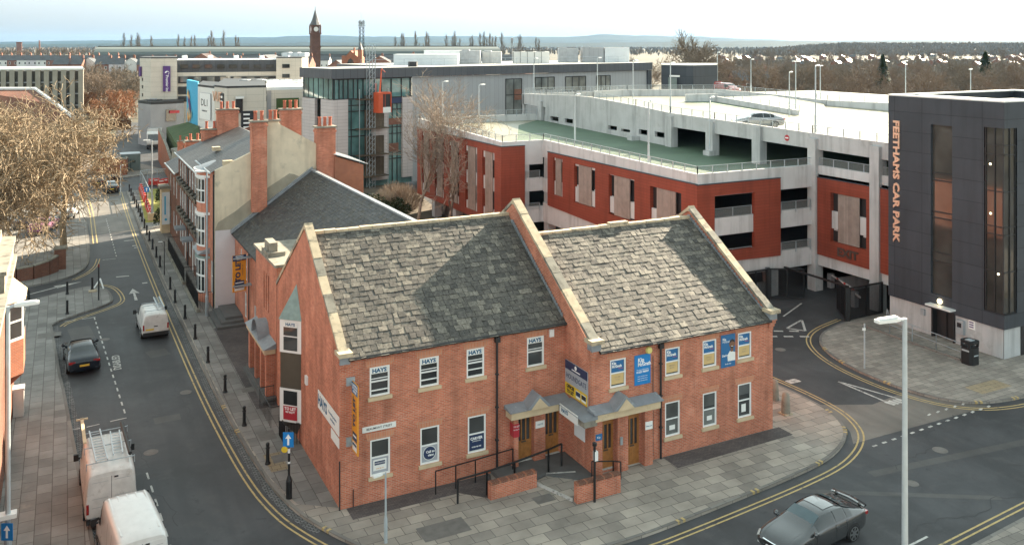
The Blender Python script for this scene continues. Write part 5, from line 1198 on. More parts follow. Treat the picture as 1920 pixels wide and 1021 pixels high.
# ================================================================ buildings further off
def plane(P, Q):
    """local frame of the facade P->Q (seen from the camera, P on the left)"""
    P, Q = Vector((*P, 0)), Vector((*Q, 0)); t = (Q-P).normalized(); n = Vector((t.y, -t.x, 0))
    def A(px):                              # distance along the facade seen at a photo column
        X = (px-960)/F; d = Vector((BX[0]*X+AX[0], BX[1]*X+AX[1], 0)); C = Vector((cx, cy, 0))
        d = Vector(w2g(X, 1.0)) - Vector(w2g(0, 0)); d = Vector((d.x, d.y, 0))
        m = Matrix(((t.x, -d.x), (t.y, -d.y))); s = m.inverted() @ Vector(((C-P).x, (C-P).y)); return s[0]
    def Zp(px, py):
        a = A(px); w = P+t*a; dep = (w.x-cx)*BX[1]+(w.y-cy)*AX[1]; return ZH(py, dep)
    return P, t, n, A, Zp, (Q-P).length
def rect(q, A, Zp, x0, y0, x1, y1, d0, d1):
    a0, a1 = A(x0), A(x1); xm = (x0+x1)/2; q.box(a0, a1, d0, d1, Zp(xm, y1), Zp(xm, y0))
# ---- grey office block with hoist
ofc = thing('office_block', 'long pale grey office block with dark roof band and glazed corner', 'office', (*D(625, 117.3), 0))
P0, P1 = D(625, 117.3), D(1218, 158.7); P, t, n, A, Zp, LL = plane(P0, P1)
fr = (tuple(P), tuple(t), tuple(n))
q = MB().frame(*fr); W_ = 26
q.mat(0).poly([(A(773), 0, 0), (LL-.8, 0, 0), (LL-.8, 0, 14.9), (A(773), 0, 14.9)]); q.mat(1).box(LL-.8, LL+.3, -W_, .25, 0, 14.9)
q.mat(0).poly([(0, -8.7, 0), (0, -8.7, 15), (15, -8.7, 15), (15, -8.7, 0)]); q.build('wall', ['grey_cladding', 'dark_cladding'], ofc)
q = MB().frame(*fr); q.mat(0).box(-.5, LL+.3, -8.7, .45, 14.95, 16.3); q.box(15, LL+.3, -W_, -8.7, 14.95, 16.3); q.mat(1).poly([(-.3, .3, 16.305), (LL, .3, 16.305), (LL, -W_, 16.305), (15, -W_, 16.305), (15, -8.6, 16.305), (-.3, -8.6, 16.305)]); q.build('roof_band', ['seam_metal', 'roof_membrane'], ofc)
q = MB().frame(*fr); q.poly([(0, -.25, 0), (A(773), -.25, 0), (A(773), -.25, 14.95), (0, -.25, 14.95)]); q.poly([(0, -.25, 12.2), (0, -8.6, 12.2), (0, -8.6, 14.95), (0, -.25, 14.95)]); g = q.build('glazing', 'glass_teal', ofc)
q = MB().frame(*fr)
for px in (618.5, 628, 637, 645, 654, 664, 672, 682, 694, 704, 716, 735, 754, 770.5): a = A(px) if px > 625 else 0; q.box(a-.05, a+.05, -.24, -.1, 12.2, 14.95)
for px in (660, 686, 737, 746): a = A(px); q.box(a-.05, a+.05, -.24, -.15, 0, 12)
for z in (12.15, 14.85): q.box(0, A(773), -.24, -.05, z-.08, z+.08)
for z in (3.5, 4.4, 7.0, 7.9, 10.4, 11.2): q.box(A(652), A(698), -.24, -.12, z, z+.12); q.box(A(728), A(754), -.24, -.12, z, z+.12)
for k in range(6): q.box(-.05, .02, -1.4*k-1.4, -1.4*k-1.3, 12.2, 14.95)
q.build('mullion', 'black_plastic', g)
for (x1, z0, z1, m_) in ((754, 11.3, 12.2, 'navy'), (748, 4.6, 5.7, 'brick_dark'), (754, 8.3, 9.2, 'brick_dark')): MB().frame(*fr).box(A(728), A(x1), -.2, -.11, z0, z1).build('spandrel', m_, g)
for (x0, x1, z0, z1, wrap) in ((625, 652, 0, 12.1, 1), (698, 728, .8, 12.1, 0), (754, 773, .8, 12.1, 0)):
    q = MB().frame(*fr); q.box(A(x0) if x0 > 625 else -.02, A(x1), -.3, .12, z0, z1)
    if wrap: q.box(-.05, .5, -3.4, -.3, z0, z1)
    q.build('pier', 'pink_cladding', ofc)
q = MB().frame(*fr); q.box(-.1, .3, -8.7, -5, 0, 12.1); q.build('pier', 'pink_cladding', ofc)
for (x0, y0, x1, y1, nm_, k) in ((948, 148, 978, 214, 'glass_pale', 2), (1003, 145, 1039, 168, 'glass_pale', 3), (1060, 143.5, 1098, 170, 'glass_pale', 3), (1118, 142, 1144, 168, 'glass_pale', 3)):
    q = MB().frame(*fr); a0, a1 = A(x0), A(x1); z1, z0 = Zp((x0+x1)/2, y0), Zp((x0+x1)/2, y1)
    q.box(a0, a1, 0, .02, z0, z1); f = q.build('window', nm_, ofc)
    q = MB().frame(*fr)
    for i in range(k+1): a = a0+(a1-a0)*i/k; q.box(a-.06, a+.06, .02, .08, z0, z1)
    for z in (z0, z1, z0+(z1-z0)*.55 if k == 2 else z1): q.box(a0, a1, .02, .08, z-.06, z+.06)
    q.build('window_frame', 'black_plastic', f)
    if k == 2: q = MB().frame(*fr); q.box(a0+(a1-a0)*.5, a1, .025, .05, z0+2.2, z0+3.9); q.build('spandrel', 'brick_dark', f)
# roof plant
def rbox(name, lab, x0, x1, y0, y1, dep, m, wd=4, zb=16.3, extra=None, cat='roof plant', plain=False):
    o = thing(name, lab, cat, (*D((x0+x1)/2, dep), zb)); p, q_ = D(x0, dep), D(x1, dep); P_, t_, n_, A_, Z_, L_ = plane(p, q_)
    z1 = ZH(y0, dep); q = MB().frame(tuple(P_), tuple(t_), tuple(n_)); q.box(0, L_, -wd, 0, zb, z1)
    c = q.build('casing', m, o); q = MB().frame(tuple(P_), tuple(t_), tuple(n_))
    if plain: q.box(-.05, L_+.05, -wd, .05, z1, z1+.08); q.box(L_*.3, L_*.42, .0, .1, zb, zb+1.2)
    for i in range(0 if plain else int(L_/1.2)): q.box(.1+i*1.2, .16+i*1.2, .0, .05, zb+.1, z1-.05)
    for i in range(0 if plain else int(L_/2)): q.box(.3+2*i, 1.5+2*i, -wd+.5, -.5, z1, z1+.18)
    q.build('louvre', extra or 'plant_grey', c); return o
rbox('air_duct', 'long low white duct housing behind the roof edge', 738, 858, 103, 122, 139, 'plant_white', 5, plain=True, extra='plant_white')
rbox('air_duct', 'stepped upper white duct behind the low housing', 795, 862, 95.5, 110, 146, 'plant_white', 5, zb=16.31, plain=True, extra='plant_white')
rbox('air_handler', 'grey louvred roof unit right of the white ducts', 862, 900, 95, 119, 146, 'plant_grey', 5, zb=16.31, extra='grey_cladding')
rbox('air_handler', 'small steel framed roof unit beside the grey louvres', 904, 940, 97, 117, 150, 'cabinet', 5, zb=16.31)
rbox('chiller', 'cream chiller with a row of dark grilles on the roof', 961, 1030, 97, 116, 150, 'white_wall', 4, zb=16.31, extra='black_plastic')
rbox('air_handler', 'pale roof unit with a black opening near the right end', 1048, 1084, 91, 113, 160, 'plant_grey', 5, zb=16.31)
rbox('air_handler', 'tall pale blue grey roof unit at the right end', 1092, 1132, 89, 113, 160, 'grey_cladding', 5, zb=16.31)
rbox('air_handler', 'bright white roof unit with ductwork at the right end', 1134, 1180, 90, 112, 160, 'plant_white', 5, zb=16.31, plain=True, extra='plant_white')
rbox('roof_hatch', 'small dark box on the roof behind the parapet', 765, 781, 116, 124, 128, 'black_plastic', 2, zb=16.31)
q = MB().frame(*fr); 
for k in range(24): a = 6+k*2.4; q.tube((a, -3, 16.3), (a, -3, 17.4), .03, n=4)
q.tube((6, -3, 17.4), (61.2, -3, 17.4), .03, n=4); q.tube((6, -3, 16.9), (61.2, -3, 16.9), .02, n=4); tag(q.build('roof_railing', 'galvanised'), 'thin guard rail along the office roof edge', 'railing')
# builder's hoist: lattice mast with an orange cage
hst = thing('hoist_mast', 'lattice hoist mast rising past the office roof', 'hoist', (*D(688, 118.6), 0))
am = A(684); q = MB().frame(*fr)
for s in (0, .9):
    for d in (.5, 1.2): q.tube((am+s, d, 0), (am+s, d, 19.4), .05, n=4)
for k in range(26):
    z = k*.75
    q.tube((am, 1.2, z), (am+.9, 1.2, z), .03, n=4); q.tube((am, 1.2, z), (am+.9, 1.2, z+.75), .03, n=4); q.tube((am, .5, z), (am, 1.2, z+.75), .03, n=4)
q.build('mast', 'galvanised', hst)
for z in (1.5, 4.4, 8.0, 12.0):
    q = MB().frame(*fr); q.box(am-1.6, am+3.0, .2, 1.4, z, z+.15); q.box(am-.2, am+2.9, .25, .3, z+.15, z+2.6 if z < 10 else z+.6); q.build('landing', 'plank', hst)
q = MB().frame(*fr)
for a in (am-1.6, am+2.9): q.tube((a, 1.3, 0), (a, 1.3, 13.5), .05, n=4)
q.build('scaffold_tube', 'galvanised', hst)
cg = thing('hoist_cage', 'orange hoist cage hanging on the lattice mast', 'hoist cage', (*D(699, 116), 9.8))
q = MB().frame(*fr); z0, z1 = Zp(699, 213)+.25, Zp(699, 174)+.15; a0 = A(688)+.25; a1 = A(711)+.35
q.mat(0).box(a0, a0+.7, 1.3, 2.6, z0, z1); q.box(a0+.7, a1, 1.3, 1.4, z0, z1); q.box(a0+.7, a1, 2.5, 2.6, z1-.25, z1); q.box(a1-.12, a1, 1.3, 2.6, z0, z1); q.mat(1).box(a0+.7, a1-.12, 2.5, 2.62, z0, z0+.75); q.mat(2).box(a0+.75, a1-.15, 2.45, 2.5, z0+.75, z1-.25); q.mat(0).box(a0+1.0, a0+1.06, 2.6, 2.62, z0+.7, z1); q.build('cage', ['hoist_orange', 'lamp_white', 'black_plastic'], cg)
q = MB().frame(*fr); q.tube((a0+.6, 1.9, z1), (a0+.9, 1.9, z1+3.2), .09); q.tube((a0+.9, 1.9, z1+3.2), (a0+1.5, 1.9, z1+2.7), .05); q.tube((a0+.2, 1.6, z1), (a0+.2, 1.6, z1+1.2), .05); q.build('jib', 'hoist_orange', cg)
# ---- cinema building
cin = thing('cinema', 'cream box cinema with turquoise mural end and DL1 poster wall', 'cinema', (*D(425, 131), 0))
def prism_px(name, pts, zt, mats, par, zb=-.2, cap=None):
    q = MB(); q.prism([(*D(px, Y), zb) for px, Y in pts], (0, 0, zt-zb))
    if cap: q.mat(1).prism([(*D(px, Y), zt) for px, Y in pts], (0, 0, cap))
    return q.build(name, mats, par)
prism_px('mural_wall', [(350, 149), (371, 141.5), (373, 142.5), (355, 152)], ZH(151, 147), 'sky_panel', cin)
prism_px('side_wall', [(371, 141), (404, 134.4), (410, 150), (380, 155)], ZH(164, 138), ['white_wall', 'black_plastic'], cin, cap=.35)
prism_px('box', [(402, 134.2), (425, 130), (499, 133), (495, 160), (420, 160)], ZH(165, 131), ['cream_cladding', 'black_plastic'], cin, cap=.3)
prism_px('box', [(499.5, 134.5), (580, 138), (575, 165), (500, 160)], ZH(168.5, 136), ['cream_cladding', 'plant_white'], cin, cap=.45)
pl = plane(D(371, 140.9), D(404, 134.3)); f2_ = (tuple(pl[0]), tuple(pl[1]), tuple(pl[2]))
q = MB().frame(*f2_); rect(q, pl[3], pl[4], 375, 175, 396, 224, .05, .12); s = q.build('poster', 'white_sign', cin)
q = MB().frame(*f2_)
for bx in ((374.6, 174, 375.2, 225), (395.8, 176, 396.4, 226), (375, 174, 396, 174.6)): rect(q, pl[3], pl[4], *bx, .1, .14)
q.build('border', 'grey_sign', s)
text('DL1', 1.55, 'black_ink', pl[0]+pl[1]*pl[3](385)+pl[2]*.14+Vector((0, 0, pl[4](385, 193))), pl[1], Z3, s, sx=1.3); text('DARLINGTON', .38, 'black_ink', pl[0]+pl[1]*pl[3](385)+pl[2]*.14+Vector((0, 0, pl[4](385, 208))), pl[1], Z3, s)
pl = plane(D(350, 148.9), D(371, 141.4)); f2_ = (tuple(pl[0]), tuple(pl[1]), tuple(pl[2])); rr = random.Random(8)
for k in range(16):
    q = MB().frame(*f2_); a = rr.uniform(1.2, 4.6); z = rr.uniform(6.6, 11.5); w = rr.uniform(.35, .8); q.poly([(a-w, .05+.004*k, z), (a, .05+.004*k, z-w*1.6), (a+w, .05+.004*k, z), (a, .05+.004*k, z+w*1.6)]); q.build('mural', rr.choice(['orange_sign', 'yellow_sign', 'red_sign', 'copper_green', 'sand_sticker', 'purple']), cin)
pl = plane(D(402, 134.1), D(425, 129.9)); f2_ = (tuple(pl[0]), tuple(pl[1]), tuple(pl[2]))
text('VUE', 2.1, 'gold_letter', pl[0]+pl[1]*pl[3](408)+pl[2]*.1+Vector((0, 0, pl[4](408, 182))), pl[1], Z3, cin, ext=.05, off=.02)
q = MB().frame(*f2_); rect(q, pl[3], pl[4], 414.5, 175, 419.5, 232, .03, .12); s = q.build('banner', 'black_ink', cin)
q = MB().frame(*f2_)
for k in range(6): rect(q, pl[3], pl[4], 415.5, 180+9*k, 418.5, 184+9*k, .12, .13)
q.build('emblem', 'white_ink', s)
pl = plane(D(425, 129.9), D(499, 132.9)); f2_ = (tuple(pl[0]), tuple(pl[1]), tuple(pl[2]))
q = MB().frame(*f2_); rect(q, pl[3], pl[4], 442, 182, 455, 212, .02, .1); q.build('window', 'glass', cin); q = MB().frame(*f2_); rect(q, pl[3], pl[4], 441, 181, 456, 185, .1, .5); q.build('canopy', 'lamp_white', cin)
q = MB().frame(*f2_); rect(q, pl[3], pl[4], 452, 208, 480, 250, .02, .1); s = q.build('banner', 'black_ink', cin); q = MB().frame(*f2_)
for k in range(4): rect(q, pl[3], pl[4], 456, 213+8*k, 468, 216+8*k, .1, .12)
q.build('emblem', 'white_ink', s)
pl = plane(D(499.5, 134.4), D(580, 137.9)); f2_ = (tuple(pl[0]), tuple(pl[1]), tuple(pl[2]))
q = MB().frame(*f2_); rect(q, pl[3], pl[4], 518, 184, 560, 262, .02, .12); q.build('green_wall', 'grass', cin)
q = MB().frame(*f2_); rect(q, pl[3], pl[4], 499.6, 170, 508, 262, .02, .1); rect(q, pl[3], pl[4], 571, 170, 579, 262, .02, .1); q.build('trim', 'grey_wall', cin)
for k, (x0, x1, y0, dep, m, lab) in enumerate(((446, 470, 152, 150, 'plant_grey', 'grey grilled unit on the cinema roof'), (474, 540, 151.5, 152, 'plant_white', 'long pale duct on the cinema roof'), (542, 578, 152, 150, 'plant_grey', 'grey unit at the right end of the cinema roof'), (388, 400, 157, 146, 'black_plastic', 'small dark units on the low cinema roof'))):
    rbox('roof_unit', lab, x0, x1, y0, 166, dep, m, 3, zb=ZH(165, 131)+.3 if k < 3 else ZH(164, 138)+.3)
# ---- hotel
hot = thing('hotel', 'cream hotel slab with dark top storey and purple hanging sign', 'hotel', (*D(283, 175), 0))
HT = ZH(110, 176)
prism_px('stair_tower', [(262, 181), (283, 176), (332, 178), (332, 195), (270, 195)], HT, ['cream_cladding', 'black_plastic'], hot, cap=.25)
prism_px('low_block', [(259, 174), (283, 169), (331, 172), (345, 174), (345, 179), (275, 178)], ZH(195, 171), ['grey_wall', 'black_plastic'], hot, cap=.5)
prism_px('main_slab', [(332, 179), (518, 186), (520, 200), (335, 196)], ZH(135.5, 182), 'cream_cladding', hot)
prism_px('top_storey', [(332, 179.5), (518, 186.5), (520, 200), (335, 196)], ZH(113, 182), ['seam_metal', 'plant_white'], hot, zb=ZH(135.5, 182), cap=.12)
prism_px('end_block', [(518, 184), (566, 186), (578, 190), (576, 204), (520, 202)], ZH(109, 186), ['cream_cladding', 'black_plastic'], hot, cap=.2)
pl = plane(D(332, 178.9), D(518, 185.9)); f2_ = (tuple(pl[0]), tuple(pl[1]), tuple(pl[2]))
for (y0, y1) in ((143, 156), (162, 176), (180, 190)):
    q = MB().frame(*f2_); rect(q, pl[3], pl[4], 334, y0, 424, y1, .02, .12); rect(q, pl[3], pl[4], 432, y0, 517, y1, .02, .12); q.build('window_band', 'black_plastic', hot)
for k in range(8):
    q = MB().frame(*f2_); x = 338+23*k; rect(q, pl[3], pl[4], x, 121.5, x+14, 128.5, -.45, -.3) if 0 else rect(q, pl[3], pl[4], x, 121, x+14, 128.5, -.48, .02); q.build('window', 'glass_tower', hot)
for k in range(7):
    for (y0, y1) in ((144, 154),):
        q = MB().frame(*f2_); x = 338+25*k; rect(q, pl[3], pl[4], x, y0, x+14, y1, .12, .14); q.build('window', 'glass_pale', hot)
pl = plane(D(518, 183.9), D(566, 185.9)); f2_ = (tuple(pl[0]), tuple(pl[1]), tuple(pl[2]))
for y in (120.5, 139): q = MB().frame(*f2_); rect(q, pl[3], pl[4], 529, y, 543, y+7, .02, .08); q.build('window', 'glass', hot)
pl = plane(D(283, 175.9), D(332, 177.9)); f2_ = (tuple(pl[0]), tuple(pl[1]), tuple(pl[2]))
q = MB().frame(*f2_); rect(q, pl[3], pl[4], 305.5, 124, 319.5, 171.5, .05, .25); s = q.build('sign', 'purple', hot)
q = MB().frame(*f2_); zc = pl[4](313, 137); ac = pl[3](313); 
q.prism([(ac+.42*math.cos(R(a)), .25, zc+.42*math.sin(R(a))) for a in range(-60, 200, 20)] + [(ac+.12+.25*math.cos(R(a)), .25, zc+.02+.25*math.sin(R(a))) for a in range(180, -80, -20)], (0, .02, 0)); q.build('emblem', 'white_ink', s)
text('Premier Inn', .72, 'white_ink', pl[0]+pl[1]*ac+pl[2]*.26+Vector((0, 0, pl[4](313, 157))), (0, 0, -1), pl[1], s, off=.01)
pl = plane(D(283, 168.9), D(331, 171.9)); f2_ = (tuple(pl[0]), tuple(pl[1]), tuple(pl[2]))
q = MB().frame(*f2_); rect(q, pl[3], pl[4], 311, 205, 330, 227, .02, .1); q.build('shopfront', 'glass', hot); q = MB().frame(*f2_); rect(q, pl[3], pl[4], 317, 207, 335, 212, .1, .5); q.build('fascia', 'red_sign', hot)
pl = plane(D(262, 180.9), D(283, 175.9)); f2_ = (tuple(pl[0]), tuple(pl[1]), tuple(pl[2]))
q = MB().frame(*f2_); rect(q, pl[3], pl[4], 263, 125, 266, 143, .05, .3); q.build('sign', 'purple', hot)
for y in (146, 160, 175): q = MB().frame(*f2_); rect(q, pl[3], pl[4], 266.5, y, 268, y+6, .03, .06); q.build('window', 'glass', hot)
for k in range(5): rbox('roof_vent', 'white roof vent on the dark hotel storey', 341+48.5*k, 347+48.5*k, 104, 113, 190, 'plant_white', 1.2, zb=ZH(113, 182)+.1)['group'] = 'white vents along the hotel roof'
rbox('roof_unit', 'pale roof units on the hotel end block', 528, 572, 99.5, 109, 196, 'plant_white', 4, zb=ZH(109, 186)+.2)
rbox('roof_unit', 'black plant box on the low hotel block', 276, 299, 187, 195, 173, 'black_plastic', 1.5, zb=ZH(195, 171)+.5)
# ---- concrete slab office on the left
cof = thing('concrete_office', 'sixties concrete office with vertical fins and dark window strips', 'office', (*D(157, 206), 0))
OT = ZH(131, 204)
prism_px('wall', [(-80, 199), (157, 206), (154, 226), (-80, 220)], OT, ['black_plastic', 'roof_membrane'], cof, cap=.3)
pl = plane(D(-80, 198.9), D(157, 205.9)); f2_ = (tuple(pl[0]), tuple(pl[1]), tuple(pl[2]))
for k in range(15):
    x1 = 157-16.1*k; q = MB().frame(*f2_); a0, a1 = pl[3](x1-9.5), pl[3](x1-.2); q.box(a0, a1, .02, .5, 0, OT+.05); q.build('fin', 'concrete_fin', cof)
    if k < 14:
        for r_ in range(5):
            q = MB().frame(*f2_); z = .6+2.7*r_; q.box(pl[3](x1-15.8), pl[3](x1-9.7), .02, .08, z, z+1.9); q.build('window', 'glass_tower', cof)
        q = MB().frame(*f2_)
        for r_ in range(6): q.box(pl[3](x1-15.8), pl[3](x1-9.7), .08, .16, 2.55+2.7*r_-2.7, 2.85+2.7*r_-2.7)
        q.build('spandrel', 'grey_wall', cof)
q = MB().frame(*f2_); q.box(0, pl[5]+.2, .5, .7, OT, OT+.35); q.build('eaves', 'lamp_white', cof)
hal = thing('brick_meeting_hall', 'brown brick gabled hall with white verge behind the bare tree', 'hall', (*D(60, 150), 0))
pts_ = [(*D(-60, 150), 0), (*D(-60, 150), ZH(168, 150)), (*D(66, 150), ZH(168, 150)), (*D(106, 140), ZH(197, 140)), (*D(140, 132), ZH(224, 132)), (*D(140, 132), 0)]
q = MB(); q.poly(pts_); q.build('wall', 'brick_dark', hal)
q = MB()
for a, c in zip(pts_[1:4], pts_[2:5]): q.tube((*a[:2], a[2]+.15), (*c[:2], c[2]+.15), .28, n=5)
q.build('verge', 'lamp_white', hal)
q = MB(); q.poly([pts_[2], pts_[4], (*D(140, 135), ZH(224, 132)), (*D(67, 153), ZH(168, 150))]); q.build('roof', 'slate_tile', hal)
# ---- lane: garden walls, cabinets, green bank
def gwall(name, lab, pts, h, m='brick_orange', th=.3, cap='coping_grey'):
    q = MB()
    for (a, c) in zip(pts[:-1], pts[1:]):
        L = Vector((c[0]-a[0], c[1]-a[1], 0)).normalized(); nn = Vector((L.y, -L.x, 0))*th
        z0 = a[2] if len(a) > 2 else h; z1 = c[2] if len(c) > 2 else h
        q.mat(0).prism([(a[0], a[1], -.2), (c[0], c[1], -.2), (c[0], c[1], z1), (a[0], a[1], z0)], tuple(nn))
        e = nn*.12; q.mat(1).prism([(a[0]-e.x, a[1]-e.y, z0), (c[0]-e.x, c[1]-e.y, z1), (c[0]-e.x, c[1]-e.y, z1+.1), (a[0]-e.x, a[1]-e.y, z0+.1)], tuple(nn*1.24))
    return tag(q.build(name, [m, cap]), lab, 'wall')
gwall('brick_wall', 'curved dark brick garden wall at the side road corner', [(*G(-60, 528), .95), (*G(0, 530), .95), (*G(30, 527), 1.0), (*G(60, 522), 1.05), (*G(88, 514.5), 1.15), (*G(104, 508), 1.3)], 1, 'brick_dark')
x, y = G(113, 503); q = MB(); q.box(x-.45, x+.45, y-.45, y+.45, -.1, 1.75); q.mat(1).box(x-.52, x+.52, y-.52, y+.52, 1.75, 1.9); tag(q.build('gate_pier', ['brick_dark', 'coping_grey']), 'square brick pier ending the curved garden wall', 'pier')
gwall('brick_wall', 'orange brick wall beside the green cabinets down the lane', [G(175, 325), G(205, 324), G(233, 328), G(236, 323)], 2.3)
gwall('brick_wall', 'tall orange brick wall below the green bank', [(*D(300, 150), 5.2), (*D(314, 134), 4.2), (*D(325, 126), 2.6)], 3)
q = MB(); q.poly([(*D(312, 148), 5.6), (*D(333, 128), 4.8), (*D(378, 128), 5.0), (*D(372, 140), 6.6), (*D(352, 147), 6.6)]); q.poly([(*D(312, 148), 5.6), (*D(333, 128), 4.8), (*D(333, 128), 0), (*D(312, 148), 0)]); q.poly([(*D(333, 128), 4.8), (*D(378, 128), 5), (*D(378, 128), 0), (*D(333, 128), 0)]); tag(q.build('grass_bank', 'grass'), kind='structure')
low = thing('low_house', 'low buff brick house with tiny chimneys below the green bank', 'house', (*D(325, 122), 0))
prism_px('wall', [(322, 127), (352, 116), (375, 118), (350, 130)], 4.2, 'render_stain', low); prism_px('roof', [(320, 127.5), (352, 115.5), (377, 117.5), (350, 131)], 4.5, 'coping_grey', low, zb=4.2)
for px, Y in ((350, 122), (358, 121), (338, 124)): x, y = D(px, Y); stack(low, x-.35, x+.35, y-.35, y+.35, 4.3, 5.9, 1, 'brick', 'brick')
for k, (px, py, lab) in enumerate(((228, 322, 'grey green utility cabinet against the orange wall'), (245, 320, 'larger grey green kiosk with louvred doors by the lane'))):
    x, y = G(px, py); q = MB(); q.box(x-.9-.5*k, x+.9+.5*k, y, y+1.6+k, 0, 2.0+.5*k); o = tag(q.build('utility_kiosk', 'cabinet_green'), lab, 'kiosk')
    q = MB(); q.box(x-.95-.5*k, x+.95+.5*k, y-.05, y+1.65+k, 2.0+.5*k, 2.12+.5*k); q.build('roof', 'galvanised', o)
    q = MB(); q.box(x-.04, x+.04, y-.03, y, .2, 1.8); q.box(x+.2, x+.7, y-.03, y, 1.2, 1.6); q.build('door', 'dark_green_iron', o)
# ---- clock tower, radio mast, chapel
clk = thing('clock_tower', 'Victorian brick clock tower with pointed slate spire', 'tower', (*D(591, 560), 0))
x, y = D(591, 560); wd = 2.7
q = MB(); q.box(x-wd, x+wd, y-wd, y+wd, 0, 26.5); q.box(x-wd-.3, x+wd+.3, y-wd-.3, y+wd+.3, 17.5, 18.3); q.box(x-wd-.5, x+wd+.5, y-wd-.5, y+wd+.5, 26, 27)
q.box(x-wd+.5, x+wd-.5, y-wd+.5, y+wd-.5, 27, 31.5); q.box(x-wd, x+wd, y-wd, y+wd, 31.2, 31.9)
for sx in (-1, 1):
    for sy in (-1, 1): q.lathe([(.5, 0), (.5, 5), (0.05, 7)], (x+sx*wd, y+sy*wd, 26), 6)
q.build('shaft', 'brick_tower', clk)
q = MB(); q.lathe([(wd*1.15, 0), (wd*.75, 2.5), (.15, 9.5)], (x, y, 31.9), 4) if 0 else q.lathe([(3.5, 0), (2.1, 3.2), (.22, 9.6), (.1, 12)], (x, y, 31.9), 8); q.build('spire', 'slate_far', clk)
dv = Vector((cx-x, cy-y, 0)).normalized(); tv = Vector((dv.y*-1, dv.x, 0))
q = MB().frame((x, y, 0), (1, 0, 0), (0, -1, 0)); q.lathe([(1.5, wd-.45), (1.5, wd-.35)], (0, 0, 29.3), 20, 'd'); q.frame((x, y, 0), (0, -1, 0), (-1, 0, 0)); q.lathe([(1.5, wd-.45), (1.5, wd-.35)], (0, 0, 29.3), 20, 'd'); q.build('clock_face', 'white_sign', clk)
mst = thing('radio_mast', 'thin lattice radio mast standing among the town roofs', 'mast', (*D(678, 430), 0))
x, y = D(678, 430); q = MB(); 
for (a, c) in ((-1, -1), (1, -1), (1, 1), (-1, 1)):
    q.tube((x+a*2.2, y+c*2.2, 0), (x+a*.95, y+c*.95, 18), .16, n=4); q.tube((x+a*.95, y+c*.95, 18), (x+a*.85, y+c*.85, 31), .13, n=4)
for k in range(13):
    z = 8+k*1.8; w0 = 1.65-.6*min(1, (z-8)/10); w1 = 1.65-.6*min(1, (z+1.8-8)/10)
    for (a, c), (e, f_) in (((-1, -1), (1, -1)), ((1, -1), (1, 1)), ((1, 1), (-1, 1)), ((-1, 1), (-1, -1))):
        q.tube((x+a*w0, y+c*w0, z), (x+e*w1, y+f_*w1, z+1.8), .08, n=4); q.tube((x+a*w1, y+c*w1, z+1.8), (x+e*w1, y+f_*w1, z+1.8), .06, n=4)
q.build('lattice', 'black_plastic', mst)
q = MB(); q.box(x-1.6, x+1.6, y-1.6, y+1.6, 28.6, 28.9); q.box(x-1.5, x+1.5, y-1.5, y+1.5, 30.6, 30.8); q.tube((x, y, 31), (x, y, 35), .07)
for k in range(5): a = k*1.3; q.box(x+1.2*math.cos(a)-.25, x+1.2*math.cos(a)+.25, y+1.2*math.sin(a)-.25, y+1.2*math.sin(a)+.25, 29, 30.6)
q.build('antenna', 'lamp_grey', mst)
chp = thing('brick_chapel', 'orange brick chapel front with arched window and turrets', 'chapel', (*D(661, 330), 0))
p0, p1 = D(643, 330), D(679, 330); pl = plane(p0, p1); f2_ = (tuple(pl[0]), tuple(pl[1]), tuple(pl[2])); L_ = pl[5]
q = MB().frame(*f2_); q.prism([(0, 0, 0), (L_*.8, 0, 0), (L_*.8, 0, 14.5), (L_*.4, 0, 17.2), (0, 0, 14)], (0, -14, 0)); q.box(L_*.78, L_, -2, .3, 0, 17.6); q.box(-.4, .9, -1.5, .3, 0, 15.4); q.box(L_*.55, L_*.62, -1, .1, 14, 18.4); q.build('wall', 'brick_orange', chp)
q = MB().frame(*f2_); q.lathe([(1.1, 17.6), (.1, 20.3)], (L_*.89, -.8, 0), 6); q.poly([(0, 0, 14.1), (L_*.4, 0, 17.4), (L_*.4, -14, 17.4), (0, -14, 14.1)]); q.build('roof', 'slate_far', chp)
q = MB().frame(*f2_); a = L_*.4; q.prism([(a-1.3, .02, 9), (a+1.3, .02, 9), (a+1.3, .02, 12.5), (a+.9, .02, 13.7), (a, .02, 14.4), (a-.9, .02, 13.7), (a-1.3, .02, 12.5)], (0, .1, 0)); q.build('window', 'glass', chp)
# ---- station train shed
shd = thing('train_shed', 'very long pale station roof across the horizon', 'station', (*D(560, 850), 0))
p0, p1 = D(176, 820), D(940, 930); pl = plane(p0, p1); f2_ = (tuple(pl[0]), tuple(pl[1]), tuple(pl[2])); L_ = pl[5]
q = MB().frame(*f2_)
for (d0, zr) in ((0, 17.4), (-42, 17.0)):
    rows = []
    for k in range(9): a_ = math.pi*k/8; rows.append([(0, d0-20+20*math.cos(a_), 10+(zr-10)*math.sin(a_)), (L_, d0-20+20*math.cos(a_), 10+(zr-10)*math.sin(a_))])
    q.grid(rows)
q.build('roof', 'shed_roof', shd); q = MB().frame(*f2_); q.box(0, L_, -84, -.2, 0, 10); q.build('wall', 'concrete_dark', shd)
q = MB().frame(*f2_); q.box(0, L_, -20.4, -19.6, 17.3, 18.2); q.box(0, L_, -62, -61.4, 16.9, 18.0); q.build('ridge_vent', 'black_plastic', shd)
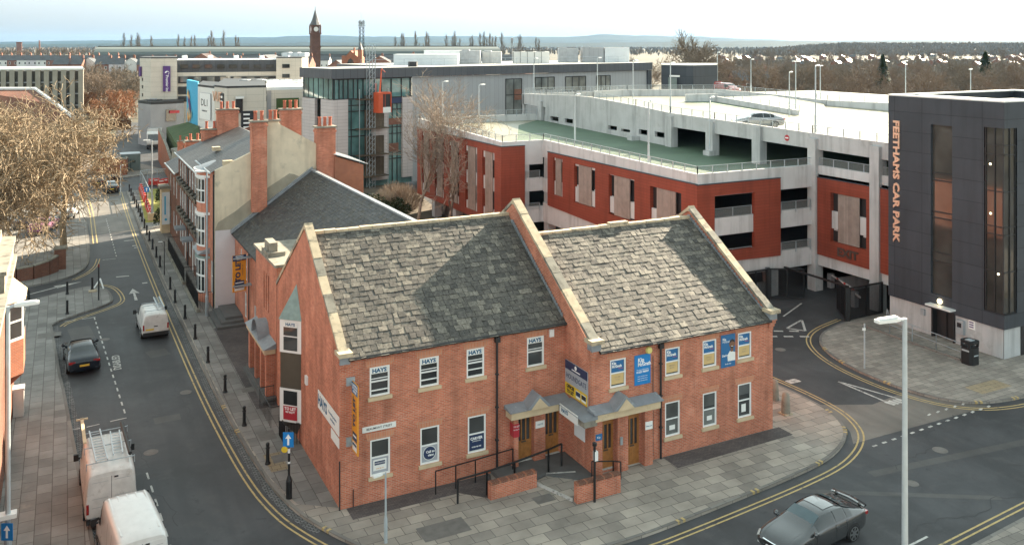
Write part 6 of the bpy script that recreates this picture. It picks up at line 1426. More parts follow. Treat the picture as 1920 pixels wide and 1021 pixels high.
# ---- small houses, built once and copied
def small_house(name, lab, w, d, ze, zr, wall, roof, wins, grp, cat='house', chim=True, gable=False):
    h = thing(name, lab, cat, (0, 0, 0), 0, grp)
    q = MB(); q.box(-w/2, w/2, -d/2, d/2, -.3, ze); q.poly([(-w/2, -d/2, ze), (-w/2, 0, zr), (-w/2, d/2, ze)]); q.poly([(w/2, -d/2, ze), (w/2, 0, zr), (w/2, d/2, ze)]); q.build('wall', wall, h, local=True)
    q = MB(); o = .25; q.poly([(-w/2-o, -d/2-o, ze-.1), (w/2+o, -d/2-o, ze-.1), (w/2+o, 0, zr+.05), (-w/2-o, 0, zr+.05)]); q.poly([(-w/2-o, d/2+o, ze-.1), (w/2+o, d/2+o, ze-.1), (w/2+o, 0, zr+.05), (-w/2-o, 0, zr+.05)]); r = q.build('roof', roof, h, local=True)
    if chim: q = MB(); q.box(w/2-.7, w/2-.05, -.55, .55, zr-.8, zr+1.3); q.box(w/2-.6, w/2-.4, -.3, .0, zr+1.3, zr+1.8); q.box(w/2-.6, w/2-.4, .1, .4, zr+1.3, zr+1.75); q.build('chimney', 'brick_far', r, local=True)
    for i in range(wins):
        for z in (.9, 3.6):
            if z+1.4 > ze: continue
            x = -w/2+w*(i+.5)/wins
            q = MB(); q.box(x-.55, x+.55, -d/2-.08, -d/2-.01, z, z+1.5); f = q.build('window', 'white_upvc', h, local=True)
            q = MB(); q.box(x-.43, x+.43, -d/2-.1, -d/2-.081, z+.12, z+1.38); q.build('pane', 'glass', f, local=True)
    q = MB(); q.box(-w/2+.25, -w/2+1.1, -d/2-.07, -d/2-.01, 0, 2.1); q.build('door', 'black_plastic', h, local=True)
    return h
cam_dir = math.atan2(-BX[1], AX[1])
kinds = [('white_wall', 'slate_far', 'white fronted terraced house with slate roof in the far row'), ('brick_far', 'slate_far', 'brick terraced house with slate roof in the far row'), ('render_white', 'slate_far', 'pink grey terraced house with slate roof in the far row')]
protos = [small_house('small_house', l, 7.0, 8.5, 6.2, 9.2, wl_, rf_, 2, 'far row of terraced houses') for wl_, rf_, l in kinds]
used = set(); rr = random.Random(11)
def place(p, i, loc, rz, lab=None, grp=None, sc=None):
    if i not in used:
        used.add(i); p.location = loc; p.rotation_euler = (0, 0, rz)
        if sc: p.scale = (sc,)*3
        return p
    return dup(p, loc, rz, lab, grp, sc)
order = [0, 0, 1, 0, 2, 0, 1, 0, 0, 1, 0, 1, 1]
for k in range(13):
    x, y = D(-6+18.2*k, 690); place(protos[order[k]], order[k], (x, y, -.3), cam_dir+.03, sc=1.25)
order = [1, 1, 0, 1, 2, 0, 1, 1, 0]
for k in range(9):
    x, y = D(118+26*k, 560+rr.uniform(-12, 12)); place(protos[order[k]], order[k], (x, y, -.5), cam_dir+R(90 if k % 3 == 2 else 4)+.1)
tb = [small_house('town_building', l, w, d, ze, zr, wl_, rf_, 4, 'brick buildings around the station', 'building') for (l, w, d, ze, zr, wl_, rf_) in (('long low brick building with dark slate roof near the station', 22, 12, 7.5, 11.5, 'brick_far', 'slate_far'), ('red gabled town building with tiled roof near the station', 12, 16, 9, 13.5, 'brick_far', 'tile_far'), ('pale rendered town building with slate roof near the station', 14, 10, 8, 11.5, 'white_wall', 'slate_far'))]
for k in range(26):
    px = 380+rr.uniform(0, 590); Y = rr.uniform(420, 760); x, y = D(px, Y); i = rr.choice((0, 0, 1, 2, 0))
    place(tb[i], 10+i, (x, y, -.3), cam_dir+rr.choice((0, .2, 1.57, 1.4, -.3)))
eh = [small_house('estate_house', l, 9, 8, 5, 7.9, wl_, rf_, 2, 'houses of the estate beyond the trees') for wl_, rf_, l in (('brick_far', 'slate_far', 'small brick estate house with grey roof among far trees'), ('brick_far', 'tile_far', 'small brick estate house with brown roof among far trees'), ('render_stain', 'slate_far', 'small rendered estate house with grey roof among far trees'))]
for k in range(95):
    Y = rr.uniform(330, 1250); px = rr.uniform(1340, 1960)
    if Y < 640: continue
    x, y = D(px, Y); i = rr.choice((0, 1, 0, 2, 1))
    place(eh[i], 20+i, (x, y, -.3), cam_dir+R(45)+rr.gauss(0, .24)+rr.choice((0, 0, 0, math.pi/2)), sc=.85)
for p, i in [(p, 0+i) for i, p in enumerate(protos)]+[(p, 10+i) for i, p in enumerate(tb)]+[(p, 20+i) for i, p in enumerate(eh)]:
    if i not in used: x, y = D(900, 700); p.location = (x, y, -.3)
bighouse = small_house('red_villa', 'red brick villa with white windows above the far ramp', 12, 9, 6, 9.4, 'brick_far', 'slate_far', 4, None, 'house'); x, y = D(1404, 300); bighouse.location = (x, y, 1.5); bighouse.rotation_euler = (0, 0, cam_dir)
tall = thing('brick_tower_stump', 'squat brown brick tower on the left horizon', 'tower', (*D(36, 1500), 0)); x, y = D(36, 1500); q = MB(); q.box(x-4, x+4, y-4, y+4, 0, 23.5); q.box(x-4.4, x+4.4, y-4.4, y+4.4, 22.5, 24); q.build('shaft', 'brick_far', tall)
q = MB(); q.lathe([(1.6, 0), (1.0, 26), (1.2, 26.4), (1.2, 27)], (*D(74, 1500), 0), 10); tag(q.build('factory_chimney', 'brick_far'), 'slender brick chimney on the left horizon', 'chimney')
q = MB(); x, y = D(960, 420); q.lathe([(.28, 0), (.22, 20.4), (.6, 20.6), (.6, 22.6), (.1, 22.8)], (x, y, 0), 8); tag(q.build('flue_mast', 'grey_wall'), 'thin dark mast above the office roof near the chiller', 'mast')
# ================================================================ trees
def grow(seed, h, spread, nl=4, kids=(6, 5, 5, 5), r0=.22, twig=.012, droop=.0, trunk=.35, lean=(0, 0), up=.35, seglen=None, ratio=.62, wob=.22, fine=True):
    rr = random.Random(seed); tr = MB(); cr = MB()
    def br(p, d, L, r, lv):
        ns = 4 if lv == 0 else (4 if lv < nl-1 else 3); pts = []; rad0 = r
        for i in range(ns):
            w = wob*(.5 if lv == 0 else 1)
            d = (d + Vector((rr.gauss(0, w), rr.gauss(0, w), rr.gauss(0, w)*.7 + (.05 if lv < 2 else 0) - droop*(lv > 1)))).normalized()
            q = p + d*(L/ns); r1 = max(rad0*(1-.62*(i+1)/ns), twig)
            (tr if lv < 2 else cr).tube(p, q, r, r1, 5 if lv < 2 else (4 if lv == 2 else 3), cap=False)
            p = q; r = r1; pts.append((p.copy(), d.copy(), r))
        if lv >= nl: return
        n = kids[min(lv, len(kids)-1)]
        for k in range(n):
            f = (trunk if lv == 0 else .25) + (1-(trunk if lv == 0 else .25))*(k+rr.random())/n
            j = min(int(f*ns), ns-1); b0, bd, brr = pts[j]
            if j: b0 = b0.lerp(pts[j-1][0], rr.random()*.8)
            a = rr.uniform(0, 6.283); sp = spread*(1.0 if lv else .9)*rr.uniform(.7, 1.25)
            x = bd.cross(Vector((math.cos(a), math.sin(a), .3))).normalized()
            nd_ = (bd*math.cos(sp) + x*math.sin(sp) + Vector((0, 0, up*(.5 if lv < 2 else .1)))).normalized()
            br(b0, nd_, L*ratio*rr.uniform(.75, 1.15)*(1.1-.35*f if lv == 0 else 1), max(brr*rr.uniform(.55, .85), twig), lv+1)
    br(Vector((0, 0, -.1)), Vector((lean[0], lean[1], 1)).normalized(), h*.62, r0, 0)
    return tr, cr
def tree(name, label, loc, seed, bark, twigm, group=None, rz=0, cat='tree', **k):
    t_ = thing(name, label, cat, loc, rz, group); a, b_ = grow(seed, **k)
    a.build('trunk', bark, t_, local=True, uv=False, smooth=True)
    if b_.f: b_.build('crown', twigm, t_, local=True, uv=False)
    return t_
x, y = G(120, 468)
tree('bare_tree', 'big bare tree leaning over the corner of the curved wall', (x, y, 0), 3, 'bark', 'bark', h=15.0, ratio=.64, spread=.88, nl=5, kids=(9, 6, 5, 4, 3), r0=.34, twig=.024, droop=.05, trunk=.2, lean=(-.06, -.08), wob=.26)
x, y = G(-40, 545)
tree('bare_tree', 'nearest bare tree filling the left edge with tangled sunlit twigs', (x-1.2, y+1.0, 0), 8, 'bark', 'bark', h=15.2, ratio=.66, spread=.8, nl=5, kids=(10, 6, 5, 4, 3), r0=.38, twig=.024, droop=.06, trunk=.25, lean=(.12, .05), wob=.26)
x, y = G(-10, 430)
tree('bare_tree', 'bare tree behind, between the brick hall and the street', (x, y, 0), 14, 'bark', 'bark', h=13.5, ratio=.66, spread=.78, nl=5, kids=(8, 6, 5, 5, 3), r0=.34, twig=.024, droop=.05, trunk=.25, wob=.26)
x, y = G(150, 360)
tree('bare_tree', 'smaller bare tree beside the parked cars up the street', (x-3.2, y, 0), 24, 'bark', 'bark', h=10.5, spread=.75, nl=5, kids=(7, 6, 5, 4, 3), r0=.2, twig=.014, droop=.05, trunk=.25, wob=.26)
for k, (px, py, h_, lab) in enumerate(((22, 452, 9.5, 'low spreading bare tree behind the curved wall'), (88, 440, 8.5, 'low bare tree close to the parked pink car'), (-30, 500, 9, 'low bare tree at the left edge above the wall'))):
    x, y = G(px, py); tree('bare_tree', lab, (x, y, 0), 40+k, 'bark', 'bark', h=h_, spread=.85, nl=5, kids=(8, 6, 5, 4, 3), r0=.2, twig=.018, droop=.09, trunk=.12, wob=.28)
x, y = D(784, 97)
tree('birch_tree', 'tall pale bare birch between the hall roof and the car park', (x, y, 0), 5, 'bark_pale', 'bark_pale', h=14.5, spread=.5, nl=4, kids=(11, 7, 5, 4), r0=.2, twig=.015, droop=.03, trunk=.18, lean=(-.10, .02), wob=.16, up=.45, rz=math.pi)
x, y = D(838, 93)
tree('birch_tree', 'forked pale bare birch close to the red cladding', (x, y, 0), 6, 'bark_pale', 'bark_pale', h=14, spread=.66, nl=4, kids=(10, 7, 5, 4), r0=.19, twig=.015, droop=.03, trunk=.1, lean=(.12, .05), wob=.2, up=.4)
# shrubs in the garden behind
def shrub(name, label, loc, seed, m, h, w, n, leaf=.10, group=None, blade=False):
    rr = random.Random(seed); t_ = thing(name, label, 'shrub', loc, 0, group); q = MB()
    for k in range(n):
        a = rr.uniform(0, 6.283); rd = w*math.sqrt(rr.random()); z = h*(.12+.88*rr.random()**.7)*(1-.5*(rd/w)**2); p = Vector((rd*math.cos(a), rd*math.sin(a), z))
        if blade:
            q.tube((p.x*.4, p.y*.4, 0) if rr.random() < .25 else p*.75, p, .012, .008, 3, cap=False)
        else:
            u = Vector((rr.gauss(0, 1), rr.gauss(0, 1), rr.gauss(0, 1))).normalized(); v = u.cross(Vector((rr.gauss(0, 1), rr.gauss(0, 1), 1))).normalized(); s = leaf*rr.uniform(.6, 1.4)
            q.poly([p-u*s, p+v*s*.6, p+u*s, p-v*s*.6])
    q.build('foliage', m, t_, local=True, uv=False)
    q = MB()
    for k in range(5): a = k*1.26; q.tube((0, 0, -.1), (w*.5*math.cos(a), w*.5*math.sin(a), h*.7), .03, .012, 4)
    q.build('stem', 'bark', t_, local=True, uv=False); return t_
for k, (px, Y, m, h, w, n, bl, lab) in enumerate(((702, 100, 'evergreen', 2.6, 1.8, 900, 0, 'dark evergreen shrub left of the garden'), (722, 102, 'twig_grey', 3.0, 2.2, 1500, 1, 'grey twiggy shrub below the pink office pier'), (745, 99, 'evergreen', 2.4, 1.6, 900, 0, 'dark evergreen shrub in the middle of the garden'),
        (760, 104, 'twig_brown', 3.4, 2.4, 1600, 1, 'brown twiggy shrub behind the birch'), (684, 104, 'evergreen', 2.0, 1.5, 700, 0, 'low evergreen shrub below the hoist'), (738, 108, 'twig_brown', 3.0, 2.2, 1200, 1, 'tall brown twiggy shrub against the office'),
        (306, 108, 'evergreen', 2.6, .9, 700, 0, 'narrow clipped evergreen beside the stone porch'))):
    x, y = D(px, Y); shrub('shrub', lab, (x, y, 0), 30+k, m, h, w, n, .12, None, bl)
x, y = w2g(0, 0)
shrub('shrub', 'narrow clipped hedge in front of the stone porch', (-1.0, 65.2, 0), 61, 'evergreen', 2.4, .8, 800, .1)
# distant bare trees: four crowns built once and copied
def far_proto(name, lab, seed, m, grp, **k):
    return tree(name, lab, (0, 0, 0), seed, m, m, grp, **k)
FT = [far_proto('bare_tree', 'bare brown broadleaf tree in the wooded town edge', 101, 'twig_brown', 'bare trees of the wooded town edge', h=13, spread=.62, nl=4, kids=(8, 6, 5, 4), r0=.2, twig=.032, trunk=.25, wob=.2),
      far_proto('bare_tree', 'bare grey broadleaf tree in the wooded town edge', 102, 'twig_grey', 'bare trees of the wooded town edge', h=14, spread=.55, nl=4, kids=(9, 6, 5, 4), r0=.22, twig=.034, trunk=.25, wob=.2),
      far_proto('bare_tree', 'broad low bare brown tree in the wooded town edge', 103, 'twig_brown', 'bare trees of the wooded town edge', h=10, spread=.8, nl=4, kids=(9, 6, 5, 4), r0=.2, twig=.034, trunk=.15, wob=.25),
      far_proto('willow_tree', 'orange twigged bare willow by the hotel car park', 104, 'twig_orange', 'orange willows by the hotel', h=9, spread=.75, nl=4, kids=(10, 7, 5, 4), r0=.2, twig=.03, trunk=.15, wob=.22),
      far_proto('poplar_tree', 'thin bare poplar standing on the horizon', 105, 'twig_grey', 'poplars on the horizon', h=40, spread=.2, nl=3, kids=(22, 6, 4), r0=.4, twig=.08, trunk=.12, wob=.08, ratio=.4, up=.7)]
cone = thing('conifer_tree', 'dark conifer standing out among the bare trees', 'tree', (0, 0, 0), 0, 'dark conifers among the bare trees')
rr = random.Random(9); q = MB()
for k in range(2600):
    z = 1+13*rr.random(); w = 3.6*(1-(z-1)/13.5)**.8; a = rr.uniform(0, 6.283); rd = w*rr.random()**.5; s = rr.uniform(.2, .5)
    p = Vector((rd*math.cos(a), rd*math.sin(a), z)); u = Vector((math.cos(a), math.sin(a), -.5))*s; v = Vector((-math.sin(a), math.cos(a), rr.uniform(-.4, .4)))*s*.6
    q.poly([p-u, p+v, p+u, p-v])
q.build('crown', 'evergreen', cone, local=True, uv=False); q = MB(); q.tube((0, 0, -.2), (0, 0, 12), .3, .05, 6); q.build('trunk', 'bark', cone, local=True, uv=False)
fused = set()
def ft(i, px, Y, sc=1.0, rz=None, z=-.3):
    x, y = D(px, Y); rz = rr.uniform(0, 6.28) if rz is None else rz; p = FT[i] if i >= 0 else cone
    if i not in fused: fused.add(i); p.location = (x, y, z); p.rotation_euler = (0, 0, rz); p.scale = (sc,)*3; return
    dup(p, (x, y, z), rz, None, None, sc)
rr = random.Random(21); cnt = 0
def band(n, x0, x1, y0, y1, kinds, s0, s1):
    for k in range(n): ft(rr.choice(kinds), x0+(x1-x0)*(k+rr.random())/n, rr.uniform(y0, y1), rr.uniform(s0, s1))
band(24, 1335, 1990, 185, 215, (2, 2, 0), .85, 1.1)
band(28, 1340, 1990, 225, 275, (0, 1, 2), .9, 1.2)
band(26, 1330, 1980, 290, 360, (0, 1, 2), .75, 1.0)
band(24, 1330, 1980, 380, 480, (0, 1, 2), .6, .85)
band(18, 1310, 1980, 520, 700, (0, 1, 2), .55, .8)
band(26, 1300, 1980, 900, 1300, (0, 1, 2), .8, 1.1)
band(9, 1180, 1400, 330, 480, (0, 1), .8, 1.05); ft(1, 1300, 240, 1.6); ft(1, 1322, 250, 1.45); ft(0, 1282, 260, 1.4); ft(0, 1360, 300, 1.2)
band(22, 1380, 1980, 560, 900, (0, 1, 2), .85, 1.1)
for px, Y, s in ((1655, 330, 1.15), (1848, 300, 1.25), (1930, 380, 1.1), (1600, 260, .6), (1520, 420, .8)): ft(-1, px, Y, s)
band(12, 158, 262, 225, 300, (0, 1), .7, .95); band(8, 160, 250, 320, 420, (0, 1, 2), .6, .85)
for px, Y, s in ((212, 205, 1.0), (240, 212, .95), (182, 200, .8), (170, 232, .8), (228, 190, .55)): ft(3, px, Y, s)
band(10, 40, 150, 120, 135, (2, 0), .55, .7)
band(20, -20, 185, 950, 1250, (0, 1, 2), .9, 1.2); band(14, 560, 700, 330, 420, (0, 2), .4, .6)
for px in (231, 246, 258, 262, 285, 334, 346, 358, 366, 390, 398, 402, 419, 443, 448, 740, 752, 757, 780, 799, 803, 838, 850, 853, 863, 881, 886, 901, 906, 912, 918, 923, 929, 942, 972, 977, 1006, 1011): ft(4, px, rr.uniform(1150, 1450), rr.uniform(.85, 1.15))
# far woods: one mass nobody could count
rr = random.Random(77); q = MB()
def wood(n, x0, x1, y0, y1, h0, h1, zf=lambda px, Y: -.2, w=1.6):
    for k in range(n):
        px = rr.uniform(x0, x1); Y = rr.uniform(y0, y1); x, y = D(px, Y); z = zf(px, Y); h = rr.uniform(h0, h1)
        for j in range(3):
            a = rr.uniform(0, 3.14); c, s = math.cos(a)*w*rr.uniform(.5, 1.3), math.sin(a)*w*rr.uniform(.5, 1.3); zz = z+h*rr.uniform(.6, 1); b0 = z+h*rr.uniform(0, .3); ox, oy = rr.uniform(-2, 2), rr.uniform(-2, 2)
            q.poly([(x+ox-c*.4, y+oy-s*.4, b0), (x+ox+c*.4, y+oy+s*.4, b0), (x+ox+c, y+oy+s, b0+(zz-b0)*.6), (x+ox+c*.2, y+oy+s*.2, zz), (x+ox-c, y+oy-s, b0+(zz-b0)*.55)])
wood(3500, -200, 2150, 1500, 2600, 8, 14)
wood(2500, -200, 2150, 2600, 4200, 9, 15, w=2.6)
rid = lambda px, Y: -.2 + 16*max(0, min(1, (px-1390)/180))*max(0, min(1, (Y-1500)/500))
wood(5200, 1400, 2200, 1480, 2150, 8, 12, rid, 1.8)
wood(4200, 1330, 2050, 230, 1000, 2.5, 6, w=1.3); wood(500, 150, 640, 300, 600, 2.5, 5, w=1.2); wood(700, -60, 260, 230, 620, 2.5, 5, w=1.0)
tag(q.build('far_wood', ['twig_grey'], uv=False), kind='stuff')
q = MB(); rows = []
for Y in (1400, 1500, 1750, 2000, 2300, 2600):
    row = []
    for px in range(1360, 2300, 30):
        x, y = D(px, Y); zz = -.2 + 16*max(0, min(1, (px-1390)/180))*max(0, min(1, (Y-1500)/500)) if Y < 2500 else -.2; row.append((x, y, zz))
    rows.append(row)
q.grid(rows); tag(q.build('wooded_ridge', 'field', uv=False), kind='structure')
# ================================================================ vehicles
class Loft:
    def __init__(s, st): s.st = st
    def ring(s, k):
        x, W, b, sh, t, r = k
        wb = W*.955; g = max(t-sh, .02)
        return [(0, b), (W*.90, b), (W*.975, b+.09), (W, b+(sh-b)*.5), (W*.99, sh-.07), (wb, sh), (wb+(r-wb)*.46+.015*min(1, g), sh+g*.5), (r+.0, t-.055*min(1, g*2)), (r*.82, t-.014), (r*.42, t), (0, t+.008)]
    def at(s, S, J):
        i = max(0, min(int(S), len(s.st)-2)); f = S-i
        A = [s.st[i][n]+(s.st[i+1][n]-s.st[i][n])*f for n in range(6)]
        R0, R1 = s.ring(s.st[i]), s.ring(s.st[i+1]); j = max(0, min(int(J), 9)); g = J-j
        def p(Rr): return (Rr[j][0]+(Rr[j+1][0]-Rr[j][0])*g, Rr[j][1]+(Rr[j+1][1]-Rr[j][1])*g)
        a, c = p(R0), p(R1)
        return Vector((A[0], a[0]+(c[0]-a[0])*f, a[1]+(c[1]-a[1])*f))
    def body(s):
        q = MB(); rows = []
        for k in s.st:
            R_ = s.ring(k); rows.append([(k[0], y, z) for y, z in R_] + [(k[0], -y, z) for y, z in R_[-2:0:-1]])
        q.grid(rows, True); q.poly(rows[0]); q.poly(rows[-1][::-1]); return q
    def patch(s, q, s0, s1, j0, j1, off=.007, sides=(1, -1)):
        def cuts(a, c): return [a]+[x for x in range(int(math.floor(a))+1, int(math.ceil(c))) if a < x < c]+[c]
        SS, JJ = cuts(s0, s1), cuts(j0, j1)
        def P(S, J):
            e = .02; p = s.at(S, J); du = s.at(min(S+e, len(s.st)-1.001), J)-s.at(max(S-e, 0), J); dv = s.at(S, min(J+e, 10))-s.at(S, max(J-e, 0))
            n = dv.cross(du); n = n.normalized() if n.length > 1e-9 else Vector((0, 1, 0))
            if n.y < 0 and J < 7: n = -n
            if n.z < 0 and J >= 7: n = -n
            return p+n*off
        for sd in sides:
            q.grid([[(lambda v: (v.x, v.y*sd, v.z))(P(S, J)) for J in JJ] for S in SS])
SAL = [(-2.38, .66, .46, .80, .84, .55), (-2.33, .82, .30, .93, .97, .70), (-2.12, .885, .24, .98, 1.07, .74), (-1.72, .91, .21, .98, 1.12, .73), (-.95, .92, .20, .965, 1.42, .59), (-.35, .92, .20, .95, 1.465, .60), (.28, .92, .20, .94, 1.44, .59), (1.08, .92, .20, .92, 1.03, .70), (1.6, .91, .21, .87, .97, .69), (2.08, .88, .23, .77, .85, .66), (2.29, .80, .28, .66, .72, .58), (2.37, .66, .38, .58, .61, .48)]
VAN = [(-2.66, .95, .52, 1.2, 2.28, .82), (-2.60, .985, .38, 1.25, 2.38, .87), (-2.2, 1.0, .30, 1.25, 2.42, .88), (-.6, 1.0, .28, 1.25, 2.44, .88), (1.0, 1.0, .28, 1.25, 2.40, .87), (1.3, .995, .28, 1.22, 2.28, .82), (2.0, .98, .28, 1.15, 1.36, .78), (2.45, .94, .30, .95, 1.08, .72), (2.68, .82, .40, .70, .78, .6)]
SVN = [(-2.14, .81, .48, 1.0, 1.66, .66), (-2.09, .85, .34, 1.02, 1.76, .70), (-1.6, .86, .24, 1.02, 1.80, .71), (.4, .86, .22, 1.0, 1.79, .70), (.85, .86, .22, .98, 1.70, .66), (1.45, .855, .22, .95, 1.12, .68), (1.95, .81, .26, .82, .92, .62), (2.16, .70, .36, .62, .68, .5)]
def wheels(root, xs, W, r=.325, rim='alloy', wd=.20):
    for x in xs:
        for s in (1, -1):
            y = s*(W-.09)
            q = MB(); q.lathe([(r-.07, -wd/2), (r-.02, -wd/2), (r, -wd/2+.03), (r, wd/2-.03), (r-.02, wd/2), (r-.07, wd/2)], (x, y, r), 20, 'd'); w = q.build('wheel', 'tyre', root, local=True, smooth=False)
            q = MB(); yo = y+s*(wd/2+.004)
            q.lathe([(r-.075, -.01), (r-.075, .01)], (x, yo-s*.02, r), 18, 'd') if 0 else None
            for k in range(7):
                a = k*6.283/7; c, sn = math.cos(a), math.sin(a)
                q.prism([(x+c*.04-sn*.035, yo, r+sn*.04+c*.035), (x+c*.04+sn*.035, yo, r+sn*.04-c*.035), (x+c*(r-.08)+sn*.028, yo, r+sn*(r-.08)-c*.028), (x+c*(r-.08)-sn*.028, yo, r+sn*(r-.08)+c*.028)], (0, s*.012, 0))
            rows = []
            for i in range(21): a = 6.283*i/20; rows.append([(x+math.cos(a)*(r-.09), yo+s*.006, r+math.sin(a)*(r-.09)), (x+math.cos(a)*(r-.055), yo+s*.006, r+math.sin(a)*(r-.055))])
            q.grid(rows); q.lathe([(.05, 0), (.05, .02)], (x, yo, r), 8, 'd'); q.build('rim', rim, w, local=True)
def arch(root, L, xs, W, r=.40, m='black_plastic'):
    for x in xs:
        for s in (1, -1):
            q = MB()
            pts = [(x+r*math.cos(a), s*(W+.004), max(.325+r*math.sin(a), .19)) for a in [math.pi*i/14 for i in range(15)]]
            q.prism(pts, (0, -s*.14, 0)); q.build('wheel_arch', m, root, local=True)
def vehicle(name, label, cat, loc, deg, paint, st, kind, group=None, glass_='car_glass', axles=(-1.36, 1.33), r=.325):
    root = thing(name, label, cat, loc, R(deg), group); L = Loft(st); W = max(k[1] for k in st)
    bd = L.body().build('body', paint, root, local=True, smooth=True)
    md = bd.modifiers.new('bevel', 'SUBSURF'); md.levels = md.render_levels = 1
    n = len(st)-1
    def part(nm_, m, *a, sides=(1, -1), par=root, off=.006):
        q = MB(); 
        for p in a: L.patch(q, *p, off=off, sides=sides)
        return q.build(nm_, m, par, local=True, smooth=True)
    def bx(nm_, m, *bs, par=root):
        q = MB()
        for b_ in bs: q.box(*b_)
        return q.build(nm_, m, par, local=True)
    arch(root, L, axles, W, r+.075); wheels(root, axles, W, r, 'alloy' if kind != 'van' else 'plant_grey')
    if kind in ('saloon', 'liftback'):
        part('windscreen', glass_, (6.10, 6.93, 7.12, 10)); part('rear_window', glass_, (3.12, 3.90, 7.1, 10))
        for a in ((3.50, 3.92), (4.02, 5.0), (5.10, 6.55)):
            for sd in (1, -1): part('side_window', 'car_glass', (*a, 5.22, 6.86), sides=(sd,))
        q = MB()
        for s0 in (5.05, 3.95, 6.7): L.patch(q, s0, s0+.02, 2.3, 5.15)
        L.patch(q, 7.1, 9.6, 7.95, 8.0); q.build('panel_gap', 'black_plastic', bd, local=True)
        for sd in (1, -1):
            bx('tail_light', 'tail_red', (-2.372, -2.16, min(sd*.48, sd*.84), max(sd*.48, sd*.84), .79, .92)); part('headlight', 'lens_clear', (9.15, 10.25, 4.3, 6.2), sides=(sd,), off=.012)
            bx('door_handle', paint, (-.5, -.3, sd*W*.985-.02, sd*W*.985+.025, .84, .88), (.45+.1, .75, sd*W*.985-.02, sd*W*.985+.025, .84, .88))
            q = MB(); q.lathe([(.03, 0), (.10, .03), (.11, .12), (.06, .17)], (.98, .88 if sd > 0 else -1.05, 1.0), 10, 'd'); q.box(.94, 1.02, sd*.91-.06, sd*.91+.06, .92, 1.0); q.build('wing_mirror', paint, root, local=True, smooth=True)
        bx('number_plate', 'plate_yellow', (-2.405, -2.385, -.26, .26, .60, .71)); bx('number_plate', 'white_sign', (2.385, 2.40, -.26, .26, .42, .52))
        bx('bumper_trim', 'chrome', (-2.37, -2.33, -.70, .70, .45, .475)); g = bx('grille', 'black_plastic', (2.30, 2.385, -.42, .42, .53, .64)); bx('grille_trim', 'chrome', (2.30, 2.39, -.44, .44, .64, .665), par=g)
        q = MB(); q.lathe([(.05, 0), (.05, .012)], (-2.345, 0, .88), 12, 'x'); q.build('badge', 'chrome', root, local=True)
        for sd in (1, -1): bx('front_lamp', 'lens_clear', (2.30, 2.36, sd*.62-.08, sd*.62+.08, .40, .46))
        if kind == 'liftback':
            q = MB(); q.grid([[(-2.22+.10*abs(y)**2, y, 1.12-.03*abs(y)), (-2.42+.14*abs(y)**2, y, 1.17-.04*abs(y)), (-2.44+.14*abs(y)**2, y, 1.12-.04*abs(y)), (-2.24+.1*abs(y)**2, y, 1.07-.03*abs(y))] for y in [-.78+.13*i for i in range(13)]]); q.box(-2.25, -2.2, -.6, -.5, 1.0, 1.14); q.box(-2.25, -2.2, .5, .6, 1.0, 1.14); q.build('spoiler', paint, root, local=True, smooth=True)
            part('sunroof', paint, (4.4, 5.5, 8.1, 10))
    else:
        if kind == 'van':
            part('windscreen', glass_, (5.12, 5.9, 7.15, 10)); [part('side_window', 'car_glass', (4.2, 5.6, 5.25, 6.9), sides=(sd,)) for sd in (1, -1)]; q = MB()
            for s0 in (1.3, 2.35, 2.95, 3.75, 4.1): L.patch(q, s0, s0+.018, 2.2, 6.7)
            L.patch(q, 1.2, 5.6, 3.1, 3.28); L.patch(q, 6.05, 7.6, 7.95, 8.0); q.build('panel_gap', 'black_plastic', bd, local=True)
        else:
            part('windscreen', glass_, (4.1, 4.92, 7.15, 10)); [part('side_window', 'car_glass', (3.1, 4.65, 5.22, 6.86), sides=(sd,)) for sd in (1, -1)]; q = MB()
            for s0 in (2.1, 2.6, 3.05): L.patch(q, s0, s0+.015, 2.2, 6.4)
            L.patch(q, 1.3, 4.8, 3.0, 3.2); q.build('panel_gap', 'black_plastic', bd, local=True)
        x0 = st[0][0]; H_ = st[1][4]; Wr = st[0][1]
        dz = H_-.25
        q = MB(); q.prism([(x0-.012, -Wr*.86, .62), (x0-.012, Wr*.86, .62), (x0-.012, Wr*.88, 1.2), (x0-.012, st[0][5]*.93, dz), (x0-.012, -st[0][5]*.93, dz), (x0-.012, -Wr*.88, 1.2)], (.02, 0, 0)); dr = q.build('rear_door', paint, root, local=True)
        if kind == 'van':
            bx('door_gap', 'black_plastic', (x0-.016, x0-.01, -.008, .008, .62, dz), par=dr); bx('door_handle', 'black_plastic', (x0-.05, x0-.01, .04, .16, 1.15, 1.2), (x0-.05, x0-.01, -.25, -.1, dz-.08, dz-.03), par=dr)
            q = MB()
            for s in (1, -1): q.box(x0-.018, x0-.011, s*.42-.3, s*.42+.3, 1.3, 1.315); q.box(x0-.018, x0-.011, s*.42-.3, s*.42+.3, 1.95, 1.965); q.box(x0-.018, x0-.011, s*.42-.3, s*.42+.3, .95, .965)
            q.build('door_rib', 'plant_grey', dr, local=True)
            bx('number_plate', 'plate_yellow', (x0-.03, x0-.012, -.62, -.1, .82, .93))
            q = MB()
            for k in range(5): q.box(-2.3, .9, -.66+.33*k-.03, -.66+.33*k+.03, H_+.02, H_+.028)
            q.box(-2.1, .8, -.7, -.68, H_+.01, H_+.02); q.build('roof_rib', paint, root, local=True)
        else:
            bx('door_handle', 'black_plastic', (x0-.04, x0-.012, -.12, .12, .92, .97), par=dr); bx('number_plate', 'plate_yellow', (x0-.03, x0-.012, .12, .62, .70, .80))
            q = MB(); q.prism([(x0-.03, -.66, 1.12), (x0-.03, .66, 1.12), (x0-.02, .58, 1.58), (x0-.02, -.58, 1.58)], (.018, 0, 0)); q.build('rear_panel', paint, dr, local=True)
        bx('bumper', 'black_plastic', (x0-.07, x0+.25, -Wr*.98, Wr*.98, .34, .56))
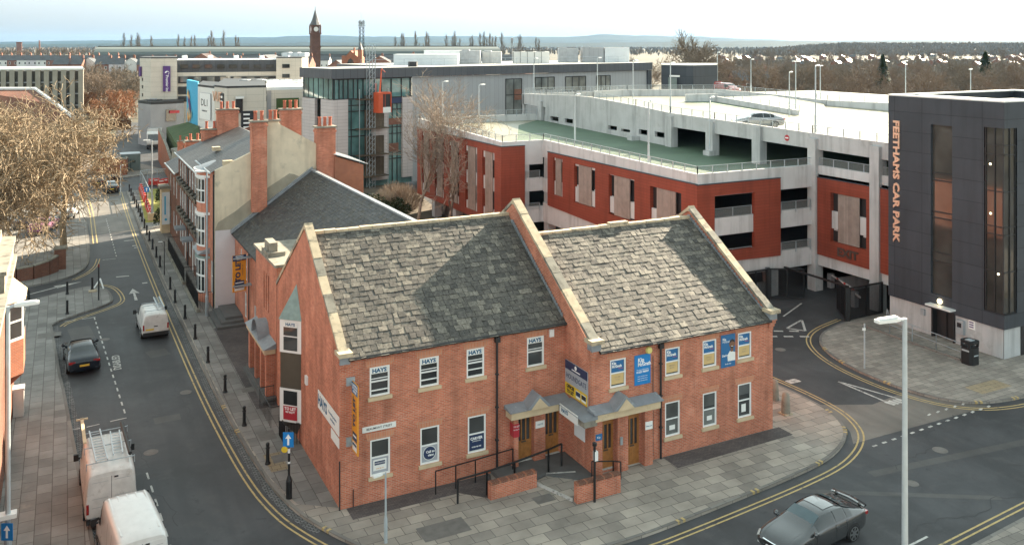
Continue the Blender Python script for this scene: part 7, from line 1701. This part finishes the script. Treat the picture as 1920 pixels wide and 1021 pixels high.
        for sd in (1, -1):
            bx('tail_light', 'tail_red', (x0-.02, x0+.06, sd*Wr*.93-.05, sd*Wr*.93+.05, .74, 1.14) if kind == 'van' else (x0-.02, x0+.08, sd*Wr*.93-.05, sd*Wr*.93+.05, .72, 1.08))
            xm = 1.55 if kind == 'van' else 1.15; zm = 1.35 if kind == 'van' else 1.12
            q = MB(); q.box(xm-.06, xm+.06, sd*(W+.14)-.10, sd*(W+.14)+.10, zm-.12, zm+.16); q.box(xm-.03, xm+.03, sd*(W+.02)-.05, sd*(W+.02)+.05, zm-.06, zm); q.build('wing_mirror', 'black_plastic', root, local=True)
            part('headlight', 'lens_clear', (n-1.6, n-.7, 4.0, 5.6), sides=(sd,), off=.012)
    return root
dark = vehicle('parked_car', 'dark navy saloon parked in the dashed disabled bay', 'car', (-9.38, 24.15, RZ), 93.2, 'paint_navy', SAL, 'saloon')
skoda = vehicle('moving_car', 'dark grey liftback with tail spoiler at the bottom right junction', 'car', (16.05, -10.55, RZ), 186, 'paint_grey', SAL, 'liftback', glass_='car_glass_blue')
berl = vehicle('small_van', 'small dirty white van with a ladder on its roof driving up the street', 'van', (-4.95, 28.85, RZ), 91.5, 'paint_white_dirty', SVN, 'small', axles=(-1.3, 1.38))
tr1 = vehicle('panel_van', 'dirty white panel van with roof rack and ladders by the kerb', 'van', (-8.68, 5.75, RZ), 91.5, 'paint_white_dirty', VAN, 'van', axles=(-1.55, 1.75), r=.34)
tr2 = vehicle('panel_van', 'clean pale panel van with ribbed bare roof cut by the bottom edge', 'van', (-8.12, -.35, RZ), 95.3, 'paint_white', VAN, 'van', axles=(-1.55, 1.75), r=.34)
tr2.scale = (.95, .95, 1.02)
vehicle('moving_car', 'silver fastback crossing the bright upper parking deck', 'car', (47.9, 27.2, 11.71), 153, 'paint_silver', SAL, 'saloon')
x, y = D(1364, 124); vehicle('moving_car', 'red hatchback coming down the far deck ramp', 'car', (x, y, 12.62), -93, 'paint_red', SVN[:1]+[(-2.0, .85, .28, .95, 1.35, .66), (-1.6, .86, .24, .95, 1.48, .66), (.2, .86, .22, .93, 1.50, .66), (.5, .86, .22, .92, 1.44, .62), (1.2, .855, .22, .90, 1.02, .68), (1.85, .81, .26, .78, .86, .62), (2.1, .70, .36, .6, .66, .5)], 'small')
vehicle('parked_car', 'black car waiting at the far end of the street', 'car', (*G(207, 357), RZ), 92, 'paint_black', SAL, 'saloon')
vehicle('parked_car', 'second dark car just beyond the black one at the lane junction', 'car', (*G(200, 345), RZ), 60, 'paint_navy', SAL, 'saloon')
x, y = G(62, 424); vehicle('parked_car', 'silver car parked behind the bare tree twigs', 'car', (x, y, 0), 20, 'paint_silver', SAL, 'saloon')
x, y = G(84, 432); vehicle('parked_car', 'pinkish car parked behind the bare tree twigs', 'car', (x, y, 0), 70, 'paint_pink', SAL, 'saloon')
x, y = G(128, 405); vehicle('parked_car', 'pale car parked beside the sunlit pavement behind the tree', 'car', (x, y, 0), 80, 'paint_white', SAL, 'saloon')
for k, (px, py, p_, lab) in enumerate(((172, 205, 'paint_white', 'white car in the hotel car park nearest the fins'), (176, 212, 'paint_silver', 'silver car in the hotel car park below the white one'), (236, 204, 'paint_black', 'dark car in the hotel car park beside the orange willow'))):
    x, y = G(px, py); vehicle('parked_car', lab, 'car', (x, y, -.1), 30+40*k, p_, SAL, 'saloon')
# roof loads
def ladder(name, label, root, x0, x1, y, w, z, tilt=0, n=None):
    q = MB(); L_ = x1-x0
    for s in (-w/2, w/2): q.box(x0, x1, y+s-.025, y+s+.025, z, z+.08)
    n = n or int(L_/.27)
    for i in range(n): q.tube((x0+L_*(i+.5)/n, y-w/2, z+.04), (x0+L_*(i+.5)/n, y+w/2, z+.04), .018, n=5)
    o = tag(q.build(name, 'lamp_grey'), label, 'ladder'); o.location = root.location; o.rotation_euler = root.rotation_euler; o.rotation_euler.z += tilt; return o
ladder('ladder', 'aluminium ladder on the small van roof', berl, -1.5, 1.3, -.42, .36, 1.90)
ladder('ladder', 'long aluminium ladder lashed on the left of the van rack', tr1, -2.25, 1.0, .40, .42, 2.60, .03); ladder('ladder', 'short aluminium ladder on the right of the van rack', tr1, -1.9, .5, -.34, .36, 2.60, -.02)
def rack(root, xs, w, z0, z, lab):
    o = thing('roof_rack', lab, 'roof rack', root.location, root.rotation_euler.z); WL[o.name] = Vector((0, 0, 0))
    for x in xs:
        q = MB(); q.tube((x, -w, z), (x, w, z), .022, n=5)
        for s in (-1, 1): q.tube((x, s*w, z0), (x, s*w, z+.03), .02, n=5)
        q.build('bar', 'galvanised', o, local=True)
rack(tr1, (-2.2, -.6, 1.0), .90, 2.3, 2.56, 'steel bars of the ladder rack on the dirty white van'); rack(berl, (-1.7, -.4, .3), .62, 1.75, 1.87, 'slim roof bars on the small van')
q = MB(); q.tube((-2.2, -.74, 2.68), (1.2, -.68, 2.68), .075, n=10); o = tag(q.build('pipe_carrier', 'black_plastic'), 'black pipe carrier tube on the van rack', 'tube'); o.location = tr1.location; o.rotation_euler = tr1.rotation_euler
q = MB(); q.box(-.2, 2.6, .80, .93, 2.62, 2.68); q.box(2.45, 2.55, .62, 1.1, 2.62, 2.68); o = tag(q.build('timber_plank', 'sandstone'), 'pale timber T piece poking past the van roof', 'plank'); o.location = tr1.location; o.rotation_euler = tr1.rotation_euler
# delivery lorry at the lane end
lo = thing('lorry', 'white lorry cab poking out beside the orange garden wall', 'lorry', (*D(290, 168), -.1), R(262)); 
q = MB(); q.prism([(1.2, -1.2, .5), (3.2, -1.2, .5), (3.35, -1.2, 1.3), (3.1, -1.2, 2.9), (2.5, -1.2, 3.3), (1.2, -1.2, 3.3)], (0, 2.4, 0)); q.build('cab', 'paint_white', lo, local=True)
q = MB(); q.box(-5, 1.0, -1.25, 1.25, 1.0, 3.6); q.build('box_body', 'paint_white', lo, local=True); q = MB(); q.poly([(3.34, -1.05, 1.65), (3.34, 1.05, 1.65), (3.13, 1.0, 2.8), (3.13, -1.0, 2.8)]); q.build('windscreen', 'car_glass', lo, local=True)
q = MB(); q.box(2.0, 2.9, -1.23, -1.19, 1.7, 2.6); q.box(2.0, 2.9, 1.19, 1.23, 1.7, 2.6); q.build('side_window', 'car_glass', lo, local=True); q = MB(); q.box(3.2, 3.42, -1.2, 1.2, .4, .9); q.build('bumper', 'black_plastic', lo, local=True)
wheels(lo, (-3.5, 2.2), 1.2, .48, 'plant_grey', .28)
# ================================================================ street furniture
# cast iron bollards along both kerbs
bo = thing('bollard', 'black cast iron bollard in the kerbside line', 'bollard', (0, 0, 0), 0, 'black bollards along the pavements')
q = MB(); q.lathe([(.13, -.05), (.13, .06), (.10, .10), (.085, .2), (.075, .70), (.10, .72), (.10, .77), (.07, .80), (.085, .90), (.09, .95), (.05, 1.0)], (0, 0, 0), 12); q.build('post', 'black_iron', bo, local=True, smooth=False)
BP = [(-1.88, 5.5), (-2.1, 10.25), (-2.27, 15.17), (-2.45, 20.47), (-2.58, 25.39), (-2.65, 30.27), (-2.85, 34.75), (-2.78, 38.8), (-2.82, 46.77), (-2.78, 50.68), (-2.8, 54.24), (-2.76, 58.33), (-2.75, 61.4), (-2.7, 65), (-2.66, 68.9), (-2.62, 72), (-2.6, 75), (-2.6, 78), (-2.6, 81), (-2.6, 84), (-2.6, 87.5), (-2.6, 91), G(126, 588), G(126, 551), G(173, 543), G(54, 568)]
for i, p in enumerate(BP):
    if i == 0: bo.location = (*p, 0)
    else: dup(bo, (*p, 0))
sb = thing('stone_bollard', 'round topped stone bollard on the right hand corner pavement', 'bollard', (23.7, -1.26, 0), 0, 'pair of stone bollards')
q = MB(); q.lathe([(.24, -.05), (.23, .5), (.2, .95), (.15, 1.08), (.05, 1.13)], (0, 0, 0), 12); q.build('post', 'coping_grey', sb, local=True, smooth=True); dup(sb, (24.5, .4, 0))
q = MB(); q.prism([(-.26, -.26, 0), (.26, -.26, 0), (.26, .26, 0), (-.26, .26, 0)], (0, 0, .06)); q.build('base_slab', 'coping_stone', sb, local=True)
def column(name, lab, loc, h, arm=(0, 0), r=.09, base=.13, bh=1.6, m='lamp_grey', head=(.75, .26, .16), group=None, feet='lamp_grey', heads=1, rise=.0):
    o = thing(name, lab, 'street lamp', loc, 0, group); q = MB(); q.tube((0, 0, -.1), (0, 0, bh), base, base, 10); q.tube((0, 0, bh), (0, 0, bh+.15), base, r, 10); q.tube((0, 0, bh+.15), (0, 0, h), r, r*.72, 10); q.build('column', m, o, local=True, smooth=False)
    for k in range(heads):
        ax, ay = arm if k == 0 else (-arm[0], -arm[1]); L_ = math.hypot(ax, ay); t = (ax/L_, ay/L_, 0)
        q = MB(); q.tube((0, 0, h-.06), (ax*.6, ay*.6, h+rise), r*.55, r*.5, 6); q.build('bracket', m, o, local=True)
        q = MB().frame((ax*.45, ay*.45, h+rise-.04), t, (-t[1], t[0], 0)); l, w, d = head
        q.prism([(0, -w*.35, 0), (l*.3, -w/2, 0), (l, -w*.42, .02), (l, w*.42, .02), (l*.3, w/2, 0), (0, w*.35, 0)], (0, 0, d*.55)); q.prism([(l*.1, -w*.3, d*.55), (l*.9, -w*.3, d*.55), (l*.9, w*.3, d*.55), (l*.1, w*.3, d*.55)], (0, 0, d*.3)); hd = q.build('lamp_head', 'lamp_white', o, local=True)
        q = MB().frame((ax*.45, ay*.45, h+rise-.04), t, (-t[1], t[0], 0)); q.poly([(l*.3, -w*.4, -.004), (l*.9, -w*.36, .012), (l*.9, w*.36, .012), (l*.3, w*.4, -.004)]); q.build('lens', 'lens_clear', hd, local=True)
    return o
x, y = G(1696.5, 1130)
column('street_lamp', 'tall pale lamp column in front of the right hand road', (x, y, 0), 9.95, (-.62, .05), .11, .15, 1.8, head=(1.0, .30, .2))
x, y = G(15, 1090)
o = column('street_lamp', 'tall lamp column at the left edge with blue arrow sign', (x, y, 0), 10.0, (.45, .0), .09, .12, 1.8, head=(.8, .28, .18))
s = thing('road_sign', 'blue one way arrow sign fixed to the left lamp column', 'road sign', (x, y, 1.6))
def arrow_sign(s, c, t, n, w=.42, h=.62):
    t, n = Vector(t).normalized(), Vector(n).normalized(); q = MB().frame(c, t, n); q.box(-w/2, w/2, 0, .02, -h/2, h/2); p = q.build('plate', 'sign_blue', s)
    q = MB().frame(c, t, n); a = w*.28; q.prism([(-w*.09, .02, -h*.36), (w*.09, .02, -h*.36), (w*.09, .02, h*.08), (a, .02, h*.08), (0, .02, h*.38), (-a, .02, h*.08), (-w*.09, .02, h*.08)], (0, .004, 0)); q.build('arrow', 'white_ink', p)
dv = Vector((BX[1], AX[1], 0)); tv = Vector((BX[0], AX[0], 0))
arrow_sign(s, (x-.02, y-.14, 1.9), tv, -dv, .42, .62); q = MB(); q.box(x-.28, x+.28, y-.2, y+.2, 2.35, 2.5); q.build('bracket', 'lamp_white', s)
column('street_lamp', 'tall grey lamp column before the cream rendered gable', (-1.17, 30.2, 0), 10.4, (-.4, .0), .085, .12, 1.4, head=(.7, .25, .15), m='galvanised')
x, y = G(285, 413); column('street_lamp', 'thin lamp column beside the sunlit lawn', (x, y, 0), 8.9, (-.4, 0), .08, .11, 1.3, m='galvanised')
x, y = G(226, 370); column('sign_post', 'short grey post at the far street corner', (x, y, 0), 4.1, (.2, 0), .05, .06, .3, m='galvanised', head=(.3, .15, .1))
column('street_lamp', 'short grey column with small head on the front corner pavement', (.91, -3.18, 0), 2.75, (-.36, -.12), .045, .075, .9, m='lamp_grey', head=(.42, .14, .12))
column('sign_post', 'slim post with flat white head on the terrace pavement', (-2.75, 43.7, 0), 2.85, (-.3, 0), .04, .05, .3, m='black_iron', head=(.35, .14, .06))
GD, GU = 'lamp columns on the lower car park deck', 'lamp columns on the upper car park deck'
l1 = None
for (px, py, z, top, hd, up) in ((830, 218, 10.8, 15.0, 1, 0), (898, 240, 10.4, 15.1, 1, 0), (1078, 262, 9.95, 14.48, 1, 0), (1216, 305, 9.95, 14.9, 1, 0), (1331, 289, 9.35, 14.6, 1, 0), (1001, 178, 12.6, 17.6, 1, 1), (1120, 178, 12.7, 17.7, 1, 1), (1257, 212, 12.7, 17.7, 1, 1), (1529, 249, 12.4, 17.8, 1, 1), (1187, 262, 9.4, 17.8, 1, 1), (1345, 168, 12.6, 18.3, 1, 1), (1408, 180, 12.6, 17.5, 1, 1), (1480, 215, 11.9, 16.5, 1, 1), (1492, 208, 12, 17.6, 2, 1), (1538, 196, 11.9, 16.8, 1, 1), (1698, 200, 12, 17.5, 2, 1), (1820, 200, 12, 16.5, 2, 1)):
    x, y = G(px, py, z)
    column('deck_lamp', 'single headed lamp column on the lower parking deck' if not up else ('twin headed lamp column on the upper parking deck' if hd == 2 else 'single headed lamp column on the upper parking deck'), (x, y, z), top-z, (.62, .36), .065, .09, 1.4, m='lamp_grey', group=(GU+' with two heads' if hd == 2 else GU) if up else GD, heads=hd)
q = MB()
for (px, py, z) in ((1331, 291, 9.25), (1187, 263, 9.5), (1090, 240, 9.7)):
    x, y = G(px, py, z); qq = MB(); qq.box(x-.45, x+.45, y-.45, y+.45, z-.1, z+.45); tag(qq.build('lamp_plinth', 'concrete'), 'square concrete plinth under a lamp on the green deck', 'plinth', 'concrete lamp plinths')
# posts and signs
s = thing('road_sign', 'blue ahead only arrow sign on a banded black post', 'road sign', (-1.7, 1.94, 0))
q = MB(); q.lathe([(.13, -.05), (.13, .75), (.07, .95), (.05, 1.0), (.05, 3.0)], (-1.7, 1.94, 0), 10); q.build('post', 'black_iron', s); q = MB(); q.tube((-1.7, 1.94, 1.5), (-1.7, 1.94, 1.58), .055, n=8); q.tube((-1.7, 1.94, 1.95), (-1.7, 1.94, 2.15), .055, n=8); q.build('band', 'white_ink', s)
arrow_sign(s, (-1.74, 1.88, 2.55), tv, -dv, .46, .64); q = MB().frame((-1.8, 1.9, 2.25), tv, -dv); q.lathe([(.14, 0), (.14, .015)], (-.1, 0, -.12), 12, 'd'); q.build('back_plate', 'yellow_sign', s)
x, y = G(275, 395); s = thing('road_sign', 'small blue round arrow sign beside the sunlit lawn', 'road sign', (x, y, 0)); q = MB(); q.tube((x, y, 0), (x, y, 2.6), .04, n=6); q.build('post', 'black_iron', s); arrow_sign(s, (x, y-.06, 2.5), tv, -dv, .55, .6)
s = thing('flag_post', 'black post with a small white box before the porch wall', 'post', (9.86, -4.3, 0)); q = MB(); q.tube((9.86, -4.3, -.05), (9.86, -4.3, 2.4), .055, n=8); q.build('post', 'black_iron', s); q = MB(); q.box(9.84, 10.0, -4.36, -4.2, 1.75, 2.15); q.build('sensor_box', 'white_upvc', s); q = MB(); q.lathe([(.03, 2.36), (.1, 2.4), (.1, 2.52), (.03, 2.56)], (9.86, -4.3, 0), 8); q.build('cap', 'black_iron', s)
s = thing('sign_post', 'slim grey post with small plate on the right hand pavement', 'sign post', (32.7, 1.48, 0)); q = MB(); q.tube((32.7, 1.48, 0), (32.7, 1.48, 2.7), .05, n=8); q.build('post', 'lamp_grey', s); q = MB().frame((32.7, 1.43, 0), tv, -dv); q.box(-.17, .03, 0, .02, 2.3, 2.45); q.build('plate', 'white_sign', s)
x, y = G(185, 562); s = thing('sign_post', 'dark post at the side road corner', 'sign post', (x, y, 0)); q = MB(); q.tube((x, y, 0), (x, y, 2.7), .055, n=8); q.build('post', 'black_iron', s); q = MB(); q.box(x-.05, x+.05, y-.05, y+.05, 2.5, 2.75); q.build('cap', 'tail_red', s)
x, y = G(174, 546); q = MB(); q.box(x-.3, x+.3, y-.25, y+.25, 0, .08); tag(q.build('base_slab', 'coping_stone'), 'pale slab at the foot of the island bollard', 'slab')
x0, y0 = G(176, 540); x1, y1 = G(188, 528); x2, y2 = G(194, 541); q = MB(); q.path([(x0, y0, 0), (x1, y1, .25), (x2, y2, 0)], .06, 6); tag(q.build('cycle_hoop', 'lamp_white'), 'low white bent hoop beside the side road bollard', 'hoop')
# bin, tower railing, wall boxes
bn = thing('litter_bin', 'black litter bin with open hood by the car park tower', 'bin', (39.15, -.85, 0)); q = MB(); w = .42
q.prism([(39.15+w*a, -.85+w*c, 0) for a, c in ((-1, -.6), (-.6, -1), (.6, -1), (1, -.6), (1, .6), (.6, 1), (-.6, 1), (-1, .6))], (0, 0, 1.05)); q.prism([(39.15+w*1.06*a, -.85+w*1.06*c, 1.28) for a, c in ((-1, -.6), (-.6, -1), (.6, -1), (1, -.6), (1, .6), (.6, 1), (-.6, 1), (-1, .6))], (0, 0, .14))
for a, c in ((-.9, -.6), (.9, -.6), (.9, .6), (-.9, .6)): q.box(39.15+w*a-.06, 39.15+w*a+.06, -.85+w*c-.06, -.85+w*c+.06, 1.05, 1.3)
q.build('body', 'black_iron', bn); q = MB(); q.box(38.95, 39.35, -1.28, -1.272, .55, .62); q.box(38.724, 38.729, -1.1, -.6, .8, .9); q.box(38.95, 39.35, -1.05, -.65, 1.42, 1.45); q.build('band', 'lamp_grey', bn)
railing('hand_rail', [(41.0, 6.8), (39.6, 5.4), (39.3, 1.6), (39.1, -.3)], 1.05, 'grey tubular hand rail before the tower entrance', gap=None, m='galvanised', mid=(.5,), post=1.7, rail=.03)
q = MB(); q.box(39.0, 39.2, -.3, 6.8, 0, .12); tag(q.build('rail_kerb', 'kerb_stone'), 'low kerb under the grey tower hand rail', 'kerb')
q = MB().frame(*TL); q.box(-1.75, -1.25, -.1, .16, .75, 1.65); o = tag(q.build('pay_machine', 'plant_grey'), 'grey pay machine right of the tower door', 'machine'); q = MB().frame(*TL); q.box(-1.65, -1.35, .16, .17, 1.2, 1.5); q.build('screen', 'black_ink', o)
q = MB().frame(*TL); q.box(-1.0, -.55, -.1, -.07, 1.25, 1.85); o = tag(q.build('tariff_board', 'white_sign'), 'white tariff board on the concrete base wall', 'board'); q = MB().frame(*TL)
for k in range(3): q.box(-.95, -.65, -.07, -.066, 1.35+.15*k, 1.42+.15*k)
q.build('print', 'purple', o)
q = MB().frame(*TL); q.box(-4.5, -4.2, -.1, .05, 1.2, 1.6); tag(q.build('wall_box', 'plant_grey'), 'small grey box left of the tower door', 'box')
q = MB(); q.lathe([(.35, 0), (.42, .5), (.36, 1.1), (.3, 1.5), (.22, 1.75)], (43.55, -2.5, 0), 9)
# entrance gates, barriers
def gate(name, lab, a, c, h, post=.22):
    a, c = Vector((*a, 0)), Vector((*c, 0)); t = (c-a); L_ = t.length; o = thing(name, lab, 'gate', tuple(a)); fr_ = (tuple(a), tuple(t.normalized()), (-t.y/L_, t.x/L_, 0))
    q = MB().frame(*fr_); q.box(0, L_, -.05, .05, h-.1, h); q.box(0, L_, -.05, .05, .05, .15); q.box(0, .1, -.05, .05, .05, h); q.box(L_-.1, L_, -.05, .05, .05, h); q.box(L_/2-.05, L_/2+.05, -.05, .05, .05, h); q.build('frame', 'black_iron', o)
    q = MB().frame(*fr_)
    for i in range(int(L_/.075)): q.box(.05+i*.075, .075+i*.075, -.012, .012, .1, h-.05)
    q.build('bar_infill', 'black_iron', o)
    q = MB().frame(*fr_); q.box(-.3, 0, -.15, .15, -.1, h+.06); q.build('post', 'black_iron', o); return o
gate('security_gate', 'open black security gate beside the tower', (39.25, 8.55), (42.7, 8.6), 2.3); gate('security_gate', 'open black security gate leaf nearest the road', (39.1, 8.65), (40.3, 10.6), 2.3)
gate('security_gate', 'black security gate leaf behind the corner gable', (38.1, 15.2), (40.5, 14.0), 2.3); gate('security_gate', 'dark gate panel beside the corner column', (35.5, 15.2), (37.9, 15.2), 2.3)
o = thing('gate_beam', 'thin black overhead beam linking the entrance gates', 'beam', (39.2, 9, 2.3)); q = MB(); q.box(39.15, 39.3, 8.6, 14.8, 2.3, 2.42); q.build('beam', 'black_iron', o)
for k, (p, c, lab) in enumerate((((44.9, 15.5), (43.2, 11.8), 'red and white barrier arm lowered across the entrance lane'), ((42.4, 10.9), (41.9, 10.0), 'short white barrier arm behind the open gate'))):
    o = thing('barrier', lab, 'barrier', (*p, 0)); q = MB(); q.box(p[0]-.2, p[0]+.2, p[1]-.2, p[1]+.2, -.1, 1.05); q.build('housing', 'plant_grey', o)
    d = Vector((c[0]-p[0], c[1]-p[1], 0)); L_ = d.length; q = MB().frame((*p, .95), tuple(d.normalized()), (-d.y/L_, d.x/L_, 0)); n = max(int(L_/.6), 1)
    for i in range(n*2): q.mat(1 if i % 4 == 3 else 0).box(.2+i*L_/(2*n), .2+(i+1)*L_/(2*n), -.05, .05, -.06, .06)
    q.build('arm', ['white_upvc', 'barrier_red'], o)
# ramp railings, steps and planter walls at the porches
railing('ramp_rail', [(4.05, -.62, 0), (6.0, -.5, .02), (7.9, -.45, .1)], 1.0, 'black hand rail against the brick wall along the ramp', gap=None, post=1.3, rail=.03)
railing('ramp_rail', [(4.6, -1.75, 0), (6.0, -1.7, .02), (7.4, -1.6, .08), (9.2, -1.45, .2), (10.0, -1.25, .22)], 1.0, 'long black ramp rail in front of the left porch', gap=None, post=1.3, rail=.045)
railing('ramp_rail', [(10.35, -3.3, .45), (11.2, -3.7, .45), (11.4, -4.0, .5)], .75, 'short black rail beside the right porch doors', gap=None, post=.8, rail=.03)
q = MB(); q.prism([(7.0, -.01, -.1), (7.0, -1.85, -.1), (9.0, -1.5, -.1), (10.2, -2.6, -.1), (10.88, -2.6, -.1), (10.88, -.01, -.1)], (0, 0, .28)); tag(q.build('porch_landing', 'concrete_dark'), kind='structure')
q = MB(); q.prism([(9.0, -3.75, -.1), (8.35, -1.75, -.1), (9.1, -1.5, -.1), (10.3, -2.7, -.1), (10.9, -2.6, -.1), (10.4, -3.3, -.1)], (0, 0, .19)); tag(q.build('stone_steps', 'paving'), 'slabbed steps between the two low brick planter walls', 'steps')
q = MB(); q.prism([(8.3, -1.85, .0), (9.02, -3.85, 0), (9.1, -3.80, 0), (8.38, -1.8, 0)], (0, 0, .10)); q.prism([(9.05, -1.55, .12), (10.3, -2.0, .12), (10.32, -1.93, .12), (9.07, -1.48, .12)], (0, 0, .08)); tag(q.build('step_nosing', 'white_paint'), 'white painted step edge between the planter walls', 'step edge')
def lowall(lab, pts, h):
    q = MB()
    for a, c in zip(pts[:-1], pts[1:]):
        L_ = Vector((c[0]-a[0], c[1]-a[1], 0)); l = L_.length; L_.normalize(); q.frame((*a, 0), tuple(L_), (-L_.y, L_.x, 0)).mat(0).box(0, l, -.14, .14, -.1, h); n = int(l/.085)
        for i in range(n): q.mat(2 if (i*7) % 5 == 0 else 1).box(.003+i*l/n, -.006+(i+1)*l/n, -.145, .145, h, h+.105)
    return tag(q.build('low_brick_wall', ['brick', 'brick_dark', 'brick_orange']), lab, 'wall')
lowall('low brick planter wall left of the porch steps', [(5.95, -2.05), (8.25, -1.95)], .62); lowall('low brick planter wall right of the porch steps', [(9.1, -4.0), (11.3, -4.0)], .75)
# grit cabinet on the left pavement
x, y = G(36, 778); q = MB(); q.box(x-.28, x+.22, y-.2, y+.45, 0, 1.35); q.prism([(x-.3, y-.22, 1.35), (x+.24, y-.22, 1.35), (x+.24, y+.12, 1.62), (x-.3, y+.12, 1.62)], (0, .34, 0)) if 0 else q.box(x-.31, x+.25, y-.23, y+.48, 1.35, 1.47); tag(q.build('street_cabinet', 'cabinet'), 'pale street cabinet against the left building', 'cabinet')
# road works by the lawn
rb = thing('road_barrier', 'red and white plastic barrier in the road works line', 'barrier', (0, 0, 0), 0, 'plastic barriers along the road works')
q = MB(); q.mat(0).box(-.5, .5, -.22, .22, 0, .45); q.mat(1).box(-.42, .42, -.14, .14, .45, .85); q.build('shell', ['barrier_red', 'barrier_red'], rb, local=True); q = MB(); q.box(-.3, .3, -.145, .145, .55, .72); q.build('reflector', 'white_upvc', rb, local=True)
p0, p1 = G(283, 408), G(264, 357)
for i in range(12):
    t = i/11*1.0
    if 4 < i < 6: continue
    loc = (p0[0]+(p1[0]-p0[0])*t, p0[1]+(p1[1]-p0[1])*t, .01)
    if i == 0: rb.location = loc; rb.rotation_euler = (0, 0, 1.6)
    else: dup(rb, loc, 1.6)
for k, (px, py) in enumerate(((285, 346), (293, 346), (302, 348), (309, 346))):
    x, y = G(px, py); dup(rb, (x, y, .01), .15)
q = MB(); x, y = G(290, 412); q.box(x-.7, x+.7, y-.4, y+.4, 0, .8); tag(q.build('concrete_block', 'sandstone'), 'pale block at the near end of the barrier line', 'block')
o = thing('mesh_fence', 'temporary mesh fence panels around the lawn', 'fence', (*G(275, 375), 0)); q = MB(); g = MB()
fp = [G(287, 400), G(277, 378), G(268, 357), G(263, 348), G(276, 345), G(295, 344), G(311, 343)]
for a, c in zip(fp[:-1], fp[1:]):
    q.tube((*a, 0), (*a, 2.0), .04, n=5); q.tube((*a, 2.0), (*c, 2.0), .035, n=5); q.tube((*a, .15), (*c, .15), .035, n=5); g.poly([(*a, .15), (*c, .15), (*c, 2), (*a, 2)])
q.build('frame', 'galvanised', o); g.build('mesh_panel', 'mesh_infill', o)
# timber fence and pale path near the hotel
x0, y0 = D(182, 205); x1, y1 = D(246, 205); gwall('timber_fence', 'grey timber fence beyond the far lawn', [(x0, y0), (x1, y1)], 2.0, 'plank', .1, 'plank')
# left foreground building with tile hung oriel
lb = thing('brick_building', 'brick building at the left edge with stone coping and white oriel', 'building', (-12.8, 10, 0))
q = MB(); q.box(-22, -12.75, -8, 18.4, -.2, 7.9); q.build('wall', 'brick_dark', lb)
q = MB(); q.box(-13.35, -12.6, -8, 18.5, 7.9, 8.2); q.mat(1).box(-13.2, -12.75, 10, 18.3, 8.2, 9.0); q.mat(0).box(-13.3, -12.66, 9.9, 18.45, 9.0, 9.18); q.mat(1).box(-15.0, -13.3, 12.0, 18.2, 7.9, 9.6); q.build('coping', ['coping_grey', 'coping_grey'], lb)
q = MB(); q.poly([(-13.35, -8, 8.1), (-13.35, 18.4, 8.1), (-18, 18.4, 11), (-18, -8, 11)]); q.build('roof', 'slate_tile', lb)
ov = [(-12.75, 12.3), (-12.1, 12.9), (-12.1, 15.0), (-12.75, 15.6)]
q = MB(); q.prism([(x, y, 3.5) for x, y in ov], (0, 0, 1.7)); q.poly([(-12.1, 12.9, 3.5), (-12.1, 15.0, 3.5), (-12.75, 14, 2.6)]); q.poly([(-12.75, 12.3, 3.5), (-12.1, 12.9, 3.5), (-12.75, 14, 2.6)]); ow = q.build('oriel', 'brick_orange', lb)
q = MB(); q.prism([(x, y, 5.2) for x, y in ov], (0, 0, 1.9)); wf = q.build('window', 'white_upvc', ow)
for (a, c) in zip(ov[:-1], ov[1:]):
    t = Vector((c[0]-a[0], c[1]-a[1], 0)); L_ = t.length; t.normalize(); n = Vector((t.y, -t.x, 0)); q = MB().frame((*a, 0), tuple(t), tuple(n))
    for z0, z1 in ((5.35, 6.1), (6.2, 6.95)): q.poly([(.1, .01, z0), (L_-.1, .01, z0), (L_-.1, .01, z1), (.1, .01, z1)])
    q.build('pane', 'glass', wf)
q = MB(); q.grid([[(-12.75, 12.2, 7.1), (-12.0, 12.8, 7.1), (-12.0, 15.1, 7.1), (-12.75, 15.7, 7.1)], [(-12.76, 12.9, 7.85), (-12.70, 13.2, 7.85), (-12.70, 14.8, 7.85), (-12.76, 15.0, 7.85)]]); q.build('oriel_roof', 'sandstone', ow)
q = MB(); q.tube((-12.66, 9.4, 0), (-12.66, 9.4, 7.8), .05, n=6); q.build('drainpipe', 'black_plastic', lb)
# ================================================================ air: even haze round the whole scene
m = bpy.data.materials.new('haze'); m.use_nodes = True; nt = m.node_tree
nt.nodes.remove(nt.nodes['Principled BSDF']); pv = nt.nodes.new('ShaderNodeVolumePrincipled')
pv.inputs['Color'].default_value = (.30, .60, 1.0, 1); pv.inputs['Density'].default_value = 2.1e-5; pv.inputs['Anisotropy'].default_value = .2
nt.links.new(pv.outputs[0], nt.nodes['Material Output'].inputs['Volume']); MATS['haze'] = m
q = MB(); q.box(-15000, 15000, -15000, 15000, -1.2, 160); hz_ = q.build('haze', 'haze', uv=False); tag(hz_, kind='stuff')
